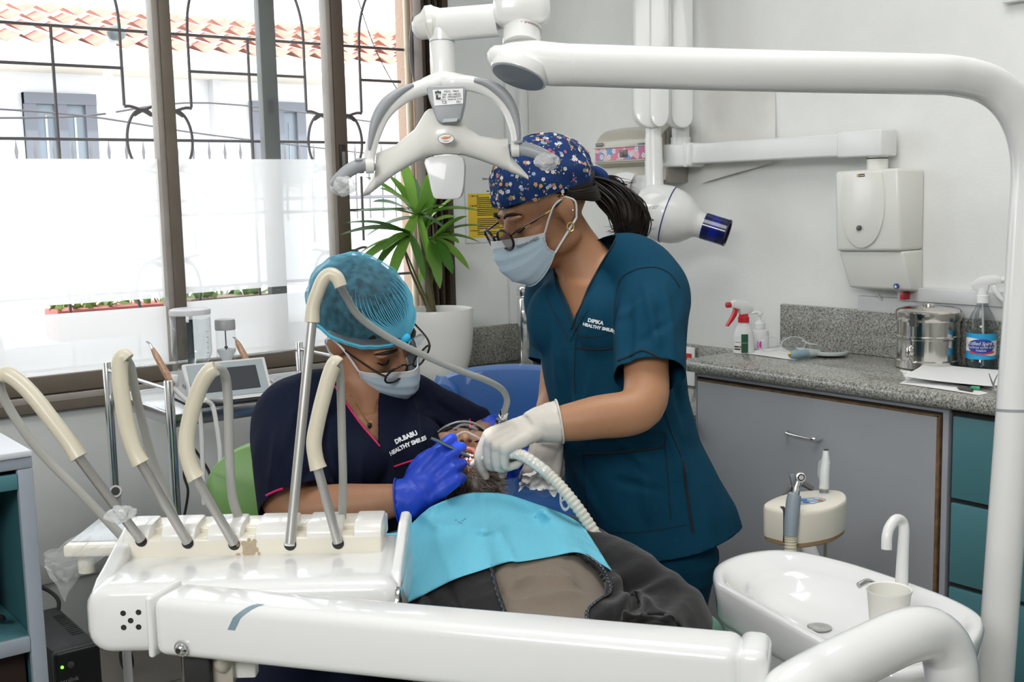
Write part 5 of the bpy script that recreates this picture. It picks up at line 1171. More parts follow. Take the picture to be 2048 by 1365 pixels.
crumple(LP(686, 372, -.04), .0135, 'film_wrap', gl, 1.3)
mb = MB(); mb.ell(LP(718, 320, -.03), (.007, .006, .003)); part('grip_knob', mb, M_LGR, gl)
mb = MB(); mb.tube([LP(1030, 298, .0), LP(1048, 298, -.002), LP(1072, 304, -.006), LP(1094, 313, -.01)], [.0085, .0105, .0105, .009], 18, 6, round_end=True); gl = part('grip', mb, M_LGR, lm)
mb = MB(); mb.tube([LP(1022, 300, .0), LP(1038, 299, .0)], .0115, 18, smooth=False); part('grip_collar', mb, M_LOFF, lm)
crumple(LP(1093, 322, -.012), .0135, 'film_wrap', gl, 1.3)
mb = MB(); mb.ell(LP(1036, 285, -.01), (.007, .006, .003)); part('grip_knob', mb, M_LGR, gl)
mb = MB(); mb.tube([LP(870, 320, .045), LP(880, 330, .05), LP(915, 330, .05)], .02, 12, smooth=False); part('lens', mb, mat('lamp_lens', (.9, .9, .85), .1, emit=(1, .96, .88), estr=1.0), lm)
# the light it throws at the patient's mouth
l = bpy.data.lights.new('lamp_beam', 'SPOT'); l.energy = 26; l.spot_size = math.radians(9.5); l.spot_blend = .45; l.shadow_soft_size = .03; l.color = (1, .97, .9)
lo = bpy.data.objects.new('lamp_beam', l); COL.objects.link(lo); lo.location = LP(890, 412, .05); lo.rotation_euler = (at(936, 915, 2.14) - lo.location).to_track_quat('-Z', 'Y').to_euler()
# ================================================================== dental chair, delivery unit, cuspidor
RC3 = Matrix((XC, YC, ZU)).transposed()                       # camera-side level axes as a rotation
def CB(x0, x1, y0, y1, z0, z1, bev, name, m, par, seg=3):
    """box in level axes seen from the camera side: x right, y away, z up"""
    mb = MB(); mb.bevhex([V3(x, y, z) for z in (z0, z1) for x, y in ((x0, y0), (x1, y0), (x1, y1), (x0, y1))], bev, seg) if bev else mb.hexa([V3(x, y, z) for z in (z0, z1) for x, y in ((x0, y0), (x1, y0), (x1, y1), (x0, y1))])
    return part(name, mb, m, par)
def pad(name, pts, nrm, th, bev, m, par):
    mb = MB(); mb.prism(pts, Vector(nrm) * th, bev, 4); return part(name, mb, m, par)
# ---- dental chair under the patient
ch = thing('dental_chair', 'reclined dental chair with blue head section and green seat under the patient', 'dental chair', V3(.1, 1.6, 0))
hd0 = V3(-.06, 2.22, .83); bt = V3(.10, 1.45, .52)            # top of the back rest at the head and at the hips
bd_ = (bt - hd0).normalized(); bs_ = V3(1, .2, 0).normalized(); bn_ = bs_.cross(bd_).normalized()
if bn_.z < 0: bn_ = -bn_
def BK(s, w, n=0): return hd0 + bd_ * s + bs_ * w + bn_ * n
pad('headrest', [BK(-.09, -.13, -.11), BK(-.09, .17, -.11), BK(.16, .20, -.11), BK(.16, -.16, -.11)], bn_, .09, .03, M_BLUE, ch)
mb = MB(); G = []
for i in range(10):
    G.append([BK(-.095 + .262 * i / 9, -.14 + .35 * j / 9 + .004 * math.sin(i * 2), -.013 + .004 * noise.noise(Vector((i * .9, j * .9, 0)))) for j in range(10)])
mb.grid(G); part('plastic_cover', mb, glass_mat('cover_plastic', (.93, .94, .96), .2), ch, raw=True)
pad('backrest', [BK(.17, -.16, -.225), BK(.17, .22, -.225), BK(.80, .25, -.21), BK(.80, -.20, -.21)], bn_, .10, .035, M_BLUE, ch)
CB(-.14, .29, .75, 1.46, .36, .46, .04, 'seat', M_MINT, ch)
CB(-.10, .32, .15, .76, .32, .42, .04, 'leg_rest', M_MINT, ch)
q0 = ath(1385, 1300, .62)
mb = MB(); mb.prism([ath(x, y, .585) for x, y in cr([(1340, 1300), (1375, 1272), (1415, 1278), (1440, 1298), (1452, 1335), (1430, 1400), (1380, 1420)], 4, True)], ZU * .05, .018, 4); part('armrest', mb, M_MINT, ch)
mb = MB(); q = ath(1440, 1330, .6); mb.cyl(Vector((q.x, q.y, .40)), Vector((q.x, q.y, .59)), .02); mb.tube([Vector((q.x, q.y, .41)), V3(.3, 1.3, .41)], .02, smooth=False); part('armrest_post', mb, M_WHITE, ch)
CB(-.05, .22, .9, 1.45, .12, .36, .03, 'column', M_WHITE, ch); CB(-.12, .26, .55, 1.70, .0, .12, .04, 'base', M_WHITE, ch)
mb = MB(); mb.tube([V3(.10, 1.42, .38), BK(.5, .02, -.2)], .035, smooth=False); mb.tube([BK(-.0, .02, -.12), BK(.3, .02, -.14)], .02, smooth=False); part('hinge', mb, M_WHITE, ch)
# ---- green stool of the seated dentist
gs = thing('green_stool', 'green padded stool with curved back under the seated woman', 'stool', V3(-.36, 2.32, 0))
ZG = 2.50
bo = cr([(436, 960), (440, 930), (455, 908), (485, 892), (525, 884), (620, 880), (720, 886), (755, 905), (765, 960), (758, 1010), (720, 1034), (600, 1038), (480, 1034), (448, 1015)], 4, True)
mb = MB(); mb.prism([at(p[0], p[1], ZG) + YC * (-.10 * ((p[0] - 600) / 165) ** 2) for p in bo], YC * .055, .02, 4); part('back', mb, M_GREENV, gs)
sc0 = V3(-.36, 2.20, .46)
mb = MB(); mb.lathe([(.001, -.06), (.17, -.06), (.19, -.045), (.20, -.02), (.19, .0), (.16, .012), (.001, .014)], up4(sc0), 40); part('seat', mb, M_GREENV, gs)
mb = MB(); mb.tube([sc0 + V3(0, .1, -.06), sc0 + V3(0, .27, -.05), at(600, 1000, ZG + .07)], .014, 10, 6); part('back_bracket', mb, M_LK, gs)
mb = MB(); mb.cyl(sc0 + ZU * -.38, sc0 + ZU * -.06, .025, 20); part('gas_lift', mb, M_CHROME, gs)
for k in range(5):
    a = 2 * math.pi * k / 5 + .3; e = sc0 + V3(.26 * math.cos(a), .26 * math.sin(a), -.40)
    mb = MB(); mb.tube([sc0 + ZU * -.37, e], [.02, .014], 10, smooth=False); part('leg', mb, M_CHROME, gs)
    mb = MB(); mb.cyl(e + V3(-.01, 0, -.035), e + V3(.01, 0, -.035), .025, 16, bev=.004); part('caster', mb, M_LK, gs)
# ---- delivery unit
du = thing('delivery_unit', 'white dental instrument console with hose arms in front of the seated woman', 'instrument unit', V3(-.37, 1.6, .80))
UX0, UX1, UY0, UY1 = -.578, -.157, 1.47, 1.70
M_UW = mat('unit_white', (.80, .805, .80), .2, coat=.5)
HTOP = .897
fr_pts = []
# body: lofted along the depth with a rounded front
mb = MB(); R_ = []
def usec(y, z0, z1, x0, x1, r):
    P = []
    for cx, cz, a0 in ((x1 - r, z1 - r, 0), (x0 + r, z1 - r, 90), (x0 + r, z0 + r, 180), (x1 - r, z0 + r, 270)):
        for k in range(6):
            a = math.radians(a0 + 18 * k); P.append(V3(cx + r * math.cos(a), y, cz + r * math.sin(a)))
    return P
for y, ins, r in ((UY0 + .0, .018, .022), (UY0 + .004, .008, .026), (UY0 + .014, .001, .03), (UY0 + .03, 0, .03), (UY1 - .02, 0, .03), (UY1 - .005, .005, .028), (UY1, .014, .024)):
    R_.append(usec(y, .803 + ins * .8, HTOP - ins * .7, UX0 + ins, UX1 - ins, r))
mb.rings(R_); bdy = part('body', mb, M_UW, du, angle=60)
# raised cheeks at both ends
def cheek(x0, x1, name):
    pr = [(UY0 + .02, HTOP - .02), (UY0 + .05, HTOP - .002), (UY0 + .08, HTOP + .006), (UY0 + .13, HTOP + .022), (UY0 + .17, HTOP + .034), (UY1 - .02, HTOP + .038), (UY1, HTOP + .03), (UY1, HTOP - .03), (UY0 + .02, HTOP - .05)]
    mb = MB(); mb.prism([V3(x0, y, z) for y, z in pr], XC * (x1 - x0), .006, 3); return part(name, mb, M_UW, du)
cheek(UX0 + .001, UX0 + .024, 'end_cheek'); cheek(UX1 - .016, UX1 - .001, 'end_cheek')
mb = MB()
for x, y in ((217, 1259), (249, 1257), (232, 1275), (217, 1290), (248, 1289)):
    c = at(x, y, UY0 + .0); c = V3(c.dot(XC), UY0 - .0005, c.z); mb.cyl(c, c + YC * .004, .0038, 14)
part('speaker_hole', mb, M_LK, bdy, kind='stuff')
mb = MB(); c = at(776, 1207, 1.50); mb.cyl(V3(UX1 - .002, c.dot(YC), c.z), V3(UX1 + .004, c.dot(YC), c.z), .021, 28, bev=.001); part('side_knob', mb, M_CHROME, du)
# holder block with its slots
HY = 1.60
def hxp(px): return (px - 1024) * HY / FPX
hz0, hzm, hz1 = HTOP - .004, .9225, .940
CB(hxp(214), hxp(746), HY, HY + .064, hz0, hzm, .004, 'holder_base', M_CREAM, du)
edges = [(214, 267), (291, 362), (386, 456), (485, 566), (590, 662), (688, 746)]
for x0, x1 in edges:
    pr = [(HY, hzm - .006), (HY, hz1 - .012), (HY + .008, hz1 - .004), (HY + .02, hz1 - .001), (HY + .066, hz1 + .001), (HY + .070, hzm - .006)]
    mb = MB(); mb.prism([V3(hxp(x0), y, z) for y, z in pr], XC * (hxp(x1) - hxp(x0)), .0035, 2); part('holder_block', mb, mat('holder_white', (.79, .78, .74), .3, coat=.35), du)
CB(hxp(214), hxp(746), HY + .03, HY + .09, hzm - .02, hz1 - .009, .003, 'holder_back', M_CREAM, du)
# stain under the third slot
mb = MB()
for k in range(26):
    c = V3(hxp(random.gauss(474, 9)), HY - .0006, random.uniform(hz0 + .003, hzm)); r = random.uniform(.002, .005)
    mb.add([c + XC * (r * math.cos(a) * random.uniform(.6, 1.2)) + ZU * (r * math.sin(a)) + YC * -random.uniform(0, .0004) for a in [2 * math.pi * q / 9 for q in range(9)]], [tuple(range(9))])
part('stain', mb, mat('glue_stain', (.45, .36, .25), .8), du, raw=True, kind='stuff')
# whip arms: rod, silicone sleeve, hose
def whip(rod, sleeve, hose, Z0, Z1, rr, sr, hr, n, ZE=None):
    k = lambda pts, za, zb: [at(x, y, za + (zb - za) * i / max(1, len(pts) - 1)) for i, (x, y) in enumerate(pts)]
    s0 = Z0 / FPX
    mb = MB(); mb.tube(k(rod, Z0, Z1), [rr * s0] * len(rod), 16, smooth=False); w = part('whip_rod', mb, M_ROD, du)
    mb = MB(); ns = len(sleeve); mb.tube(k(sleeve, Z1, Z1), [sr * s0 * (1.12 if i in (0,) else 1) * (.92 if i == ns - 1 else 1) for i in range(ns)], 18, 7); part('whip_sleeve', mb, M_CREAMS, du)
    mb = MB(); mb.tube(k(hose, Z1, ZE or Z0 + .06), hr * s0, 14, 8); part('whip_hose', mb, M_HOSE, du)
    r_ = ray(*rod[0]); q = CAMP + r_ * ((HY - .0006) / r_.dot(YC))
    mb = MB(); mb.add([q + XC * (rr * s0 * 1.25 * math.cos(a)) + ZU * (rr * s0 * 1.25 * math.sin(a) - .0015) for a in [2 * math.pi * i / 20 for i in range(20)]], [tuple(range(20))]); part('slot_shade', mb, M_LK, du, raw=True)  # flat black disc painted for the shade where the rod enters
whip([(282, 1081), (150, 905)], [(158, 916), (140, 888), (105, 842), (70, 797), (40, 766), (16, 750), (2, 752)], [(4, 752), (-2, 765), (12, 805), (52, 868), (100, 925), (160, 985), (205, 1032), (246, 1076)], 1.643, 1.57, 9.5, 15.5, 9.0, 1)
whip([(375, 1085), (275, 915)], [(282, 928), (270, 905), (258, 868), (248, 820), (241, 770), (240, 730), (246, 713), (256, 720)], [(250, 716), (262, 735), (272, 790), (286, 850), (305, 920), (330, 985), (352, 1045)], 1.643, 1.58, 9.5, 15.5, 8.5, 2)
whip([(468, 1088), (386, 945)], [(393, 958), (383, 938), (374, 905), (375, 865), (386, 815), (402, 770), (418, 745), (432, 737)], [(420, 741), (437, 737), (450, 752), (456, 800), (458, 870), (460, 940), (466, 1000), (480, 1042)], 1.643, 1.60, 9.5, 16, 9.5, 3)
whip([(580, 1088), (588, 1005), (625, 632)], [(624, 645), (626, 615), (634, 588), (646, 560), (660, 549), (674, 556), (682, 574)], [(678, 565), (690, 590), (720, 635), (780, 677), (850, 712), (920, 742), (970, 760), (1002, 778), (1014, 800), (1008, 826)], 1.645, 1.66, 10, 14, 8.0, 4, 2.10)
whip([(676, 1086), (632, 925)], [(637, 938), (632, 920), (628, 885), (636, 840), (648, 790), (660, 748), (670, 727), (677, 730)], [(670, 727), (679, 740), (682, 800), (684, 880), (686, 960), (684, 1046)], 1.643, 1.62, 9.5, 15.5, 8.5, 5)
mb = MB(); mb.cyl(at(580, 1092, 1.652), at(581, 1060, 1.652), .0088, 16, bev=.002); part('rod_clip', mb, M_WP, du)
crumple(at(240, 1028, 1.59), .011, 'tape', du, 1.6)
# control pad at the left end in its cling film
CB((88 - 1024) * 1.78 / FPX, (215 - 1024) * 1.78 / FPX, 1.78, 1.95, .842, .862, .005, 'control_pad', M_CREAM, du)
CB((105 - 1024) * 1.80 / FPX, (205 - 1024) * 1.80 / FPX, 1.80, 1.94, .8615, .864, .001, 'pad_face', mat('pad_grey', (.35, .38, .40), .3), du)
mb = MB(); c = at(128, 1148, 1.83) + V3(.018, .05, 0); mb.cyl(Vector((c.x, c.y, .806)), Vector((c.x, c.y, .843)), .014, 16); part('pad_stem', mb, M_CREAM, du)
mb = MB(); G = []
tp = [at(88, 1106, 1.765), at(140, 1080, 1.77), at(215, 1040, 1.78), at(330, 1037, 1.76)]
bt_ = [at(92, 1140, 1.765), at(128, 1205, 1.74), at(160, 1150, 1.70), at(230, 1100, 1.62)]
for i in range(12):
    s = i / 11; row = []
    for j in range(12):
        q = j / 11 * 3; k = min(int(q), 2); f_ = q - k
        p = (tp[k] * (1 - f_) + tp[k + 1] * f_) * (1 - s) + (bt_[k] * (1 - f_) + bt_[k + 1] * f_) * s
        row.append(p + V3(0, -.012 * noise.noise(Vector((i * .7, j * .6, 3))), .010 * noise.noise(Vector((i * .9, j * .8, 7)))))
    G.append(row)
mb.grid(G)
M_CLING = mat('cling_film', (.85, .87, .88), .12, alpha=.22, bump=.6, bscale=60, coat=.6)
part('cling_film', mb, M_CLING, du, raw=True)
# ---- lower support arm
ar = thing('support_arm', 'thick white support arm crossing the bottom of the view', 'arm', V3(-.1, 1.3, .82))
A0, A1_ = V3(-.455, 1.405, 0), V3(.27, 1.185, 0); ad = (A1_ - A0).normalized(); asd = Vector((ad.y, -ad.x, 0)); 
if asd.dot(YC) > 0: asd = -asd
zt, zb = .917, .842
mb = MB(); mb.bevhex([A0 + asd * w * 1 + ad * s + ZU * z for z in (zb, zt) for s, w in ((.012, .035), ((A1_ - A0).length - .03, .035), ((A1_ - A0).length - .03, -.035), (.012, -.035))], .014, 4); bm_ = part('beam', mb, M_UW, ar)
mb = MB(); mb.bevhex([A0 + asd * w + ad * s + ZU * z for z in (zb - .002, zt + .0015) for s, w in ((.004, .0358), (.013, .0358), (.013, -.0358), (.004, -.0358))], .004, 4); part('end_rim', mb, M_LWH, ar)
L_ = (A1_ - A0).length
mb = MB(); mb.bevhex([A0 + asd * w + ad * s + ZU * z for z in (zb - .001, zt + .001) for s, w in ((L_ - .034, .036), (L_ - .0, .036), (L_ - .0, -.036), (L_ - .034, -.036))], .012, 4); part('end_block', mb, M_UW, ar)
Nn = asd
def onarm(x, y, off=0.0):
    r = ray(x, y); p0 = A0 + asd * (.035 + off); return CAMP + r * ((p0 - CAMP).dot(asd) / r.dot(asd))
c = onarm(365, 1297)
mb = MB(); mb.cyl(c - asd * .004, c + asd * .003, .0105, 24, bev=.001); mb.ell(c + asd * .002, (.008, .008, .008)); bo_ = part('bolt', mb, M_CHROME, ar)
mb = MB(); mb.cyl(c + asd * .008, c + asd * .0105, .0035, 6); part('hex_socket', mb, M_DARK, bo_)
mb = MB(); pts = [onarm(455, 1230), onarm(478, 1230), onarm(497, 1216), onarm(508, 1209)]
p3 = A0 + ad * ((onarm(480, 1215) - A0).dot(ad))
mb.grid([[onarm(455, 1231, .0006), onarm(462, 1224, .0006), onarm(470, 1217, .0004)], [onarm(475, 1231, .0006), onarm(482, 1224, .0006), onarm(490, 1217, .0004)]])
t0 = (onarm(462, 1225) - A0).dot(ad)
mb = MB(); G = []
for i in range(9):
    s = i / 8; x_ = t0 - .002 + .034 * s
    row = []
    for j in (0, 1):
        e = x_ - .004 + j * .010
        # follows the rounded shoulder: from the front face up over the top
        a = math.radians(90 * min(1, s * 1.4)); rr = .0145
        if s < .25: p = A0 + ad * e + asd * (.0355) + ZU * (zt - .014 - .016 * (1 - s / .25))
        else:
            a = math.radians(90 * (s - .25) / .75); p = A0 + ad * e + asd * (.021 + rr * math.cos(a)) + ZU * (zt - .014 + rr * math.sin(a))
        row.append(p)
    G.append(row)
mb.grid(G); part('tape_strip', mb, mat('tape_bluegrey', (.22, .31, .36), .5), ar, raw=True)
mb = MB(); c = at(376, 1352, 1.40); mb.box(V3(c.dot(XC), 1.40, zb - .03), (.033, .05, .06), RC3, .003); part('bracket', mb, M_LK, ar)
mb = MB(); c = at(425, 1352, 1.40); mb.box(V3(c.dot(XC) - .002, 1.405, zb - .025), (.028, .03, .05), RC3, .003); mb.ell(V3(c.dot(XC), 1.39, zb - .018), (.012, .01, .014)); part('hinge', mb, mat('hinge_beige', (.52, .48, .41), .4, .3), ar)
mb = MB(); c = at(470, 1358, 1.40); mb.box(V3(c.dot(XC) - .004, 1.41, zb - .022), (.030, .02, .045), RC3, .003); part('link_plate', mb, M_LOFF, ar)
# arched tube that carries the arm
e0 = A0 + ad * (L_ - .05) + ZU * (zb - .05)
pth = [e0 + V3(0, .0, -.03), at(1560, 1410, 1.21), at(1650, 1350, 1.24), at(1745, 1302, 1.28), at(1815, 1272, 1.31), at(1862, 1270, 1.335), at(1893, 1302, 1.35), at(1904, 1365, 1.36), at(1902, 1460, 1.40), at(1895, 1700, 1.45)]
mb = MB(); mb.tube(pth, [.031] * 10, 32, 8); part('arched_tube', mb, M_UW, ar)
mb = MB(); mb.cyl(e0 + ZU * -.045, e0 + ZU * .055, .034, 28, bev=.004); part('swivel', mb, M_UW, ar)
q = pth[-1]
mb = MB(); mb.tube([q, Vector((q.x, q.y, .3)), Vector((q.x, q.y, .02))], .031, 24, smooth=False); mb.cyl(Vector((q.x, q.y, 0)), Vector((q.x, q.y, .03)), .12, 32, bev=.006); part('foot', mb, M_UW, ar)
# ---- cuspidor
cu = thing('cuspidor', 'white ceramic spittoon basin on a white pedestal by the tall lamp pole', 'basin', RM(1.47, 1.1, 0))
M_CER = mat('ceramic', (.80, .80, .80), .12, coat=.7)
RIM = .75
op = [(1.405, 1.285), (1.47, 1.34), (1.555, 1.352), (1.625, 1.315), (1.648, 1.22), (1.642, 1.10), (1.622, .98), (1.585, .905), (1.51, .865), (1.40, .845), (1.325, .85), (1.297, .895), (1.32, 1.0), (1.355, 1.13), (1.385, 1.235)]
oc = [Vector((p[0], p[1], 0)) for p in cr(op, 5, True)]; cc = sum(oc, Vector()) / len(oc)
def scl(f, c, h): return [Vector((c.x + (p.x - c.x) * f, c.y + (p.y - c.y) * f, h)) for p in oc]
bc_ = cc + Vector((.02, .05, 0))
R_ = [scl(.80, cc, RIM - .075), scl(.93, cc, RIM - .072), scl(.965, cc, RIM - .062), scl(.985, cc, RIM - .03), scl(1.0, cc, RIM - .010), scl(.99, cc, RIM - .003), scl(.97, cc, RIM), scl(.93, cc, RIM), scl(.89, cc, RIM - .004), scl(.84, cc, RIM - .012), scl(.74, cc.lerp(bc_, .5), RIM - .017), scl(.66, bc_, RIM - .020), scl(.62, bc_, RIM - .028), scl(.55, bc_, RIM - .046), scl(.44, bc_, RIM - .058), scl(.28, bc_, RIM - .064), scl(.1, bc_, RIM - .067)]
mb = MB(); mb.rings(R_); part('basin', mb, M_CER, cu, angle=70)
mb = MB(); mb.rings([scl(.60, cc, 0), scl(.62, cc, .03), scl(.86, cc, RIM - .16), scl(.91, cc, RIM - .072)]); part('pedestal', mb, mat('pedestal_white', (.66, .69, .655), .35, coat=.2), cu, angle=50)
mb = MB(); mb.lathe([(.018, .0), (.02, .003), (.012, .004), (.001, .001)], up4(Vector((bc_.x, bc_.y, RIM - .0665))), 20); part('drain', mb, M_STEEL, cu)
# cup shelf at the near right end
cs = ath(1790, 1300, RIM - .03)
mb = MB(); mb.lathe([(.001, 0), (.050, 0), (.058, .006), (.056, .012), (.05, .008), (.001, .008)], up4(Vector((cs.x, cs.y, RIM - .028))), 32); part('cup_stand', mb, M_CER, cu)
# spout
sp0 = ath(1803, 1196, RIM + .0)
Zs = proj(sp0)[2]
mb = MB(); mb.tube([at(1801, 1205, Zs), at(1803, 1170, Zs), at(1806, 1100, Zs), at(1808, 1062, Zs), at(1804, 1044, Zs), at(1792, 1040, Zs - .01), at(1779, 1056, Zs - .02), at(1774, 1074, Zs - .025), at(1773, 1099, Zs - .025)], [.0105, .0102, .009, .0085, .0085, .0085, .0083, .0083, .0083], 20, 7); part('rinse_spout', mb, M_WP, cu)
mb = MB(); mb.cyl(at(1800, 1207, Zs), at(1801, 1200, Zs), .015, 24); part('spout_base', mb, M_CER, cu)
mb = MB(); mb.tube([at(1776, 1184, Zs - .01), at(1752, 1172, Zs - .03), at(1737, 1164, Zs - .04), at(1728, 1166, Zs - .045), at(1717, 1172, Zs - .05)], .0048, 12, 5); part('cup_filler', mb, M_STEEL, cu)
mb = MB(); mb.cyl(at(1783, 1192, Zs - .005), at(1780, 1178, Zs - .005), .011, 20); part('filler_base', mb, M_CER, cu)
# paper cup
cpb = Vector((cs.x, cs.y, RIM - .019))
zc = proj(cpb)[2]; pc = at(1777, 1240, zc); cpb = Vector((pc.x, pc.y, RIM - .019))
cp = thing('paper_cup', 'white paper cup standing on the spittoon beside the spout', 'cup', cpb)
mb = MB(); mb.lathe([(.001, .004), (.0235, .003), (.024, 0), (.0245, .002), (.0315, .076), (.033, .079), (.0325, .0815), (.0305, .080), (.0235, .008), (.001, .008)], up4(cpb), 36, caps=False); part('cup', mb, mat('cup_paper', (.80, .79, .73), .6), cp)
# ---- instrument holder on the assistant's side
HH = .80
ao = [(1527, 1011), (1534, 1003), (1560, 992), (1595, 984), (1640, 980), (1678, 981), (1692, 989), (1691, 1001), (1668, 1014), (1634, 1022), (1598, 1026), (1566, 1022), (1540, 1016)]
ih = thing('instrument_holder', 'cream bean shaped instrument holder behind the spittoon', 'holder', ath(1610, 1005, HH - .06))
aoc = [ath(p[0], p[1], HH) for p in cr(ao, 4, True)]
gapx0, gapx1 = proj(ath(1573, 1010, HH))[0], 1594
def shrink(f, h): 
    c = sum(aoc, Vector()) / len(aoc); return [Vector((c.x + (p.x - c.x) * f, c.y + (p.y - c.y) * f, h)) for p in aoc]
mb = MB(); mb.rings([shrink(.9, HH - .062), shrink(.985, HH - .06), shrink(1, HH - .05), shrink(1, HH - .008), shrink(.985, HH - .002), shrink(.95, HH)]); hb = part('body', mb, mat('holder_cream', (.72, .68, .59), .4, coat=.2), ih, angle=45)
mb = MB(); mb.rings([shrink(.92, HH - .070), shrink(.955, HH - .068), shrink(.955, HH - .060)]); part('under_plate', mb, mat('under_brown', (.33, .21, .11), .6), ih)
# control sticker on top
so = [ath(p[0], p[1], HH + .0006) for p in cr([(1580, 1005), (1600, 998), (1630, 995), (1650, 998), (1648, 1003), (1620, 1008), (1590, 1010)], 4, True)]
mb = MB(); mb.add(so, [tuple(range(len(so)))]); st_ = part('control_sticker', mb, mat('sticker_grey', (.30, .36, .36), .35), hb, raw=True)
for x, y, r, c in ((1605, 1000, .009, 'blue'), (1612, 1005, .006, 'blue'), (1622, 1001, .006, 'lt'), (1634, 998, .006, 'lt'), (1625, 1006, .006, 'lt'), (1641, 1002, .005, 'red')):
    p = ath(x, y, HH + .001); mb = MB(); mb.lathe([(r, 0), (r, .0006), (.0005, .0008)], up4(p), 14); part('touch_key', mb, mat('key_' + c, {'blue': (.03, .15, .5), 'lt': (.35, .5, .7), 'red': (.55, .08, .08)}[c], .35), hb)
# notches: dark slots in the rim
for x0, y0, w in ((1569, 1020, .009),):
    p = ath(x0, y0, HH); mb = MB(); mb.box(p + V3(0, .006, -.03), (.008, .03, .062), RC3, .001); part('slot', mb, M_DARK, hb)
mb = MB(); p = ath(1618, 1010, HH - .07); mb.tube([p, p + V3(.0, .02, -.08), V3(.60, 2.16, .55), V3(.60, 2.16, .0)], .017, 14, 5); part('support_tube', mb, mat('support_grey', (.42, .42, .41), .45), ih)
mb = MB(); p = ath(1648, 1000, HH - .07); mb.tube([p, p + V3(.004, 0, -.1), p + V3(.0, -.01, -.2)], .0035, 8, 4); part('cable', mb, mat('cable_olive', (.25, .24, .19), .5), ih)
# syringe handpiece
Zy = proj(ath(1583, 1024, HH))[2] - .012
hp = thing('motor_handpiece', 'blue grey handpiece with a silver head and ribbed cream hose', 'handpiece', at(1583, 1075, Zy))
mb = MB(); mb.tube([at(1581, 1072, Zy), at(1583, 1040, Zy), at(1587, 1002, Zy), at(1589, 990, Zy), at(1590, 988, Zy)], [.0125, .0135, .0138, .0125, .009], 24, smooth=False); part('grip', mb, mat('handpiece_bluegrey', (.24, .29, .33), .4), hp)
mb = MB(); mb.tube([at(1590, 990, Zy), at(1592, 977, Zy), at(1592, 974, Zy), at(1597, 962, Zy)], [.0085, .0085, .0075, .0075], 20, smooth=False); part('collar', mb, M_CHROME, hp)
mb = MB(); mb.tube([at(1592, 980, Zy), at(1595, 968, Zy), at(1600, 958, Zy), at(1602, 953, Zy)], [.0075, .0072, .0078, .0085], 18, 4); mb.cyl(at(1601, 955, Zy + .004), at(1602, 955, Zy - .012), .0095, 24, bev=.0015); h_ = part('head', mb, M_CHROME, hp)
mb = MB(); mb.prism([at(x, y, Zy - .004) for x, y in ((1580, 952), (1590, 949), (1593, 955), (1590, 968), (1585, 975), (1583, 965))], YC * .01, .002, 2); part('lever', mb, mat('lever_dark', (.16, .19, .22), .35), hp)
mb = MB(); c = at(1602, 955, Zy - .013); mb.cyl(c, c - YC * .002, .0065, 20); part('chuck_ring', mb, M_LK, h_); mb = MB(); mb.cyl(c, c - YC * .0028, .0045, 16); part('chuck', mb, M_CHROME, h_)
mb = MB(); ph_ = [at(1581, 1072, Zy), at(1581, 1100, Zy), at(1580, 1140, Zy), at(1578, 1200, Zy)]
rp = cr([tuple(p) for p in ph_], 16); mb.tube([Vector(p) for p in rp], [.0118 if i % 3 else .0098 for i in range(len(rp))], 18, smooth=False); part('ribbed_hose', mb, mat('hose_cream', (.58, .55, .42), .5), hp)
# wrapped curing light
Zc_ = proj(ath(1650, 986, HH))[2]
cl = thing('wrapped_handpiece', 'white film wrapped handpiece standing in the cream holder', 'handpiece', at(1649, 988, Zc_))
mb = MB(); mb.tube([at(1648, 985, Zc_), at(1648, 979, Zc_), at(1648, 977, Zc_), at(1650, 940, Zc_), at(1652, 925, Zc_), at(1652, 902, Zc_)], [.0088, .0088, .0096, .0092, .008, .0052], 20, smooth=False); part('body', mb, mat('handpiece_white', (.72, .75, .73), .3, bump=.15, bscale=120), cl)
mb = MB(); mb.tube([at(1648, 986, Zc_), at(1648, 978, Zc_)], .0092, 20, smooth=False); part('steel_ring', mb, mat('ring_warm', (.35, .30, .26), .3, .8), cl)
mb = MB(); mb.tube([at(1648, 989, Zc_), at(1648, 985, Zc_)], .0094, 20, smooth=False); part('blue_ring', mb, mat('ring_blue', (.25, .38, .52), .4), cl)
mb = MB(); mb.tube([at(1652, 903, Zc_), at(1652, 899, Zc_)], .0048, 16, smooth=False); part('mouth', mb, M_LK, cl)
mb = MB(); R_ = []
for i in range(14):
    s = i / 13; c = at(1648 + 4 * s, 980 - 80 * s, Zc_); r = (.0098 - .004 * max(0, (s - .6) / .4))
    R_.append([c + XC * (r * math.cos(a) * (1 + .16 * noise.noise(Vector((s * 5, a * 1.3, 2)))) - (.004 if 2.6 < a < 3.6 and .3 < s < .7 else 0)) + YC * (r * math.sin(a)) for a in [2 * math.pi * q / 16 for q in range(16)]])
mb.rings(R_, False); part('film_wrap', mb, M_CLING, cl)
mb = MB(); mb.tube([at(1570, 992, Zc_ + .03), at(1582, 974, Zc_ + .035), at(1605, 968, Zc_ + .035), at(1626, 980, Zc_ + .03)], .006, 10, 6); part('hose_loop', mb, mat('hose_dark', (.10, .095, .09), .3), ih)
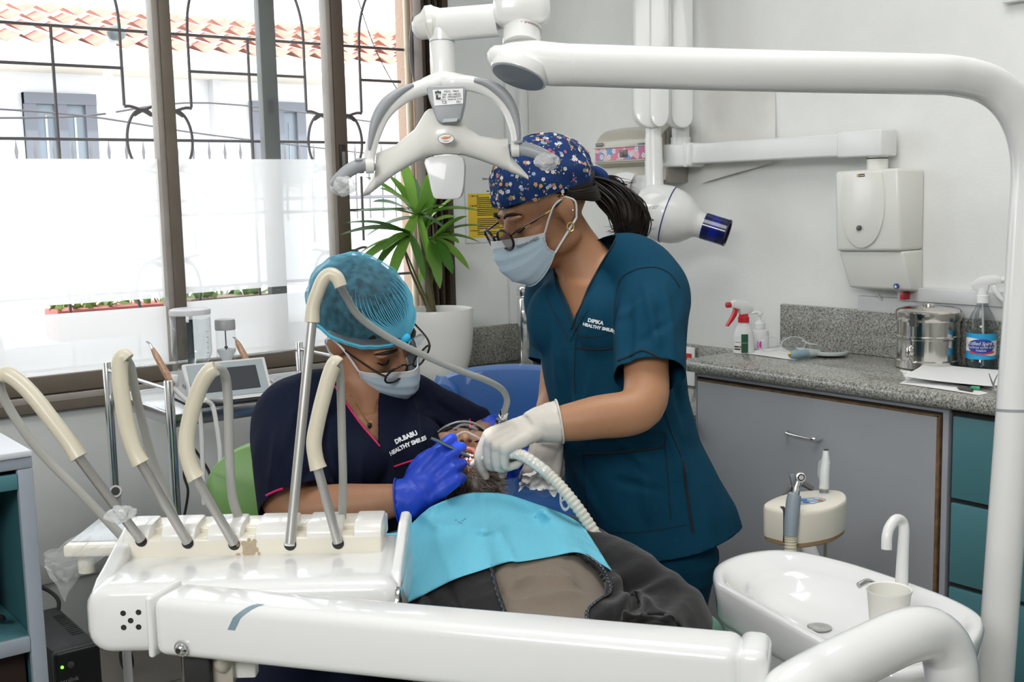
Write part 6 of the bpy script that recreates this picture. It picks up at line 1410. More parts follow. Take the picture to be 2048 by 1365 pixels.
# ================================================================== the three people
M_SKIN = mat('skin', (.40, .20, .105), .5, sub=.12, bump=.06, bscale=260)
M_SKIN2 = mat('skin_dentist', (.36, .18, .10), .5, sub=.12, bump=.06, bscale=260)
M_SKIN3 = mat('skin_patient', (.42, .235, .15), .5, sub=.12, bump=.08, bscale=220)
M_HAIR = mat('hair_dark', (.012, .008, .006), .52, spec=.25)
M_MASK = mat('mask_blue', (.52, .66, .76), .75, bump=.08, bscale=300)
M_MASKW = mat('mask_white', (.74, .76, .78), .75)
def cloth(name, col, weave=500, rough=.85, sheen=.0):
    m = mat(name, col, rough, sheen=sheen, spec=.18)
    tc = N(m, 'ShaderNodeTexCoord'); n1 = N(m, 'ShaderNodeTexNoise', Scale=9.0, Detail=3.0); n2 = N(m, 'ShaderNodeTexNoise', Scale=float(weave), Detail=1.0)
    a = N(m, 'ShaderNodeMath', operation='MULTIPLY_ADD'); a.inputs[1].default_value = .06
    b = N(m, 'ShaderNodeBump'); b.inputs['Strength'].default_value = .35; b.inputs['Distance'].default_value = .02
    L(m, tc.outputs['Object'], n1.inputs['Vector']); L(m, tc.outputs['Object'], n2.inputs['Vector']); L(m, n2.outputs['Fac'], a.inputs[0]); L(m, n1.outputs['Fac'], a.inputs[2]); L(m, a.outputs[0], b.inputs['Height']); L(m, b.outputs[0], bsdf(m).inputs['Normal'])
    return m
M_TUNIC = cloth('teal_cotton', (.002, .044, .085)); M_NAVY = cloth('navy_cotton', (.0045, .0075, .022)); M_PINK = mat('pink_piping', (.65, .012, .14), .6); M_PIPE = mat('black_piping', (.004, .006, .010), .7)
M_GLOVEW = mat('latex_white', (.64, .60, .54), .42, bump=.15, bscale=60, sub=.08); M_GLOVEB = mat('nitrile_blue', (.012, .055, .52), .42, bump=.08, bscale=60)
M_JACK = cloth('fleece_charcoal', (.0115, .011, .0115), 420, .95, .15); M_SHIRT = cloth('tshirt_taupe', (.20, .165, .13), 380, .9, .1)
def mcol(*c): return Matrix(c).transposed()
def headM(c, fwd, left):
    f = Vector(fwd).normalized(); l = Vector(left); l = (l - f * l.dot(f)).normalized(); u = f.cross(l)
    return Matrix.Translation(c) @ mcol(-l, f, u).to_4x4()       # local x = own right, y = face, z = crown
def head_shapes(mb, M, male=False):
    R = M.to_3x3()
    def e(c, r): mb.ell(M @ Vector(c), r, R, 20, 14)
    def t(pts, rr, **k): mb.tube([M @ Vector(p) for p in pts], rr, 12, 4, round_end=True, **k)
    e((0, -.010, .030), (.076, .094, .088)); e((0, .030, -.028), (.062, .062, .088)); e((0, .038, -.078), (.046, .046, .036)); e((0, .074, -.100), (.020, .016, .015))
    for s in (1, -1):
        e((s * .030, .080, .022), (.026, .014, .009)); e((s * .040, .060, -.030), (.026, .026, .026)); e((s * .032, .074, .003), (.0145, .0135, .0125))
        e((s * .076, -.004, -.006), (.008, .019, .030)); e((s * .080, -.012, .002), (.006, .016, .024)); e((s * .074, .004, -.032), (.006, .008, .010)); e((s * .045, .015, -.065), (.022, .045, .025))
        e((s * .011, .098, -.030), (.0085, .010, .008))
    t([(0, .088, .014), (0, .101, -.008), (0, .110, -.028)], [.0075, .009, .011])
    e((0, .088, -.055), (.024, .012, .007)); 
    if not male: e((0, .087, -.066), (.020, .012, .006))
def cut_hole(me, poly, zmax=None, snap=9, M=None):
    """open a garment inside a polygon seen from the front; the rim is drawn onto the polygon"""
    bm = bmesh.new(); bm.from_mesh(me); bm.normal_update()
    dele = []
    for f in bm.faces:
        c = f.calc_center_median(); x, y, z = proj(c)
        if inpoly(x, y, poly) and f.normal.dot(CAMP - c) > -.02 and (zmax is None or z < zmax): dele.append(f)
    bmesh.ops.delete(bm, geom=dele, context='FACES')
    P = [Vector(p) for p in poly]
    for v in bm.verts:
        if not v.is_boundary: continue
        x, y, z = proj(v.co); q = Vector((x, y)); best = None
        for i in range(len(P)):
            a, b = P[i - 1], P[i]; d = b - a; t = max(0, min(1, (q - a).dot(d) / max(d.length_squared, 1e-9))); k = a + d * t; dd = (k - q).length
            if best is None or dd < best[0]: best = (dd, k)
        if best[0] < snap and (zmax is None or z < zmax): v.co = at(best[1].x, best[1].y, z)
    bm.to_mesh(me); bm.free(); me.update()
def cut_end(me, co, no, axis, rad):
    """cut a sleeve open along a plane, only close to the arm's axis"""
    bm = bmesh.new(); bm.from_mesh(me); co = Vector(co); no = Vector(no).normalized(); ax = Vector(axis).normalized()
    def near(f, k=1.0):
        d = f.calc_center_median() - co; t = d.dot(ax); return abs(t) < .13 and (d - ax * t).length < rad * k
    fs = [f for f in bm.faces if near(f)]
    es = {e for f in fs for e in f.edges}; vs = {v for f in fs for v in f.verts}
    bmesh.ops.bisect_plane(bm, geom=fs + list(es) + list(vs), plane_co=co, plane_no=no)
    dl = [f for f in bm.faces if near(f, 1.02) and (f.calc_center_median() - co).dot(no) > 1e-5]
    bmesh.ops.delete(bm, geom=dl, context='FACES'); bm.to_mesh(me); bm.free(); me.update()
def seam(name, bvh, pts, r, m, parent, n=6, lift=.0008, kind=None):
    """cord or seam lying on a cloth surface, traced along points seen from the front"""
    q = cr(pts, n) if len(pts) > 2 else [np.array(pts[0]) + (np.array(pts[1]) - np.array(pts[0])) * i / 12 for i in range(13)]
    P = [camhit(bvh, p[0], p[1], lift) for p in q]; P = [p for p in P if p is not None]
    # keep one surface: drop points that jump in depth
    out = [P[0]] if P else []
    for p in P[1:]:
        if (p - out[-1]).length < .05: out.append(p)
    if len(out) < 2: return None
    mb = MB(); mb.tube(out, r, 6, smooth=False); return part(name, mb, m, parent, kind=kind)
def fold(amp, f=(7, 7, 2.2), seed=0, amp2=.0015):
    def fn(co, no):
        n = noise.noise(Vector((co.x * f[0] + seed, co.y * f[1], co.z * f[2]))); n2 = noise.noise(Vector((co.x * 22 + seed, co.y * 22, co.z * 14)))
        return co + no * (amp * n + amp2 * n2)
    return fn
def torso_ring(c, S, Fw, a, b, n=28, p=2.3, tilt=None):
    out = []
    for k in range(n):
        t = 2 * math.pi * k / n; cs, sn = math.cos(t), math.sin(t)
        x = a * (abs(cs) ** (2 / p)) * (1 if cs >= 0 else -1); y = b * (abs(sn) ** (2 / p)) * (1 if sn >= 0 else -1)
        q = c + S * x + Fw * y
        if tilt: q = q + ZU * (tilt * (S * x + Fw * y).dot(XC))
        out.append(q)
    return out
def crease(x, y, C):
    a = 0.0
    for x0, y0, x1, y1, am, w in C:
        dx, dy = x1 - x0, y1 - y0; l2 = dx * dx + dy * dy; t = ((x - x0) * dx + (y - y0) * dy) / l2
        if t < -.2 or t > 1.2: continue
        d = ((x - x0) * dy - (y - y0) * dx) / math.sqrt(l2)
        if abs(d) > 3 * w: continue
        a += am * math.exp(-(d / w) ** 2) * math.exp(-((t - .5) / .42) ** 4)
    return a * 1.9
def hand_mesh(M, side, flex, thumb, cuff=.05, cuff_r=(.030, .034), scale=1.0, vox=.0034, spread=.05, mb=None, arm=None):
    """palm, four fingers and thumb; side: +1 thumb on local +x; flex: 4 triples of degrees"""
    only = mb is not None; mb = mb or MB()
    def T(p): return M @ (Vector(p) * scale)
    def tb(pts, rr, **k): mb.tube([T(p) for p in pts], [r * scale for r in rr], 14, 4, round_end=True, **k)
    kn = [(.031, .088), (.010, .093), (-.011, .089), (-.030, .080)]
    ln = [(.043, .026, .022), (.047, .030, .023), (.043, .027, .022), (.034, .021, .019)]
    rd = [(.0105, .0095, .0088, .0072), (.0108, .0098, .0088, .0072), (.0102, .0092, .0084, .007), (.0092, .0082, .0075, .0062)]
    for i, (kx, ky) in enumerate(kn):
        x = kx * side
        tb([(x * .55, .0, 0), (x * .8, ky * .5, .001), (x, ky, 0)], [.0165, .0145, .0118])
        p = Vector((x, ky, .0)); ang = 0; pts = [p.copy()]
        sx = (1.5 - i) * spread * side
        for j in range(3):
            ang += math.radians(flex[i][j]); d = Vector((sx * math.cos(ang), math.cos(ang), -math.sin(ang))).normalized(); p = p + d * ln[i][j]; pts.append(p.copy())
        # points for smooth knuckles
        mb.tube([T(q) for q in pts], [r * scale for r in rd[i]], 14, 4, round_end=True)
        for q in pts[1:3]: mb.ell(T(q), rd[i][1] * scale * 1.03, None, 12, 8)
    mb.ell(T((0, .050, -.003)), (.040 * scale, .046 * scale, .015 * scale), M.to_3x3(), 20, 12)
    q = Vector((.020 * side, .018, -.006)); pts = [q.copy()]
    for d, l_ in zip(thumb, (.046, .034, .028)): q = q + Vector((d[0] * side, d[1], d[2])).normalized() * l_; pts.append(q.copy())
    tb([tuple(p) for p in pts], [.0165, .0135, .0108, .0085]); mb.ell(T(pts[0].lerp(pts[1], .5)), .0175 * scale, None, 14, 10)
    tb([(0, -.012, 0), (0, .03, 0)], [.027, .030], flat=(.72, 1.0), up=M.to_3x3() @ Vector((0, 0, 1)))
    if cuff:
        W = M.translation; ar = Vector(arm).normalized() if arm is not None else M.to_3x3() @ Vector((0, -1, 0)); zz = M.to_3x3() @ Vector((0, 0, 1))
        mb.tube([W + ar * cuff, W + ar * cuff * .5, W, T((0, .02, 0))], [cuff_r[1] * scale, (cuff_r[0] + cuff_r[1]) * .5 * scale, cuff_r[0] * scale, .030 * scale], 24, 4, flat=(.93, 1.0), up=zz)
    if only: return
    return remesh(mb, vox, 4, .5, lambda co, no: co + no * (.0009 * noise.noise(co * 60) + .0005 * noise.noise(co * 140)))
def handM(w, Y, Z):
    return Matrix.Translation(w) @ basis(y=Y, z=Z).to_4x4()
def cuff_ring(M, cuff, r, m, parent, scale=1.0, rr=.0018, arm=None):
    ar = Vector(arm).normalized() if arm is not None else M.to_3x3() @ Vector((0, -1, 0)); z = M.to_3x3() @ Vector((0, 0, 1)); z = (z - ar * z.dot(ar)).normalized(); x = ar.cross(z); c = M.translation + ar * cuff
    mb = MB(); mb.tube([c + (x * math.cos(a) + z * (.93 * math.sin(a))) * (r * scale) for a in [2 * math.pi * k / 24 for k in range(24)]], rr, 8, 2, closed=True); return part('cuff_roll', mb, m, parent)
def face_details(M, parent, brow=True, skin=None, rightside=True):
    for s in (1, -1):
        mb = MB(); mb.tube([M @ Vector((s * x, y, z)) for x, y, z in ((.012, .0945, .027), (.028, .0945, .033), (.044, .084, .030), (.052, .074, .024))], [.0025, .0036, .003, .0012], 8, 4); part('eyebrow', mb, M_HAIR, parent)
        mb = MB(); mb.tube([M @ Vector((s * x, y, z)) for x, y, z in ((.019, .0835, -.003), (.027, .0885, -.007), (.036, .0865, -.007), (.045, .0775, -.003))], [.0012, .0018, .0018, .001], 6, 4); part('eyelashes', mb, M_HAIR, parent)
def mask_part(M, parent, wrinkle=0.0):
    mb = MB(); G = []
    nu, nv = 28, 18
    for i in range(nv + 1):
        v = i / nv; row = []
        for j in range(nu + 1):
            u = -1 + 2 * j / nu; a = u * 1.22
            rx = .076 - .006 * v; ry = .088 + .014 * math.sin(math.pi * min(1, v * 1.1)) - .022 * max(0, v - .75) * 4 * .6
            nose = .018 * math.exp(-(u / .26) ** 2) * (1 - v) ** .6 + .007 * math.exp(-(u / .5) ** 2)
            x = rx * math.sin(a); y = .022 + ry * math.cos(a) ** .9 * 1.0 + nose if math.cos(a) > 0 else .022
            zt = -.010 + .006 * math.exp(-(u / .3) ** 2) - .016 * abs(u) ** 1.5; zb = -.122 + .050 * abs(u) ** 2
            z = zt + (zb - zt) * v
            pl = (v * 4) % 1; y += .0042 * (1 - pl) * math.cos(a) * (1 if .12 < v < .95 else .2)
            row.append(M @ Vector((x, y - .0, z + wrinkle * noise.noise(Vector((u * 4, v * 4, 1))))))
        G.append(row)
    mb.grid(G); o = part('face_mask', mb, M_MASK, parent, raw=True, angle=50)
    k = o.modifiers.new('thick', 'SOLIDIFY'); k.thickness = .0012
    for i in (0, 1, 2): pass
    mb = MB(); mb.tube(G[0], .0011, 6, smooth=False); mb.tube(G[-1], .0009, 6, smooth=False); mb.tube([r[0] for r in G], .0009, 6, smooth=False); mb.tube([r[-1] for r in G], .0009, 6, smooth=False); part('mask_edge', mb, M_MASKW, o)
    mb = MB(); mb.grid([[p + (M.to_3x3() @ Vector((0, .0012, 0))) for p in G[k]] for k in (0, 1, 2)]); part('mask_nose_band', mb, M_MASKW, o, raw=True)
    for s, j in ((-1, 0), (1, -1)):
        e = [(s * .082, -.012, .018), (s * .084, -.026, .0), (s * .080, -.016, -.03)]
        t_, b_ = G[0][j], G[-1][j]
        mb = MB(); mb.tube([t_, M @ Vector((s * .080, .02, .012)), M @ Vector(e[0])], .0021, 8, 5, flat=(1, .6)); mb.tube([b_, M @ Vector((s * .079, .012, -.045)), M @ Vector(e[2])], .0021, 8, 5, flat=(1, .6)); mb.tube([M @ Vector(p) for p in e], .0021, 8, 5); part('ear_loop', mb, M_MASKW, o)
    return o, G
def glasses_part(M, parent, frame, lensmat, round_=1.0, z0=-.004, y0=.112, r=.0235, rim=.0019):
    t = None
    mb = MB()
    pts = {}
    for s in (1, -1):
        c = Vector((s * .034, y0 - .004, z0)); ring = [c + Vector((r * 1.05 * math.cos(a), -.006 * abs(math.cos(a)) * (1 if math.cos(a) * s > 0 else -.2), r * round_ * math.sin(a))) for a in [2 * math.pi * k / 28 for k in range(28)]]
        pts[s] = ring; mb.tube([M @ p for p in ring], rim, 8, 2, closed=True)
    mb.tube([M @ Vector((-.0105, y0 - .003, z0 + .006)), M @ Vector((0, y0 + .001, z0 + .010)), M @ Vector((.0105, y0 - .003, z0 + .006))], .0016, 8, 4)
    g = part('glasses', mb, frame, parent)
    for s in (1, -1):
        mb = MB(); mb.add([M @ p for p in pts[s]], [tuple(range(28))]); part('lens', mb, lensmat, g, raw=True)
        mb = MB(); mb.tube([M @ Vector(p) for p in ((s * .0585, y0 - .008, z0 + .008), (s * .068, y0 - .03, z0 + .012), (s * .077, .03, z0 + .014), (s * .081, -.005, .014), (s * .081, -.022, .0))], [.0022, .002, .0018, .0018, .0016], 8, 5); part('temple', mb, frame, g)
    return g
def cap_shell(M, c, r, edge, mats, parent, name='cap', amp=.004, nth=64, nph=22, seed=0, freq=22, puff=0, tuck=0, inner=0):
    """cloth cap: from its rim (edge(theta) gives the polar angle) to the crown"""
    mb = MB(); G = []
    for i in range(nph + 1):
        row = []
        for j in range(nth):
            th = 2 * math.pi * j / nth; ph0 = edge(th); ph = ph0 * (1 - i / nph) + .02 * (i / nph)
            d = Vector((math.sin(ph) * math.cos(th), math.sin(ph) * math.sin(th), math.cos(ph)))
            k = 1 + amp / .1 * (noise.noise(Vector((d.x * 3 + seed, d.y * 3, d.z * 3))) + .5 * noise.noise(Vector((th * freq * .16, ph * 2, seed + 4))) * min(1, (1 - i / nph) * 2)) + puff * math.sin(math.pi * min(1, (1 - i / nph) * 1.05)) * .5
            k *= (1 - tuck * max(0, ph - 1.5)) * (1 - min(inner, inner * 3.5 * max(0, 1.72 - ph)))
            row.append(M @ (Vector(c) + Vector((d.x * r[0], d.y * r[1], d.z * r[2])) * k))
        G.append(row)
    mb.rings(G, False); o = len(mb.v); mb.v.append(tuple(sum((Vector(p) for p in G[-1]), Vector()) / nth)); n0 = (nph) * nth
    for j in range(nth): mb.f.append((n0 + j, n0 + (j + 1) % nth, o)); mb.mi.append(0)
    ob = part(name, mb, mats, parent, angle=75); return ob, G
# ------------------------------------------------------------------ floral cap material
M_FLORAL = cloth('cap_navy', (.014, .038, .135))
M_LENS = glass_mat('spectacle_lens', (.93, .93, .93)); M_TORT = mat('tortoise_black', (.015, .010, .009), .25); M_GOLD = mat('gold', (.75, .48, .16), .22, 1.)
# ================================================================== the assistant
HA = headM(at(1090, 416, 2.31), V3(-.81, -.386, -.447), V3(.43, -.90, 0))
SA_, FA = V3(.69, -.72, 0), V3(-.72, -.69, 0)
mb = MB(); head_shapes(mb, HA)
aL = [at(1300, 575, 2.25), at(1292, 700, 2.17), at(1284, 812, 2.11), at(1190, 836, 2.09), at(1092, 853, 2.085)]
aR = [at(1112, 590, 2.46), at(1118, 700, 2.47), at(1112, 790, 2.46), at(1103, 830, 2.42), at(1098, 872, 2.38)]
mb.tube([at(1120, 455, 2.335), at(1150, 500, 2.345), at(1185, 560, 2.355)], [.052, .053, .070], 20, 5, round_end=True)
tor = [((1200, 560, 2.355), .13, .085), ((1212, 640, 2.36), .145, .100), ((1225, 760, 2.37), .135, .095), ((1250, 900, 2.39), .14, .10), ((1275, 1010, 2.41), .155, .11), ((1285, 1090, 2.42), .14, .10)]
mb.rings([torso_ring(at(*c), SA_, FA, a, b, 24, 2.0) for c, a, b in tor])
mb.tube(aL, [.050, .043, .043, .040, .030], 16, 6, round_end=True); mb.tube(aR, [.048, .040, .038, .036, .028], 16, 6, round_end=True)
mb.tube([at(1200, 560, 2.355), aL[0]], [.06, .05], 16, smooth=False); mb.tube([at(1200, 560, 2.355), aR[0]], [.06, .05], 16, smooth=False)
gA = at(1290, 1080, 2.42)
lgL = [gA + SA_ * .075, V3(.30, 2.36, .44), V3(.34, 2.42, .07)]; lgR = [gA - SA_ * .075, V3(.20, 2.50, .44), V3(.23, 2.56, .07)]
for lg in (lgL, lgR):
    mb.tube(lg, [.075, .052, .036], 16, 6, round_end=True)
    f0 = lg[2]; mb.tube([f0 + V3(.02, .02, -.035), f0 + FA * .09 + V3(0, 0, -.04), f0 + FA * .16 + V3(0, 0, -.045)], [.034, .034, .022], 14, 4, round_end=True)
wm = remesh(mb, .0055, 5, .5)
asst = link_mesh('person', wm, M_SKIN, None, angle=None, label='standing woman in teal scrubs and floral cap leaning over the patient', cat='person', loc=V3(.27, 2.45, 0))
asst.data.polygons.foreach_set('use_smooth', [True] * len(asst.data.polygons))
# trousers
mb = MB(); mb.rings([torso_ring(at(1282, 985, 2.41), SA_, FA, .155, .11, 24, 2.1), torso_ring(at(1288, 1080, 2.42), SA_, FA, .165, .118, 24, 2.1), torso_ring(at(1292, 1150, 2.42), SA_, FA, .155, .11, 24, 2.1)])
for lg in (lgL, lgR): mb.tube([lg[0], lg[0].lerp(lg[1], .5), lg[1], lg[1].lerp(lg[2], .6), lg[2] + ZU * .02], [.098, .086, .072, .066, .064], 20, 6)
tm = remesh(mb, .007, 5, .5, fold(.007, (9, 9, 4), 3))
link_mesh('trousers', tm, M_TUNIC, asst, angle=None); asst.children[-1].data.polygons.foreach_set('use_smooth', [True] * len(tm.polygons))
for lg in (lgL, lgR):
    f0 = lg[2]; mb = MB(); mb.tube([f0 + V3(.03, .03, -.035), f0 + FA * .09 + V3(0, 0, -.035), f0 + FA * .17 + V3(0, 0, -.043)], [.040, .040, .026], 16, 4, round_end=True); part('shoe', mb, mat('shoe_black', (.02, .02, .022), .4), asst)
# tunic
mb = MB()
tor = [((1196, 520, 2.345), .075, .060, 0), ((1204, 560, 2.35), .135, .090, 0), ((1214, 625, 2.355), .160, .116, 0), ((1222, 700, 2.365), .160, .124, 0), ((1236, 790, 2.375), .153, .122, 0), ((1256, 880, 2.39), .156, .124, 0), ((1283, 960, 2.405), .172, .134, .0), ((1300, 1020, 2.415), .182, .142, .10), ((1308, 1080, 2.42), .188, .146, .22), ((1316, 1150, 2.43), .192, .150, .30)]
mb.rings([torso_ring(at(*c), SA_, FA, a, b, 32, 2.25, tl) for c, a, b, tl in tor])
for s in (1, -1): mb.ell(at(1200, 638, 2.35) + SA_ * (.070 * s) + FA * .060, (.062, .052, .078))
mb.tube([at(1196, 535, 2.345), at(1262, 530, 2.285), aL[0] + ZU * -.005, aL[0].lerp(aL[1], .45) + V3(.006, 0, 0), aL[1] + V3(.010, 0, -.0), aL[1].lerp(aL[2], .35) + V3(.012, 0, 0), aL[1].lerp(aL[2], .7) + V3(.012, 0, 0)], [.05, .064, .074, .072, .068, .067, .067], 24, 6)
mb.tube([at(1190, 545, 2.36), at(1140, 560, 2.42), aR[0], aR[0].lerp(aR[1], .5), aR[1] + V3(-.006, 0, 0), aR[1].lerp(aR[2], .5) + V3(-.010, 0, 0)], [.05, .060, .066, .064, .060, .060], 24, 6)
def tfold(co, no):
    x, y, z = proj(co)
    a = .0065 * noise.noise(Vector((co.x * 10, co.y * 10, co.z * 2.4))) + .0018 * noise.noise(Vector((co.x * 24, co.y * 24, co.z * 9)))
    # drag lines from the shoulder and bust down the front, and under the arm
    a += .0035 * math.sin((x * .05 + y * .012)) * math.exp(-((y - 800) / 170) ** 2) * math.exp(-((x - 1170) / 80) ** 2)
    a += .003 * math.sin((x + y) * .07) * math.exp(-((y - 640) / 70) ** 2) * math.exp(-((x - 1300) / 60) ** 2)
    a += crease(x, y, ((1245, 590, 1238, 760, .004, 8), (1262, 590, 1256, 740, -.004, 8), (1288, 560, 1318, 710, .005, 9), (1330, 580, 1348, 720, .004, 8), (1190, 720, 1156, 890, .004, 9), (1120, 690, 1150, 900, -.004, 9), (1104, 640, 1124, 790, .004, 8), (1140, 780, 1180, 900, .0045, 8), (1330, 860, 1374, 970, .005, 9), (1230, 960, 1330, 985, -.004, 9), (1150, 930, 1200, 1040, .005, 9), (1240, 880, 1300, 940, .004, 9), (1290, 950, 1300, 1050, .005, 12), (1240, 640, 1290, 600, .0035, 7), (1270, 690, 1345, 640, -.004, 8), (1200, 560, 1150, 660, .003, 6), (1350, 740, 1376, 860, -.005, 9)))
    if y > 900: a += .006 * math.sin(co.dot(SA_) * 30 + co.dot(FA) * 14) * min(1, (y - 900) / 150)
    return co + no * a
tm = remesh(mb, .0058, 7, .5, tfold)
cut_end(tm, aL[1].lerp(aL[2], .47) + V3(.012, 0, 0), (aL[2] - aL[1]).normalized() + V3(.10, .0, .05), aL[2] - aL[1], .086)
cut_end(tm, aR[1].lerp(aR[2], .38) + V3(-.008, 0, 0), (aR[2] - aR[1]).normalized() + V3(-.25, 0, .1), aR[2] - aR[1], .074)
# hem: below a tilted plane
bm = bmesh.new(); bm.from_mesh(tm)
hp0 = at(1300, 1078, 2.42) ; hno = (ZU * -1 + XC * .20 + YC * -.02).normalized()
r_ = bmesh.ops.bisect_plane(bm, geom=list(bm.verts) + list(bm.edges) + list(bm.faces), plane_co=hp0, plane_no=hno, clear_outer=True)
bm.to_mesh(tm); bm.free(); tm.update()
V_A = [(1112, 505), (1108, 540), (1118, 572), (1136, 612), (1146, 640), (1160, 612), (1176, 572), (1198, 532), (1226, 486), (1238, 455), (1190, 420), (1120, 450)]
cut_hole(tm, V_A, 2.45)
tun = link_mesh('tunic', tm, M_TUNIC, asst, angle=None); tm.polygons.foreach_set('use_smooth', [True] * len(tm.polygons))
md = tun.modifiers.new('thick', 'SOLIDIFY'); md.thickness = .0016; md.offset = -1
bv = bvh_of(tun)
seam('collar_piping', bv, [(1231, 484), (1200, 535), (1178, 577), (1163, 612), (1149, 646), (1141, 660)], .0016, M_PIPE, tun)
seam('collar_piping', bv, [(1107, 545), (1114, 572), (1131, 612), (1143, 645), (1151, 664)], .0014, M_PIPE, tun)
seam('collar_seam', bv, [(1092, 590), (1108, 625), (1128, 660), (1140, 682), (1152, 660), (1175, 622)], .0008, M_PIPE, tun)
seam('shoulder_seam', bv, [(1222, 480), (1250, 505), (1276, 535)], .0009, M_PIPE, tun)
seam('sleeve_seam', bv, [(1275, 538), (1245, 555), (1232, 590), (1228, 640), (1230, 700)], .0009, M_PIPE, tun)
seam('sleeve_seam', bv, [(1275, 538), (1310, 535), (1340, 548), (1360, 575)], .0009, M_PIPE, tun)
seam('sleeve_piping', bv, [(1236, 722), (1262, 712), (1287, 702), (1320, 716), (1352, 731)], .0019, M_PIPE, tun)
seam('sleeve_piping', bv, [(1062, 688), (1074, 699), (1088, 710)], .0018, M_PIPE, tun)
seam('pocket_piping', bv, [(1150, 696), (1190, 699), (1228, 696)], .0020, M_PIPE, tun); seam('pocket_seam', bv, [(1153, 672), (1190, 674), (1226, 664)], .0008, M_PIPE, tun); seam('pocket_seam', bv, [(1152, 676), (1149, 740), (1150, 790)], .0007, M_PIPE, tun)
seam('pocket_piping', bv, [(1168, 908), (1230, 906), (1290, 900), (1330, 894)], .0020, M_PIPE, tun); seam('pocket_seam', bv, [(1170, 880), (1230, 878), (1325, 864), (1328, 894)], .0008, M_PIPE, tun); seam('pocket_seam', bv, [(1167, 908), (1170, 980), (1178, 1050)], .0007, M_PIPE, tun); seam('pocket_seam', bv, [(1330, 894), (1342, 1040)], .0007, M_PIPE, tun)
seam('hem_seam', bv, [(1190, 1060), (1250, 1066), (1300, 1063), (1372, 1050)], .0008, M_PIPE, tun)
seam('side_slit', bv, [(1365, 925), (1372, 975), (1380, 1030), (1386, 1066)], .0030, M_PIPE, tun); seam('side_seam', bv, [(1324, 800), (1340, 860), (1362, 915)], .0009, M_PIPE, tun)
h_ = camhit(bv, 1190, 648, 0); h2_ = camhit(bv, 1225, 655, 0)
M_STITCH = mat('white_stitch', (.80, .82, .83), .7)
for tx, sz, px, py in (('DIPIKA', .0098, 1191, 644), ('HEALTHY SMILES', .0082, 1197, 656)):
    p = camhit(bv, px, py, 0); text_part('embroidery', tx, sz, p, h2_ - h_ if (h2_ - h_).length < .12 else XC, ZU + XC * .05, M_STITCH, tun, bvh=bv, off=.0012, bold=.0004)
# cap, hair, face
def edgeA(th): return math.acos(max(-.98, min(.98, (-.30 + .34 * math.sin(th) * 1.0) )))
capA, GA = cap_shell(HA, (0, -.016, .046), (.088, .112, .098), lambda th: 1.72 - .20 * math.sin(th) if math.sin(th) > 0 else 1.72 - .26 * math.sin(th), M_FLORAL, asst, 'surgical_cap', .0055, 72, 24, 2, 26, .02)
bcap = bvh_of(capA); rf = random.Random(3); FM = [mat('print_white', (.72, .70, .68), .8), mat('print_ochre', (.58, .33, .10), .8), mat('print_plum', (.40, .09, .20), .8), mat('print_sky', (.30, .44, .66), .8), mat('print_leaf', (.17, .22, .15), .8)]
mb = MB(); cl = []
def on_cap(th, ph):
    d = HA.to_3x3() @ Vector((math.sin(ph) * math.cos(th), math.sin(ph) * math.sin(th), math.cos(ph))); c0 = HA @ Vector((0, -.016, .046)); h = bcap.ray_cast(c0 + d * .3, -d)
    return (h[0], h[1] if h[1].dot(d) > 0 else -h[1]) if h[0] is not None else None
def disc(c, n, r, rr, k, el=1.0, ang=0):
    rr *= .45; mb.cur = k; e = n.orthogonal().normalized(); f = n.cross(e); e, f = e * math.cos(ang) + f * math.sin(ang), f * math.cos(ang) - e * math.sin(ang)
    mb.add([c + n * rr + e * (r * math.cos(a)) + f * (r * el * math.sin(a)) for a in [2 * math.pi * q / 7 for q in range(7)]], [tuple(range(7))])
for _ in range(3500):
    th, ph = rf.uniform(0, 2 * math.pi), math.acos(rf.uniform(-.12, .98)); h = on_cap(th, ph)
    if h is None or any((h[0] - q).length < .0175 for q in cl): continue
    cl.append(h[0]); c, n = h; e = n.orthogonal().normalized(); f = n.cross(e)
    for q in range(rf.randint(3, 5)):
        a0 = rf.uniform(0, 6.28); o_ = e * math.cos(a0) + f * math.sin(a0); k = rf.choice((0, 0, 0, 1, 1, 2, 3)); p = c + o_ * rf.uniform(.002, .0095)
        big = rf.random() < .55
        if big:
            for w in range(5): a = 2 * math.pi * w / 5 + a0; disc(p + (e * math.cos(a) + f * math.sin(a)) * .0025, n, .0017, .0010, k)
            disc(p, n, .0011, .0014, 1 if k != 1 else 2)
        else: disc(p, n, .0016, .0010, rf.choice((0, 1, 2, 3)))
    for q in range(3): a = rf.uniform(0, 6.28); disc(c + (e * math.cos(a) + f * math.sin(a)) * .0095, n, .0028, .0009, 4, .42, a)
part('flower_print', mb, FM, capA, raw=True, kind='stuff')
mb = MB(); mb.tube([HA @ Vector(p) for p in ((.02, -.118, .02), (.0, -.135, .012), (-.012, -.140, -.006), (-.004, -.134, -.022), (.008, -.128, -.012), (.012, -.128, .010))], [.008, .012, .013, .011, .010, .007], 12, 5, closed=True, flat=(1, .7)); part('cap_knot', mb, M_FLORAL, capA)
cap_shell(HA, (0, -.016, .036), (.086, .115, .104), lambda th: 1.50 if math.sin(th) > 0 else 1.66 + .55 * abs(math.sin(th)) ** 1.3, M_HAIR, asst, 'hair', .003, 56, 16, 6, 30, 0, .10, .10)
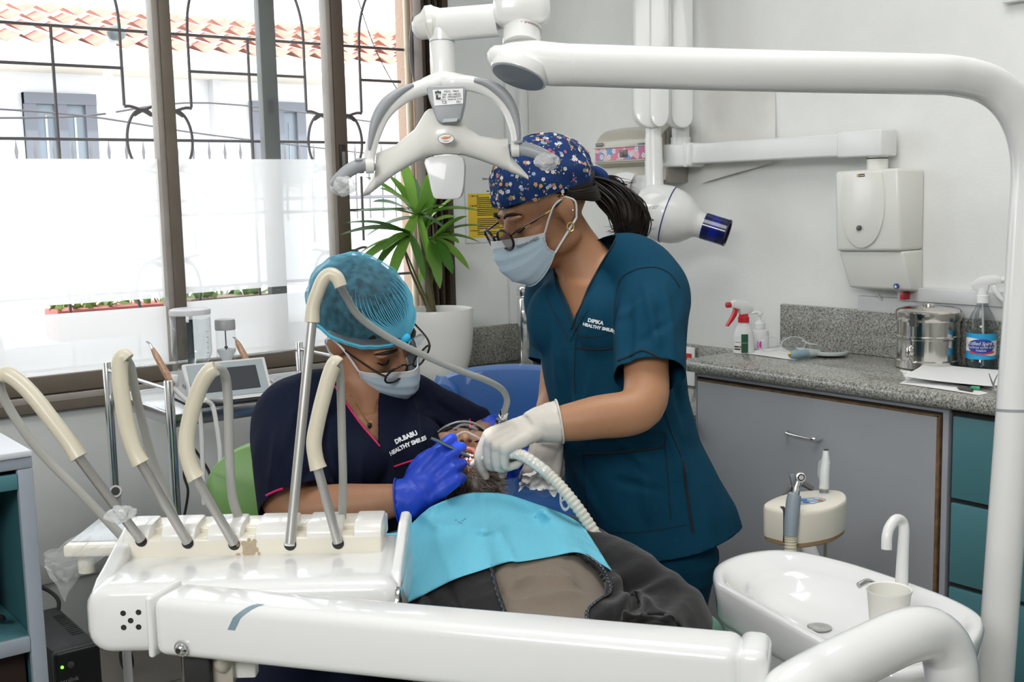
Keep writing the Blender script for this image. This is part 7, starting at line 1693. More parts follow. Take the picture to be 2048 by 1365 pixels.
# ponytail: dense strands
rnd = random.Random(5)
pk = [HA @ Vector((0, -.120, -.004)), at(1222, 392, 2.36), at(1256, 425, 2.345), at(1262, 458, 2.34), at(1252, 482, 2.335)]
mb = MB(); mb.tube(pk, [.011, .032, .036, .026, .006], 20, 8, flat=(1, .8), round_end=True); pt_ = part('ponytail', mb, M_HAIR, asst)
mb = MB()
for k in range(260):
    a = rnd.uniform(0, 2 * math.pi); rr = rnd.uniform(.75, 1.12); f = rnd.uniform(.8, 1.12)
    def off(i, w): return XC * (math.cos(a) * w * rr) + ZU * (math.sin(a) * w * rr * .9) + YC * (math.sin(a * 1.7 + k) * w * .75)
    q = [pk[0] + off(0, .012), pk[1] + off(1, .031), pk[2] + off(2, .035 * f), pk[3] + off(3, .030 * f) + V3(0, 0, -.01 * rnd.random()), pk[4] + off(4, .022) + V3(rnd.uniform(-.025, .02), 0, rnd.uniform(-.012, .03))]
    mb.tube(q, [.0016, .0017, .0014, .0010, .0002], 4, 4, caps=False)
for k in range(26):                                              # flyaways
    q = [pk[0] + V3(.02, 0, .012), at(rnd.uniform(1225, 1245), rnd.uniform(352, 372), 2.35), at(rnd.uniform(1245, 1275), rnd.uniform(362, 410), 2.345)]
    mb.tube(q, [.0010, .0008, .0002], 4, 5, caps=False)
part('hair_strands', mb, M_HAIR, pt_, kind='stuff')
mb = MB()
for k in range(110):                                             # combed hair from the temple to the tie
    s = 1 if k % 2 else -1; z0 = rnd.uniform(-.03, .028)
    mb.tube([HA @ Vector((s * .079, .004 - rnd.random() * .03, z0 * .4 + .022)), HA @ Vector((s * .083, -.03, .012 + z0 * .3)), HA @ Vector((s * .066, -.085, -.012 + z0 * .5)), HA @ Vector((s * .012, -.122, -.006))], [.0008, .0013, .0013, .0008], 4, 5, caps=False)
part('side_hair', mb, M_HAIR, pt_, kind='stuff')
face_details(HA, asst)
mk, GM = mask_part(HA, asst)
gl_ = glasses_part(HA, asst, M_TORT, mat('lens_tint', (.05, .03, .03), .06, alpha=.45, coat=.5), .95, -.006, .127, .0225, .0026)
mb = MB(); mb.tube([HA @ Vector(p) for p in ((-.062, .085, .003), (-.072, .055, .006), (-.079, .02, .009))], [.0026, .0024, .0022], 8, 4); part('temple_gold', mb, M_GOLD, gl_)
mb = MB(); mb.tube([HA @ Vector(p) for p in ((-.0665, .074, .004), (-.0725, .056, .006))], [.003, .003], 8, 4); part('temple_red', mb, mat('temple_red', (.4, .03, .02), .3), gl_)
c = HA @ Vector((-.080, .004, -.040)); mb = MB(); mb.tube([c + V3(.0065 * math.cos(a), -.001, .0085 * math.sin(a)) for a in [2 * math.pi * k / 16 for k in range(16)]], .0018, 8, 2, closed=True); part('earring', mb, M_GOLD, asst)
mb = MB(); mb.ell(HA @ Vector((-.086, -.012, -.012)), .0022); part('ear_stud', mb, M_CHROME, asst)
c = HA @ Vector((-.086, -.004, .022)); mb = MB(); mb.tube([c + V3(.003 * math.cos(a), -.001, .004 * math.sin(a)) for a in [2 * math.pi * k / 12 for k in range(12)]], .0009, 6, 2, closed=True); part('ear_ring', mb, M_GOLD, asst)
bm_ = bvh_of(mk)
p = camhit(bm_, 1056, 486, 0)
if p is not None: text_part('mask_print', 'NANA+MED', .0085, p, HA.to_3x3() @ Vector((-.62, -.78, .03)), HA.to_3x3() @ Vector((0, 0, 1)), mat('print_blue', (.12, .18, .25), .6), mk, bvh=bm_, off=.0012)
# gloved hands
MHB = handM(at(1080, 850, 2.09), V3(-.88, -.28, -.27), V3(-.30, -.38, .86))
gm = hand_mesh(MHB, 1, [(55, 32, 14), (76, 78, 40), (80, 82, 45), (78, 80, 45)], [(.35, .75, -.65), (-.1, .6, -.8), (-.3, .4, -.9)], .036, (.0345, .041), 1.03, arm=aL[3] - aL[4])
g1 = link_mesh('glove', gm, M_GLOVEW, asst, angle=None, label='cream latex glove on the near hand'); gm.polygons.foreach_set('use_smooth', [True] * len(gm.polygons))
cuff_ring(MHB, .036, .041, M_GLOVEW, g1, 1.03, arm=aL[3] - aL[4])
MHC = handM(at(1096, 882, 2.36), V3(-.22, -.55, -.80), V3(.30, -.80, .50))
gm = hand_mesh(MHC, -1, [(70, 85, 50), (75, 90, 50), (78, 90, 50), (80, 90, 50)], [(.5, .75, -.4), (.0, .7, -.7), (-.4, .5, -.7)], .035, (.032, .038), 1.0, arm=aR[3] - aR[4])
g2 = link_mesh('glove', gm, M_GLOVEW, asst, angle=None, label='cream latex glove on the far hand holding a tissue'); gm.polygons.foreach_set('use_smooth', [True] * len(gm.polygons))
cuff_ring(MHC, .035, .038, M_GLOVEW, g2, arm=aR[3] - aR[4])
# ================================================================== the seated dentist
HD = headM(at(733, 655, 2.25), V3(.72, -.42, -.55), V3(.66, .62, .40))
SD, FD = V3(.755, .65, 0), V3(.65, -.755, 0)
mb = MB(); head_shapes(mb, HD)
dR = [at(580, 822, 2.16), at(572, 910, 2.10), at(580, 1012, 2.06), at(700, 1012, 2.04), at(802, 1000, 2.035)]
dL = [at(862, 828, 2.39), at(915, 850, 2.43), at(962, 866, 2.46), at(962, 868, 2.42), at(966, 874, 2.36)]
mb.tube([at(722, 700, 2.27), at(722, 750, 2.275), at(720, 810, 2.28)], [.050, .052, .070], 20, 5, round_end=True)
tor = [((718, 815, 2.28), .13, .085), ((718, 900, 2.28), .145, .105), ((712, 1010, 2.28), .135, .10), ((700, 1130, 2.27), .145, .11), ((690, 1240, 2.26), .165, .125), ((685, 1310, 2.25), .16, .13)]
mb.rings([torso_ring(at(*c), SD, FD, a, b, 24, 2.0) for c, a, b in tor])
mb.tube(dR, [.052, .046, .045, .040, .029], 16, 6, round_end=True); mb.tube(dL, [.048, .042, .040, .034, .028], 16, 6, round_end=True)
mb.tube([at(718, 815, 2.28), dR[0]], [.06, .052], 16, smooth=False); mb.tube([at(718, 815, 2.28), dL[0]], [.06, .048], 16, smooth=False)
hd_ = at(688, 1255, 2.25)
dlR = [hd_ - SD * .08, V3(-.46, 1.86, .47), V3(-.45, 1.90, .07)]; dlL = [hd_ + SD * .08, V3(-.29, 1.93, .47), V3(-.28, 1.97, .07)]
for lg in (dlR, dlL):
    mb.tube(lg, [.085, .056, .038], 16, 6, round_end=True); f0 = lg[2]; mb.tube([f0 + V3(0, .02, -.035), f0 + FD * .15 + V3(0, 0, -.044)], [.034, .024], 14, round_end=True, smooth=False)
wm = remesh(mb, .0055, 5, .5)
doc = link_mesh('person', wm, M_SKIN2, None, angle=None, label='seated woman in navy scrubs and blue hair net treating the patient', cat='person', loc=V3(-.33, 2.25, 0)); wm.polygons.foreach_set('use_smooth', [True] * len(wm.polygons))
mb = MB(); mb.rings([torso_ring(hd_ + ZU * .10, SD, FD, .165, .125, 24, 2.1), torso_ring(hd_, SD, FD, .175, .135, 24, 2.1), torso_ring(hd_ + ZU * -.05, SD, FD, .15, .12, 24, 2.1)])
for lg in (dlR, dlL): mb.tube([lg[0], lg[0].lerp(lg[1], .5), lg[1], lg[1].lerp(lg[2], .6), lg[2] + ZU * .02], [.10, .092, .078, .066, .064], 20, 6)
tm = remesh(mb, .008, 5, .5, fold(.006, (9, 9, 4), 8)); link_mesh('trousers', tm, M_NAVY, doc, angle=None); tm.polygons.foreach_set('use_smooth', [True] * len(tm.polygons))
for lg in (dlR, dlL):
    f0 = lg[2]; mb = MB(); mb.tube([f0 + V3(0, .03, -.035), f0 + FD * .08 + V3(0, 0, -.036), f0 + FD * .17 + V3(0, 0, -.043)], [.040, .040, .026], 16, 4, round_end=True); part('shoe', mb, mat('shoe_black', (.02, .02, .022), .4), doc)
mb = MB()
tor = [((714, 775, 2.28), .085, .062, 0), ((716, 815, 2.28), .145, .095, 0), ((720, 880, 2.275), .168, .122, 0), ((722, 950, 2.275), .166, .128, 0), ((716, 1030, 2.275), .158, .124, 0), ((706, 1130, 2.27), .165, .128, 0), ((695, 1240, 2.26), .182, .14, 0), ((690, 1300, 2.25), .185, .145, 0)]
mb.rings([torso_ring(at(*c), SD, FD, a, b, 32, 2.2) for c, a, b, tl in tor])
for s in (1, -1): mb.ell(at(722, 905, 2.27) + SD * (.075 * s) + FD * .075, (.070, .066, .07))
mb.tube([at(700, 785, 2.27), at(640, 800, 2.21), dR[0] + V3(.004, 0, -.004), dR[0].lerp(dR[1], .5), dR[1] + V3(.004, 0, 0), dR[1].lerp(dR[2], .6) + V3(.010, 0, 0), dR[2] + V3(.016, -.0, -.008)], [.05, .056, .064, .068, .069, .073, .076], 24, 6)
mb.tube([at(735, 790, 2.29), at(810, 795, 2.35), dL[0], dL[1] + V3(0, 0, .0), dL[1].lerp(dL[2], .55), dL[2] + V3(.03, 0, -.01)], [.05, .058, .062, .058, .054, .052], 24, 6)
def dfold(co, no):
    x, y, z = proj(co); a = .006 * noise.noise(Vector((co.x * 11 + 5, co.y * 11, co.z * 3))) + .0018 * noise.noise(Vector((co.x * 26, co.y * 26, co.z * 12)))
    a += crease(x, y, ((590, 800, 560, 940, .005, 9), (645, 800, 618, 910, -.004, 8), (556, 850, 543, 985, .005, 9), (610, 860, 590, 970, .004, 8), (770, 880, 792, 1000, .004, 9), (722, 905, 712, 1030, .005, 10), (850, 825, 915, 866, .005, 8), (826, 815, 852, 900, .0045, 8), (650, 900, 600, 975, -.004, 8), (680, 880, 690, 1000, .004, 9), (870, 800, 940, 850, -.004, 6)))
    a += .003 * math.sin((x * .05 - y * .03)) * math.exp(-((y - 900) / 90) ** 2) * math.exp(-((x - 620) / 60) ** 2)
    return co + no * a
tm = remesh(mb, .0058, 7, .5, dfold)
cut_end(tm, at(592, 1004, 2.06), (dR[2] - dR[1]).normalized() + V3(.28, -.1, .0), dR[2] - dR[1], .10)
cut_end(tm, dL[1].lerp(dL[2], .80), (dL[2] - dL[1]).normalized(), dL[2] - dL[1], .085)
V_D = [(668, 700), (672, 760), (690, 800), (718, 842), (757, 893), (757, 850), (757, 805), (762, 760), (770, 700)]
cut_hole(tm, V_D, 2.34)
top = link_mesh('scrub_top', tm, M_NAVY, doc, angle=None); tm.polygons.foreach_set('use_smooth', [True] * len(tm.polygons))
md = top.modifiers.new('thick', 'SOLIDIFY'); md.thickness = .0016; md.offset = -1
bv = bvh_of(top)
seam('neck_piping', bv, [(668, 772), (688, 802), (718, 845), (740, 872), (759, 894)], .0018, M_PINK, top); seam('neck_piping', bv, [(753, 792), (752, 820), (748, 850), (741, 866)], .0018, M_PINK, top)
seam('sleeve_piping', bv, [(533, 992), (560, 980), (600, 972), (640, 970), (690, 976)], .0021, M_PINK, top); seam('sleeve_piping', bv, [(939, 838), (940, 852), (936, 866)], .0018, M_PINK, top)
seam('pocket_piping', bv, [(788, 934), (815, 925), (838, 917)], .0019, M_PINK, top); seam('pocket_seam', bv, [(780, 905), (790, 960), (800, 1010)], .0007, M_PIPE, top)
seam('sleeve_seam', bv, [(640, 775), (625, 820), (632, 880), (640, 940)], .0009, M_PIPE, top); seam('sleeve_seam', bv, [(828, 800), (838, 840), (842, 890)], .0009, M_PIPE, top)
p = camhit(bv, 815, 885, 0); xd = (V3(.88, .30, .30))
for tx, sz, px, py in (('DR.BABU', .0115, 811, 875), ('HEALTHY SMILES', .0105, 814, 891)):
    p = camhit(bv, px, py, 0); text_part('embroidery', tx, sz, p, xd, ZU + V3(-.35, 0, 0), M_STITCH, top, bvh=bv, off=.0012, bold=.0005)
# pendant on a thin chain
bvs = bvh_of(doc)
P = [camhit(bvs, x, y, .0015) for x, y in ((700, 790), (715, 815), (728, 835), (737, 848))]; P2_ = [camhit(bvs, x, y, .0015) for x, y in ((752, 800), (748, 825), (740, 848))]
for q in (P, P2_):
    q = [a for a in q if a is not None]
    if len(q) > 1: mb = MB(); mb.tube(q, .0005, 5, 4); part('necklace', mb, M_GOLD, doc)
q = camhit(bvs, 738, 852, .003)
if q is not None: mb = MB(); mb.ell(q, (.0045, .003, .006)); part('pendant', mb, mat('pendant_dark', (.03, .04, .02), .2, .5), doc)
# hair, hair net, glasses, mask
capm = mat('net_blue', (.09, .36, .50), .8, alpha=.50)
tc = N(capm, 'ShaderNodeTexCoord'); wv = N(capm, 'ShaderNodeTexNoise', Scale=75.0, Detail=3.0)
rp = N(capm, 'ShaderNodeMapRange'); rp.inputs['From Min'].default_value = .3; rp.inputs['From Max'].default_value = .7; rp.inputs['To Min'].default_value = .24; rp.inputs['To Max'].default_value = .50
rp.inputs['To Min'].default_value = .10; rp.inputs['To Max'].default_value = .34
lw = N(capm, 'ShaderNodeLayerWeight'); pw = N(capm, 'ShaderNodeMath', operation='POWER'); pw.inputs[1].default_value = 2.2; sm_ = N(capm, 'ShaderNodeMath', operation='MULTIPLY_ADD', use_clamp=True); sm_.inputs[1].default_value = .75
L(capm, lw.outputs['Facing'], pw.inputs[0]); L(capm, pw.outputs[0], sm_.inputs[0]); L(capm, rp.outputs[0], sm_.inputs[2])
L(capm, tc.outputs['Object'], wv.inputs['Vector']); L(capm, wv.outputs['Fac'], rp.inputs['Value']); L(capm, sm_.outputs[0], bsdf(capm).inputs['Alpha'])
hb_, _ = cap_shell(HD, (0, -.021, .039), (.0905, .110, .0995), lambda th: 1.50 - .22 * math.sin(th) if math.sin(th) > 0 else 1.58 + .50 * abs(math.sin(th)) ** 1.5, M_HAIR, doc, 'hair', .004, 64, 20, 9, 30, 0, .2)
net, GN = cap_shell(HD, (0, -.022, .040), (.094, .115, .103), lambda th: 1.60 - .05 * math.sin(th) if math.sin(th) > 0 else 1.60 + .55 * abs(math.sin(th)) ** 1.5, capm, doc, 'hair_net', .004, 96, 28, 4, 46, .018)
mb = MB(); mb.tube(GN[1], .0030, 8, smooth=False, closed=True); mb.tube(GN[0], .0016, 6, smooth=False, closed=True); part('elastic_band', mb, mat('net_band', (.10, .45, .62), .8), net)
kn_ = HD @ Vector((0, .098, .050))
M_PLEAT = mat('net_pleat', (.14, .52, .70), .8, alpha=.7)
mb = MB()
for k in range(38):                                              # pleats gathered at the knot on the forehead
    a = -1.3 + 2.6 * k / 37; 
    q = []
    for s in (0, .10, .24, .42, .58 + .25 * ((k * 7) % 5) / 5):
        ph = 1.38 - s * 1.15; th = math.pi / 2 + a * min(1, s * 1.9) * 1.0
        q.append(HD @ (Vector((0, -.022, .040)) + Vector((.097 * math.sin(ph) * math.cos(th), .124 * math.sin(ph) * math.sin(th), .106 * math.cos(ph)))))
    mb.tube(q, [.0030, .0020, .0013, .0008, .0002], 5, 5, caps=False)
part('pleats', mb, M_PLEAT, net, kind='stuff')
kc = HD @ (Vector((0, -.022, .040)) + Vector((0, .124 * math.sin(1.40), .106 * math.cos(1.40))))
mb = MB(); mb.ell(kc, (.011, .010, .010)); part('knot', mb, mat('net_knot', (.03, .45, .75), .7), net)
mb = MB(); G = []
for i in range(7):
    G.append([kc + HD.to_3x3() @ Vector((.022 * s * math.cos(2 * math.pi * i / 6) * (1 + .3 * math.sin(i * 5)), .010 + .014 * s, .022 * s * math.sin(2 * math.pi * i / 6) + .006 * s)) for s in (0, .4, .8, 1.1)])
mb.grid(G); part('frill', mb, capm, net, raw=True)
face_details(HD, doc)
mk, GM = mask_part(HD, doc)
gd_ = glasses_part(HD, doc, M_TORT, M_LENS, .86, -.005, .125, .0245, .0021)
# right hand: pen grip of the mirror
MHA = handM(at(820, 1000, 2.035), V3(.74, .25, .62), V3(.02, -.93, .36))
gm = hand_mesh(MHA, -1, [(30, 52, 25), (42, 50, 22), (58, 62, 35), (66, 68, 40)], [(.45, .85, -.45), (.05, .8, -.6), (-.2, .75, -.6)], .022, (.0345, .0395), 1.02, arm=dR[3] - dR[4])
g1 = link_mesh('glove', gm, M_GLOVEB, doc, angle=None, label='bright blue nitrile glove on the near hand'); gm.polygons.foreach_set('use_smooth', [True] * len(gm.polygons)); cuff_ring(MHA, .022, .0395, M_GLOVEB, g1, 1.02, .0014, arm=dR[3] - dR[4])
MHD = handM(at(988, 866, 2.40), V3(.50, -.62, -.60), V3(-.1, -.25, .95))
gm = hand_mesh(MHD, 1, [(50, 50, 25), (55, 60, 30), (60, 65, 35), (62, 68, 40)], [(.6, .7, -.4), (.1, .8, -.5), (-.2, .8, -.5)], .025, (.031, .035), .98)
g2 = link_mesh('glove', gm, M_GLOVEB, doc, angle=None, label='bright blue glove mostly hidden behind the cream gloves'); gm.polygons.foreach_set('use_smooth', [True] * len(gm.polygons))
# ================================================================== the patient
HP = headM(V3(0, 0, 0), V3(.08, -.33, .94), V3(.98, .12, -.04)); HP = Matrix.Translation(at(931, 874, 2.19) - HP @ Vector((0, .113, -.030))) @ HP
SP = V3(.96, .28, 0)
spn = [V3(-.068, 2.07, .785), V3(-.058, 2.01, .760), V3(-.030, 1.91, .722), V3(.005, 1.78, .695), V3(.045, 1.63, .668), V3(.085, 1.45, .60)]
def pring(i, a, b, p=2.2, lift=0):
    ax = (spn[min(i + 1, 5)] - spn[max(i - 1, 0)]).normalized(); n = SP.cross(ax); n = n if n.z > 0 else -n
    return torso_ring(spn[i] + n * lift, SP, n.normalized(), a, b, 32, p)
pL = [spn[1] + SP * .165 + V3(0, -.02, -.01), at(1290, 1195, 1.88), at(1345, 1250, 1.80), at(1310, 1285, 1.70), at(1268, 1300, 1.62)]
pR = [spn[1] - SP * .165 + V3(0, -.02, -.01), at(812, 1195, 1.87), at(826, 1255, 1.83), at(885, 1300, 1.73), at(975, 1335, 1.60)]
hp_ = spn[5]
plL = [hp_ + SP * .085, V3(.30, 1.02, .60), V3(.30, .56, .50)]; plR = [hp_ - SP * .085, V3(.10, .98, .60), V3(.12, .52, .50)]
mb = MB(); head_shapes(mb, HP, True)
mb.tube([HP @ Vector((0, -.02, -.06)), HP @ Vector((0, -.02, -.11)), spn[0], spn[1]], [.056, .058, .062, .075], 20, 5, round_end=True)
mb.rings([pring(i, a, b) for i, (a, b) in enumerate(((.075, .062), (.15, .085), (.180, .104), (.172, .104), (.168, .112), (.165, .105)))])
for ar_ in (pL, pR): mb.tube(ar_, [.050, .046, .043, .036, .028], 16, 6, round_end=True)
MPH = handM(at(1268, 1300, 1.62), V3(-.75, -.55, -.05), V3(.1, -.25, .95)); hand_mesh(MPH, 1, [(15, 25, 12)] * 4, [(.6, .75, -.1), (.2, .9, -.2), (.0, .9, -.2)], 0, mb=mb)
MPR = handM(at(975, 1335, 1.60), V3(.8, -.4, -.05), V3(0, -.25, .95)); hand_mesh(MPR, -1, [(15, 25, 12)] * 4, [(.6, .75, -.1), (.2, .9, -.2), (.0, .9, -.2)], 0, mb=mb)
for lg in (plL, plR):
    mb.tube(lg, [.082, .056, .038], 16, 6, round_end=True); mb.tube([lg[2], lg[2] + V3(.0, -.02, .08), lg[2] + V3(0, -.04, .17)], [.036, .036, .024], 14, 4, round_end=True)
wm = remesh(mb, .005, 4, .5)
# open mouth: a hollow pressed into the face
R_ = HP.inverted()
for v in wm.vertices:
    q = R_ @ v.co
    d = (q.x / .021) ** 2 + ((q.z + .064) / .0165) ** 2
    if d < 1.6 and q.y > .05: v.co = v.co - HP.to_3x3() @ Vector((0, 1, 0)) * (.020 * max(0, 1 - d / 1.6) ** .7)
    for s in (1, -1):
        d = ((q.x - s * .0085) / .005) ** 2 + ((q.z + .037) / .0045) ** 2
        if d < 1 and q.y > .08: v.co = v.co + HP.to_3x3() @ Vector((0, -.004, .004)) * (1 - d)
wm.update()
pat = link_mesh('person', wm, M_SKIN3, None, angle=None, label='bearded patient lying back in charcoal jacket under a turquoise bib', cat='person', loc=V3(0, 1.9, .5)); wm.polygons.foreach_set('use_smooth', [True] * len(wm.polygons))
def hp(x, y, z): return HP @ Vector((x, y, z))
mb = MB(); mb.ell(hp(0, .078, -.064), (.019, .006, .0145), HP.to_3x3(), 20, 10); mo = part('mouth', mb, mat('mouth_red', (.42, .03, .03), .3, coat=.5), pat)
mb = MB(); mb.tube([hp(x, y, z) for x, y, z in ((-.023, .083, -.063), (-.014, .0945, -.0505), (0, .098, -.049), (.014, .0945, -.0505), (.023, .083, -.063), (.015, .091, -.080), (0, .093, -.083), (-.015, .091, -.080))], .0042, 10, 4, closed=True); part('lips', mb, mat('lips', (.48, .19, .15), .35), pat)
for k in range(6):
    x = -.0125 + .005 * k; mb = MB(); mb.box(hp(x, .0895 - abs(x) * .25, -.0555), (.0046, .004, .006), HP.to_3x3(), .001, 1); part('tooth', mb, mat('tooth', (.78, .74, .64), .25, coat=.4), mo)
for s in (1, -1): mb = MB(); mb.ell(hp(s * .0078, .1085, -.0375), (.0042, .0026, .0032), HP.to_3x3(), 12, 8); part('nostril', mb, mat('nostril', (.03, .012, .008), .8), pat)
face_details(HP, pat)
_, _ = cap_shell(HP, (0, -.018, .034), (.080, .100, .088), lambda th: 1.25 if math.sin(th) > 0 else 1.25 - .6 * math.sin(th), M_HAIR, pat, 'hair', .004, 48, 14, 3, 30)
# beard: short hairs rooted on the jaw
bvp = bvh_of(pat); rnd = random.Random(11)
mbd, mbg = MB(), MB()
cand = []
for f in wm.polygons:
    q = R_ @ (MW[pat.name] @ f.center)
    if -.135 < q.z < -.034 and q.y > -.01 and (abs(q.x) > .026 or q.z < -.082 or (q.z > -.051 and q.y > .08 and q.z < -.040)) and not (q.z > -.05 and abs(q.x) > .03 and q.y > .05): cand.append((MW[pat.name] @ f.center, f.normal.copy(), q))
dn = HP.to_3x3() @ Vector((0, .25, -1)); 
for k in range(13000):
    c, n, q = cand[rnd.randrange(len(cand))]
    c = c + Vector((rnd.uniform(-.003, .003), rnd.uniform(-.003, .003), rnd.uniform(-.003, .003)))
    ln = rnd.uniform(.008, .018) * (.5 if q.z > -.055 else 1.3); d = (n * .9 + dn * .7 + Vector((rnd.uniform(-.5, .5), rnd.uniform(-.5, .5), rnd.uniform(-.3, .3)))).normalized()
    s = d.orthogonal().normalized() * .00032; m_ = c + d * ln * .5; e = m_ + (d + dn * .35).normalized() * ln * .6
    grey = rnd.random() < (.75 if q.z < -.07 and q.x > -.03 else .40)
    (mbg if grey else mbd).add([c - s, c + s, m_ + s * .8, m_ - s * .8, e], [(0, 1, 2, 3), (3, 2, 4)])
bd2 = part('beard', mbd, mat('beard_dark', (.018, .014, .012), .6), pat, raw=True, kind='stuff'); part('grey_beard', mbg, mat('beard_grey', (.50, .45, .40), .55), pat, raw=True, kind='stuff')
# trousers, shirt and jacket
mb = MB(); mb.rings([pring(5, .178, .118), [p + V3(.02, -.08, -.02) for p in pring(5, .178, .115)]])
for lg in (plL, plR): mb.tube([lg[0], lg[0].lerp(lg[1], .5), lg[1], lg[1].lerp(lg[2], .6), lg[2]], [.098, .086, .070, .062, .058], 18, 6)
tm = remesh(mb, .008, 4, .5, fold(.005, (9, 9, 9), 2)); link_mesh('trousers', tm, mat('trouser_dark', (.02, .022, .03), .85), pat, angle=None); tm.polygons.foreach_set('use_smooth', [True] * len(tm.polygons))
for lg in (plL, plR): mb = MB(); mb.tube([lg[2] + V3(0, .03, .0), lg[2] + V3(.0, -.03, .06), lg[2] + V3(0, -.05, .19)], [.042, .044, .030], 16, 5, round_end=True); part('shoe', mb, mat('shoe_black'), pat)
mb = MB(); mb.rings([pring(i, a, b) for i, (a, b) in enumerate(((.062, .050), (.155, .092), (.187, .111), (.179, .112), (.176, .121), (.172, .112)))])
def sfold(co, no):
    x, y, z = proj(co); a = .003 * noise.noise(co * 9)
    a += crease(x, y, ((1005, 1188, 1075, 1164, .010, 6), (1060, 1165, 1160, 1178, .010, 6), (1020, 1206, 1165, 1196, .008, 7), (1040, 1262, 1175, 1268, .008, 7), (1100, 1135, 1155, 1160, .004, 6)))
    a += .0030 * math.sin((y - .45 * x) * .085 + 2.5 * noise.noise(co * 8)) * math.exp(-((y - 1195) / 60) ** 2)
    return co + no * a
sm = remesh(mb, .006, 5, .5, sfold); shirt = link_mesh('t_shirt', sm, M_SHIRT, pat, angle=None); sm.polygons.foreach_set('use_smooth', [True] * len(sm.polygons))
mb = MB(); mb.rings([pring(i, a, b, 2.2, .0) for i, (a, b) in enumerate(((.085, .07), (.168, .104), (.203, .126), (.196, .128), (.194, .138), (.19, .128)))])
mb.tube([spn[1] + SP * .10, pL[0], pL[0].lerp(pL[1], .5), pL[1], pL[2], pL[3], pL[3].lerp(pL[4], .75)], [.07, .068, .066, .062, .060, .055, .050], 22, 6)
mb.tube([spn[1] - SP * .10, pR[0], pR[0].lerp(pR[1], .5), pR[1], pR[2], pR[3], pR[3].lerp(pR[4], .75)], [.07, .068, .066, .062, .058, .052, .046], 22, 6)
def jfold(co, no):
    x, y, z = proj(co); a = .008 * noise.noise(Vector((co.x * 10, co.y * 10 + 3, co.z * 10))) + .002 * noise.noise(co * 26)
    a += crease(x, y, ((1222, 1140, 1262, 1262, .007, 9), (1262, 1185, 1335, 1232, .007, 8), (1238, 1262, 1335, 1236, -.006, 8), (838, 1170, 868, 1262, .007, 10), (900, 1170, 940, 1262, -.005, 9), (1275, 1225, 1360, 1262, .006, 7)))
    a += .009 * math.sin((x * .05 + y * .10) + 2 * noise.noise(co * 7)) * math.exp(-((x - 1280) / 90) ** 2 - ((y - 1230) / 80) ** 2)
    return co + no * a
jm = remesh(mb, .006, 5, .5, jfold)
JL = [(968, 1060), (985, 1130), (998, 1180), (1014, 1225), (1030, 1262), (1048, 1330), (1060, 1420)]
JR = [(1230, 1420), (1215, 1330), (1190, 1288), (1170, 1250), (1170, 1222), (1192, 1202), (1213, 1186), (1212, 1160), (1195, 1135), (1165, 1112), (1140, 1085), (1110, 1040)]
cut_hole(jm, JL + JR + [(1040, 990)], 2.06, 15)
jk = link_mesh('jacket', jm, M_JACK, pat, angle=None); jm.polygons.foreach_set('use_smooth', [True] * len(jm.polygons))
md = jk.modifiers.new('thick', 'SOLIDIFY'); md.thickness = .006; md.offset = -1
bj = bvh_of(jk); bs2 = bvh_of(shirt)
M_ZIP = mat('zipper_dark', (.03, .035, .045), .4, .3)
def zipper(pts, dx):
    q = cr(pts, 8); P = []
    for p in q:
        for k in (dx, dx * 2, dx * 3):
            h = camhit(bj, p[0] + k, p[1], .002)
            if h is not None: P.append(h); break
    out = [P[0]]
    for p in P[1:]:
        if (p - out[-1]).length < .04: out.append(p)
    mb = MB(); mb.tube(out, .0022, 8, smooth=False); z = part('zipper', mb, M_ZIP, jk)
    mb = MB()
    for i in range(0, len(out) - 1):
        for f in (0, .5): mb.ell(out[i].lerp(out[i + 1], f) + V3(.0012 * (1 if i % 2 else -1), -.001, .001), (.0016, .0012, .0012), None, 6, 4)
    part('zipper_teeth', mb, mat('zip_teeth', (.10, .11, .13), .35, .5), z, kind='stuff')
zipper(JL[1:6], -5); zipper(list(reversed(JR))[2:9], 6)
for pp_ in (((1262, 1246), (1300, 1230), (1345, 1238), (1372, 1275)), ((1268, 1262), (1305, 1247), (1345, 1258), (1366, 1290))): seam('cuff_ridge', bj, list(pp_), .0030, M_JACK, jk)
# ---- the bib
top_ = cr([(760, 1069), (804, 1062), (846, 1027), (870, 1010), (925, 990), (965, 986), (1016, 990), (1082, 1012), (1140, 1035), (1168, 1055)], 10)
bot_ = cr([(788, 1219), (840, 1195), (907, 1161), (960, 1143), (1016, 1125), (1040, 1125), (1100, 1115), (1154, 1106), (1190, 1122), (1224, 1143)], 10)
def resample(P, n):
    d = [0]
    for i in range(1, len(P)): d.append(d[-1] + math.hypot(*(P[i] - P[i - 1])))
    return [np.array([np.interp(d[-1] * k / n, d, [p[j] for p in P]) for j in (0, 1)]) for k in range(n + 1)]
nu, nv = 64, 36
T_, B_ = resample(top_, nu), resample(bot_, nu)
PX = [[T_[i] * (1 - j / nv) + B_[i] * (j / nv) for i in range(nu + 1)] for j in range(nv + 1)]
ZG_ = np.full((nv + 1, nu + 1), np.nan)
for j in range(nv + 1):
    for i in range(nu + 1):
        r = ray(*PX[j][i]); best = None
        for b_ in (bj, bs2, bvp):
            h = b_.ray_cast(CAMP, r.normalized())
            if h[0] is not None:
                z = proj(h[0])[2]
                if best is None or z < best: best = z
        if best is not None and best < 2.12: ZG_[j, i] = best
for _ in range(200):
    if not np.isnan(ZG_).any(): break
    P_ = np.pad(ZG_, 1, constant_values=np.nan); st = np.stack([P_[:-2, 1:-1], P_[2:, 1:-1], P_[1:-1, :-2], P_[1:-1, 2:]])
    with np.errstate(all='ignore'):
        import warnings; warnings.simplefilter('ignore'); mean = np.nanmean(st, 0)
    ZG_ = np.where(np.isnan(ZG_), mean, ZG_)
low = ZG_.copy()
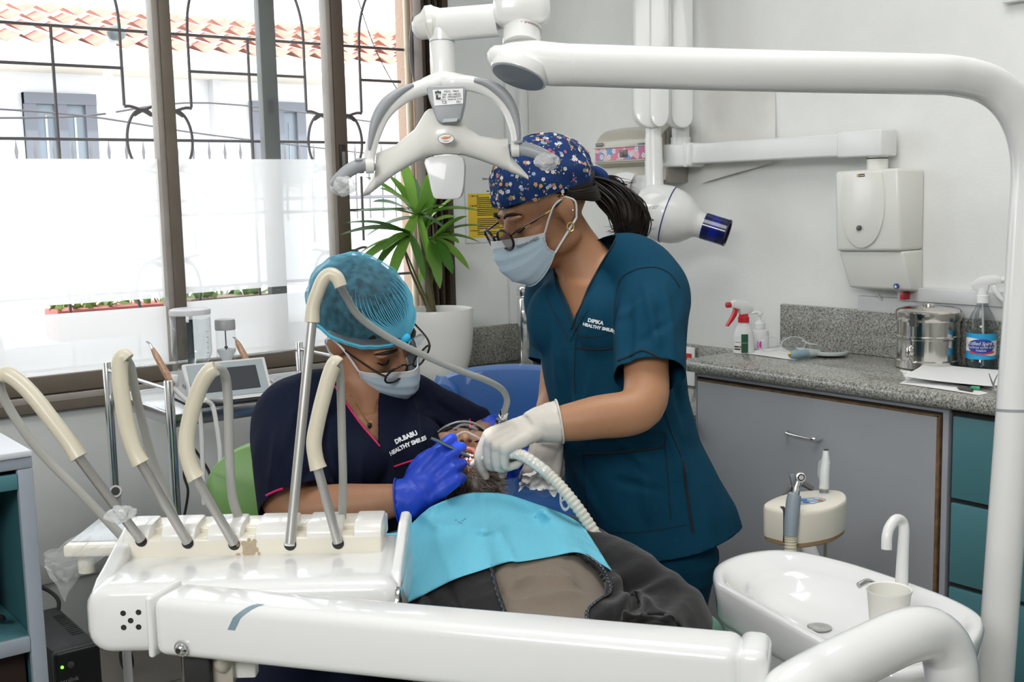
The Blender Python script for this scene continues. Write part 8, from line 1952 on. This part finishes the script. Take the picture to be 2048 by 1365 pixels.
for _ in range(30):
    P_ = np.pad(ZG_, 1, mode='edge'); ZG_ = np.minimum((P_[:-2, 1:-1] + P_[2:, 1:-1] + P_[1:-1, :-2] + P_[1:-1, 2:]) / 4, low)
G = []
for j in range(nv + 1):
    row = []
    for i in range(nu + 1):
        x, y = PX[j][i]; u, v = i / nu, j / nv
        cre = .006 * (abs(noise.noise(Vector((u * 3.1, v * 2.2, 1)))) + .5 * abs(noise.noise(Vector((u * 7 + 3, v * 5, 4)))))
        for (ax, ay, bx_, by_, am, w) in ((965, 985, 965, 1062, .006, 6), (870, 1050, 975, 1062, .006, 8), (985, 1062, 1090, 1022, .006, 7), (875, 1075, 905, 1160, .005, 7), (1000, 1068, 1030, 1124, .005, 7), (1090, 1022, 1135, 1108, .006, 10), (846, 1030, 880, 1060, .006, 8)):
            d = np.array([bx_ - ax, by_ - ay]); t = max(0, min(1, ((x - ax) * d[0] + (y - ay) * d[1]) / (d @ d))); dist = math.hypot(x - ax - d[0] * t, y - ay - d[1] * t); cre += am * math.exp(-dist / w) * 1.6
        row.append(at(x, y, ZG_[j, i] - .004 - 1.7 * cre))
    G.append(row)
mb = MB(); mb.grid(G)
bm_b = mat('bib_turquoise', (.145, .52, .68), .75)
tc = N(bm_b, 'ShaderNodeTexCoord'); mp = N(bm_b, 'ShaderNodeMapping'); mp.inputs['Rotation'].default_value = (0, 0, math.radians(-48)); wv = N(bm_b, 'ShaderNodeTexWave', Scale=110.0, bands_direction='Y'); bp = N(bm_b, 'ShaderNodeBump'); bp.inputs['Strength'].default_value = .14; bp.inputs['Distance'].default_value = .004
L(bm_b, tc.outputs['Object'], mp.inputs[0]); L(bm_b, mp.outputs[0], wv.inputs['Vector']); L(bm_b, wv.outputs['Fac'], bp.inputs['Height']); L(bm_b, bp.outputs[0], bsdf(bm_b).inputs['Normal'])
bib = part('dental_bib', mb, bm_b, None, label='turquoise paper bib spread over the chest of the patient', cat='bib', raw=True, angle=None)
bib.data.polygons.foreach_set('use_smooth', [True] * len(bib.data.polygons)); md = bib.modifiers.new('thick', 'SOLIDIFY'); md.thickness = .001
bb = bvh_of(bib); mb = MB()
for x, y in ((912, 1043), (918, 1047), (925, 1044), (930, 1041), (922, 1049), (1070, 1038)):
    q = camhit(bb, x, y, .0002)
    if q is not None: mb.lathe([(.0030, 0), (.0022, .0001), (.0001, .00012)], Matrix.Translation(q) @ (CAMP - q).to_track_quat('Z', 'Y').to_matrix().to_4x4(), 8)
part('wet_spot', mb, mat('wet_teal', (.02, .22, .34), .4), bib, kind='stuff')
# ---- safety goggles on the patient
gg = thing('safety_goggles', 'clear safety goggles worn by the patient under the lamp', 'goggles', hp(0, .11, .01))
M_GOG = glass_mat('goggle_clear', (.93, .92, .90))
mb = MB(); G = []
for j in range(9):
    v = j / 8; row = []
    for i in range(25):
        u = -1 + i / 12; a = u * 1.25; k = 1 - .12 * (2 * v - 1) ** 2
        row.append(hp(.082 * math.sin(a) * k, .025 + .100 * math.cos(a) * k, -.026 * (1 - v) * (1 - .55 * math.exp(-(u / .18) ** 2)) + .027 * v))
    G.append(row)
mb.grid(G); part('lens', mb, M_GOG, gg, raw=True)
mb = MB(); mb.tube(G[0], .0019, 8, smooth=False); mb.tube(G[-1], .0016, 8, smooth=False); part('rim', mb, M_RIM, gg)
for s, i in ((-1, 0), (1, -1)):
    mb = MB(); mb.tube([G[4][i], hp(s * .083, .01, .008), hp(s * .084, -.03, .004)], .003, 8, 4, flat=(1.5, .5)); tp_ = part('temple', mb, M_RIM, gg)
crumple(hp(-.086, .052, -.006), .010, 'film_wrap', gg, .7)
# ---- tools in the hands
t = thing('mouth_mirror', 'slim steel mouth mirror held in the blue glove', 'dental mirror', at(862, 877, 2.03))
mb = MB(); mb.tube([at(862, 877, 2.035), at(872, 881, 2.04), at(938, 914, 2.09)], [.0022, .0032, .0032], 12, smooth=False); part('handle', mb, mat('tool_steel', (.35, .37, .42), .25, 1.), t)
mb = MB(); mb.tube([at(938, 914, 2.09), at(938, 917, 2.12), at(936, 919, 2.15)], .0012, 8, smooth=False); mb.cyl(at(936, 919, 2.15), at(936, 920, 2.155), .006, 20); part('mirror_head', mb, M_CHROME, t)
t = thing('turbine_handpiece', 'chrome turbine handpiece at the end of the overhead grey hose', 'handpiece', at(1008, 826, 2.10))
mb = MB(); mb.tube([at(1010, 822, 2.10), at(1007, 832, 2.105), at(1006, 833, 2.105), at(1000, 844, 2.115), at(999, 845, 2.115), at(985, 875, 2.15)], [.0078, .0082, .0092, .0092, .0075, .0065], 20, smooth=False); part('body', mb, M_CHROME, t)
mb = MB()
for k in range(3): mb.tube([at(1004.5 - 1.6 * k, 836 + 3 * k, 2.108), at(1004.2 - 1.6 * k, 836.6 + 3 * k, 2.108)], .0096, 18, smooth=False)
part('grip_ring', mb, M_LGR, t)
mb = MB(); mb.tube([at(985, 875, 2.15), at(965, 905, 2.15), at(952, 918, 2.135)], [.0065, .006, .005], 14, 4); part('neck', mb, M_CHROME, t)
sx_ = thing('suction_hose', 'ribbed white suction hose running from the cream glove down past the bib', 'hose', at(1030, 906, 2.05))
pts = [at(1012, 907, 2.055), at(1035, 908, 2.05), (at(1062, 922, 2.045)), at(1100, 952, 2.04), at(1140, 996, 2.03), at(1180, 1052, 2.03), at(1215, 1112, 2.03), at(1240, 1160, 2.03), at(1262, 1215, 2.05), at(1300, 1310, 2.09), at(1345, 1400, 2.14), at(1400, 1500, 2.18)]
q = [Vector(p) for p in cr([tuple(p) for p in pts], 26)]; n0 = int(len(q) * .26)
mb = MB(); mb.tube(q[:n0 + 2], [0.0108 + .0004 * math.sin(i * .9) for i in range(n0 + 2)], 20, smooth=False); part('wrapped_end', mb, mat('hose_wrapped', (.72, .71, .66), .22, coat=.5, bump=.5, bscale=110), sx_)
mb = MB(); mb.tube(q[n0:], [.0110 if i % 4 < 2 else .0097 for i in range(len(q) - n0)], 18, smooth=False); part('ribbed_tube', mb, mat('hose_ivory', (.64, .62, .54), .42), sx_)
mb = MB(); mb.tube([at(1012, 907, 2.055), at(985, 912, 2.08), at(958, 920, 2.11), at(943, 930, 2.125)], [.009, .007, .005, .005], 14, 5, round_end=True); part('suction_tip', mb, mat('tip_clear', (.82, .82, .80), .2, coat=.4), sx_)
mb = MB(); mb.tube([at(1121, 982, 2.03), at(1122, 1008, 2.03), at(1130, 1020, 2.03), at(1138, 1012, 2.03), at(1130, 998, 2.03), at(1124, 1004, 2.03)], [.002, .0022, .003, .0022, .0025, .001], 8, 5); part('film_tail', mb, M_FILMW, sx_)
c = at(1078, 952, 2.27)
bm = bmesh.new(); bmesh.ops.create_grid(bm, x_segments=22, y_segments=14, size=1)
for v in bm.verts:
    u, w_ = v.co.x, v.co.y; d = noise.noise(Vector((u * 2.2, w_ * 2.2, 5))) * .022 + noise.noise(Vector((u * 6, w_ * 6, 2))) * .006
    v.co = c + XC * (u * .036 * (1 + .2 * noise.noise(Vector((u, w_ * 3, 9)))) + w_ * .006) + ZU * (w_ * .015 - u * .006 + d * .5 - .010 * u * u) + YC * (d - .034)
mb = MB(); mb.bm(bm); tis = part('tissue', mb, M_PAPER, None, label='crumpled white tissue in the far cream glove', cat='tissue', raw=True, angle=None)
tis.data.polygons.foreach_set('use_smooth', [True] * len(tis.data.polygons))
# ================================================================== groups of alike things
GR_ = {'cord': 'white cords of the scaler', 'thin_cable': 'thin black cables behind the trolley', 'street_wire': 'wires across the street', 'flower_box': 'planter boxes outside', 'paper_sheet': 'papers on the worktop', 'scaler_handpiece': 'handpieces of the scaler', 'wall_trunking': 'cable trunking on the right wall', 'low_backsplash': 'low granite backsplashes'}
for o in list(SC.objects):
    if o.parent is None and o.name.split('.')[0] in GR_: o['group'] = GR_[o.name.split('.')[0]]
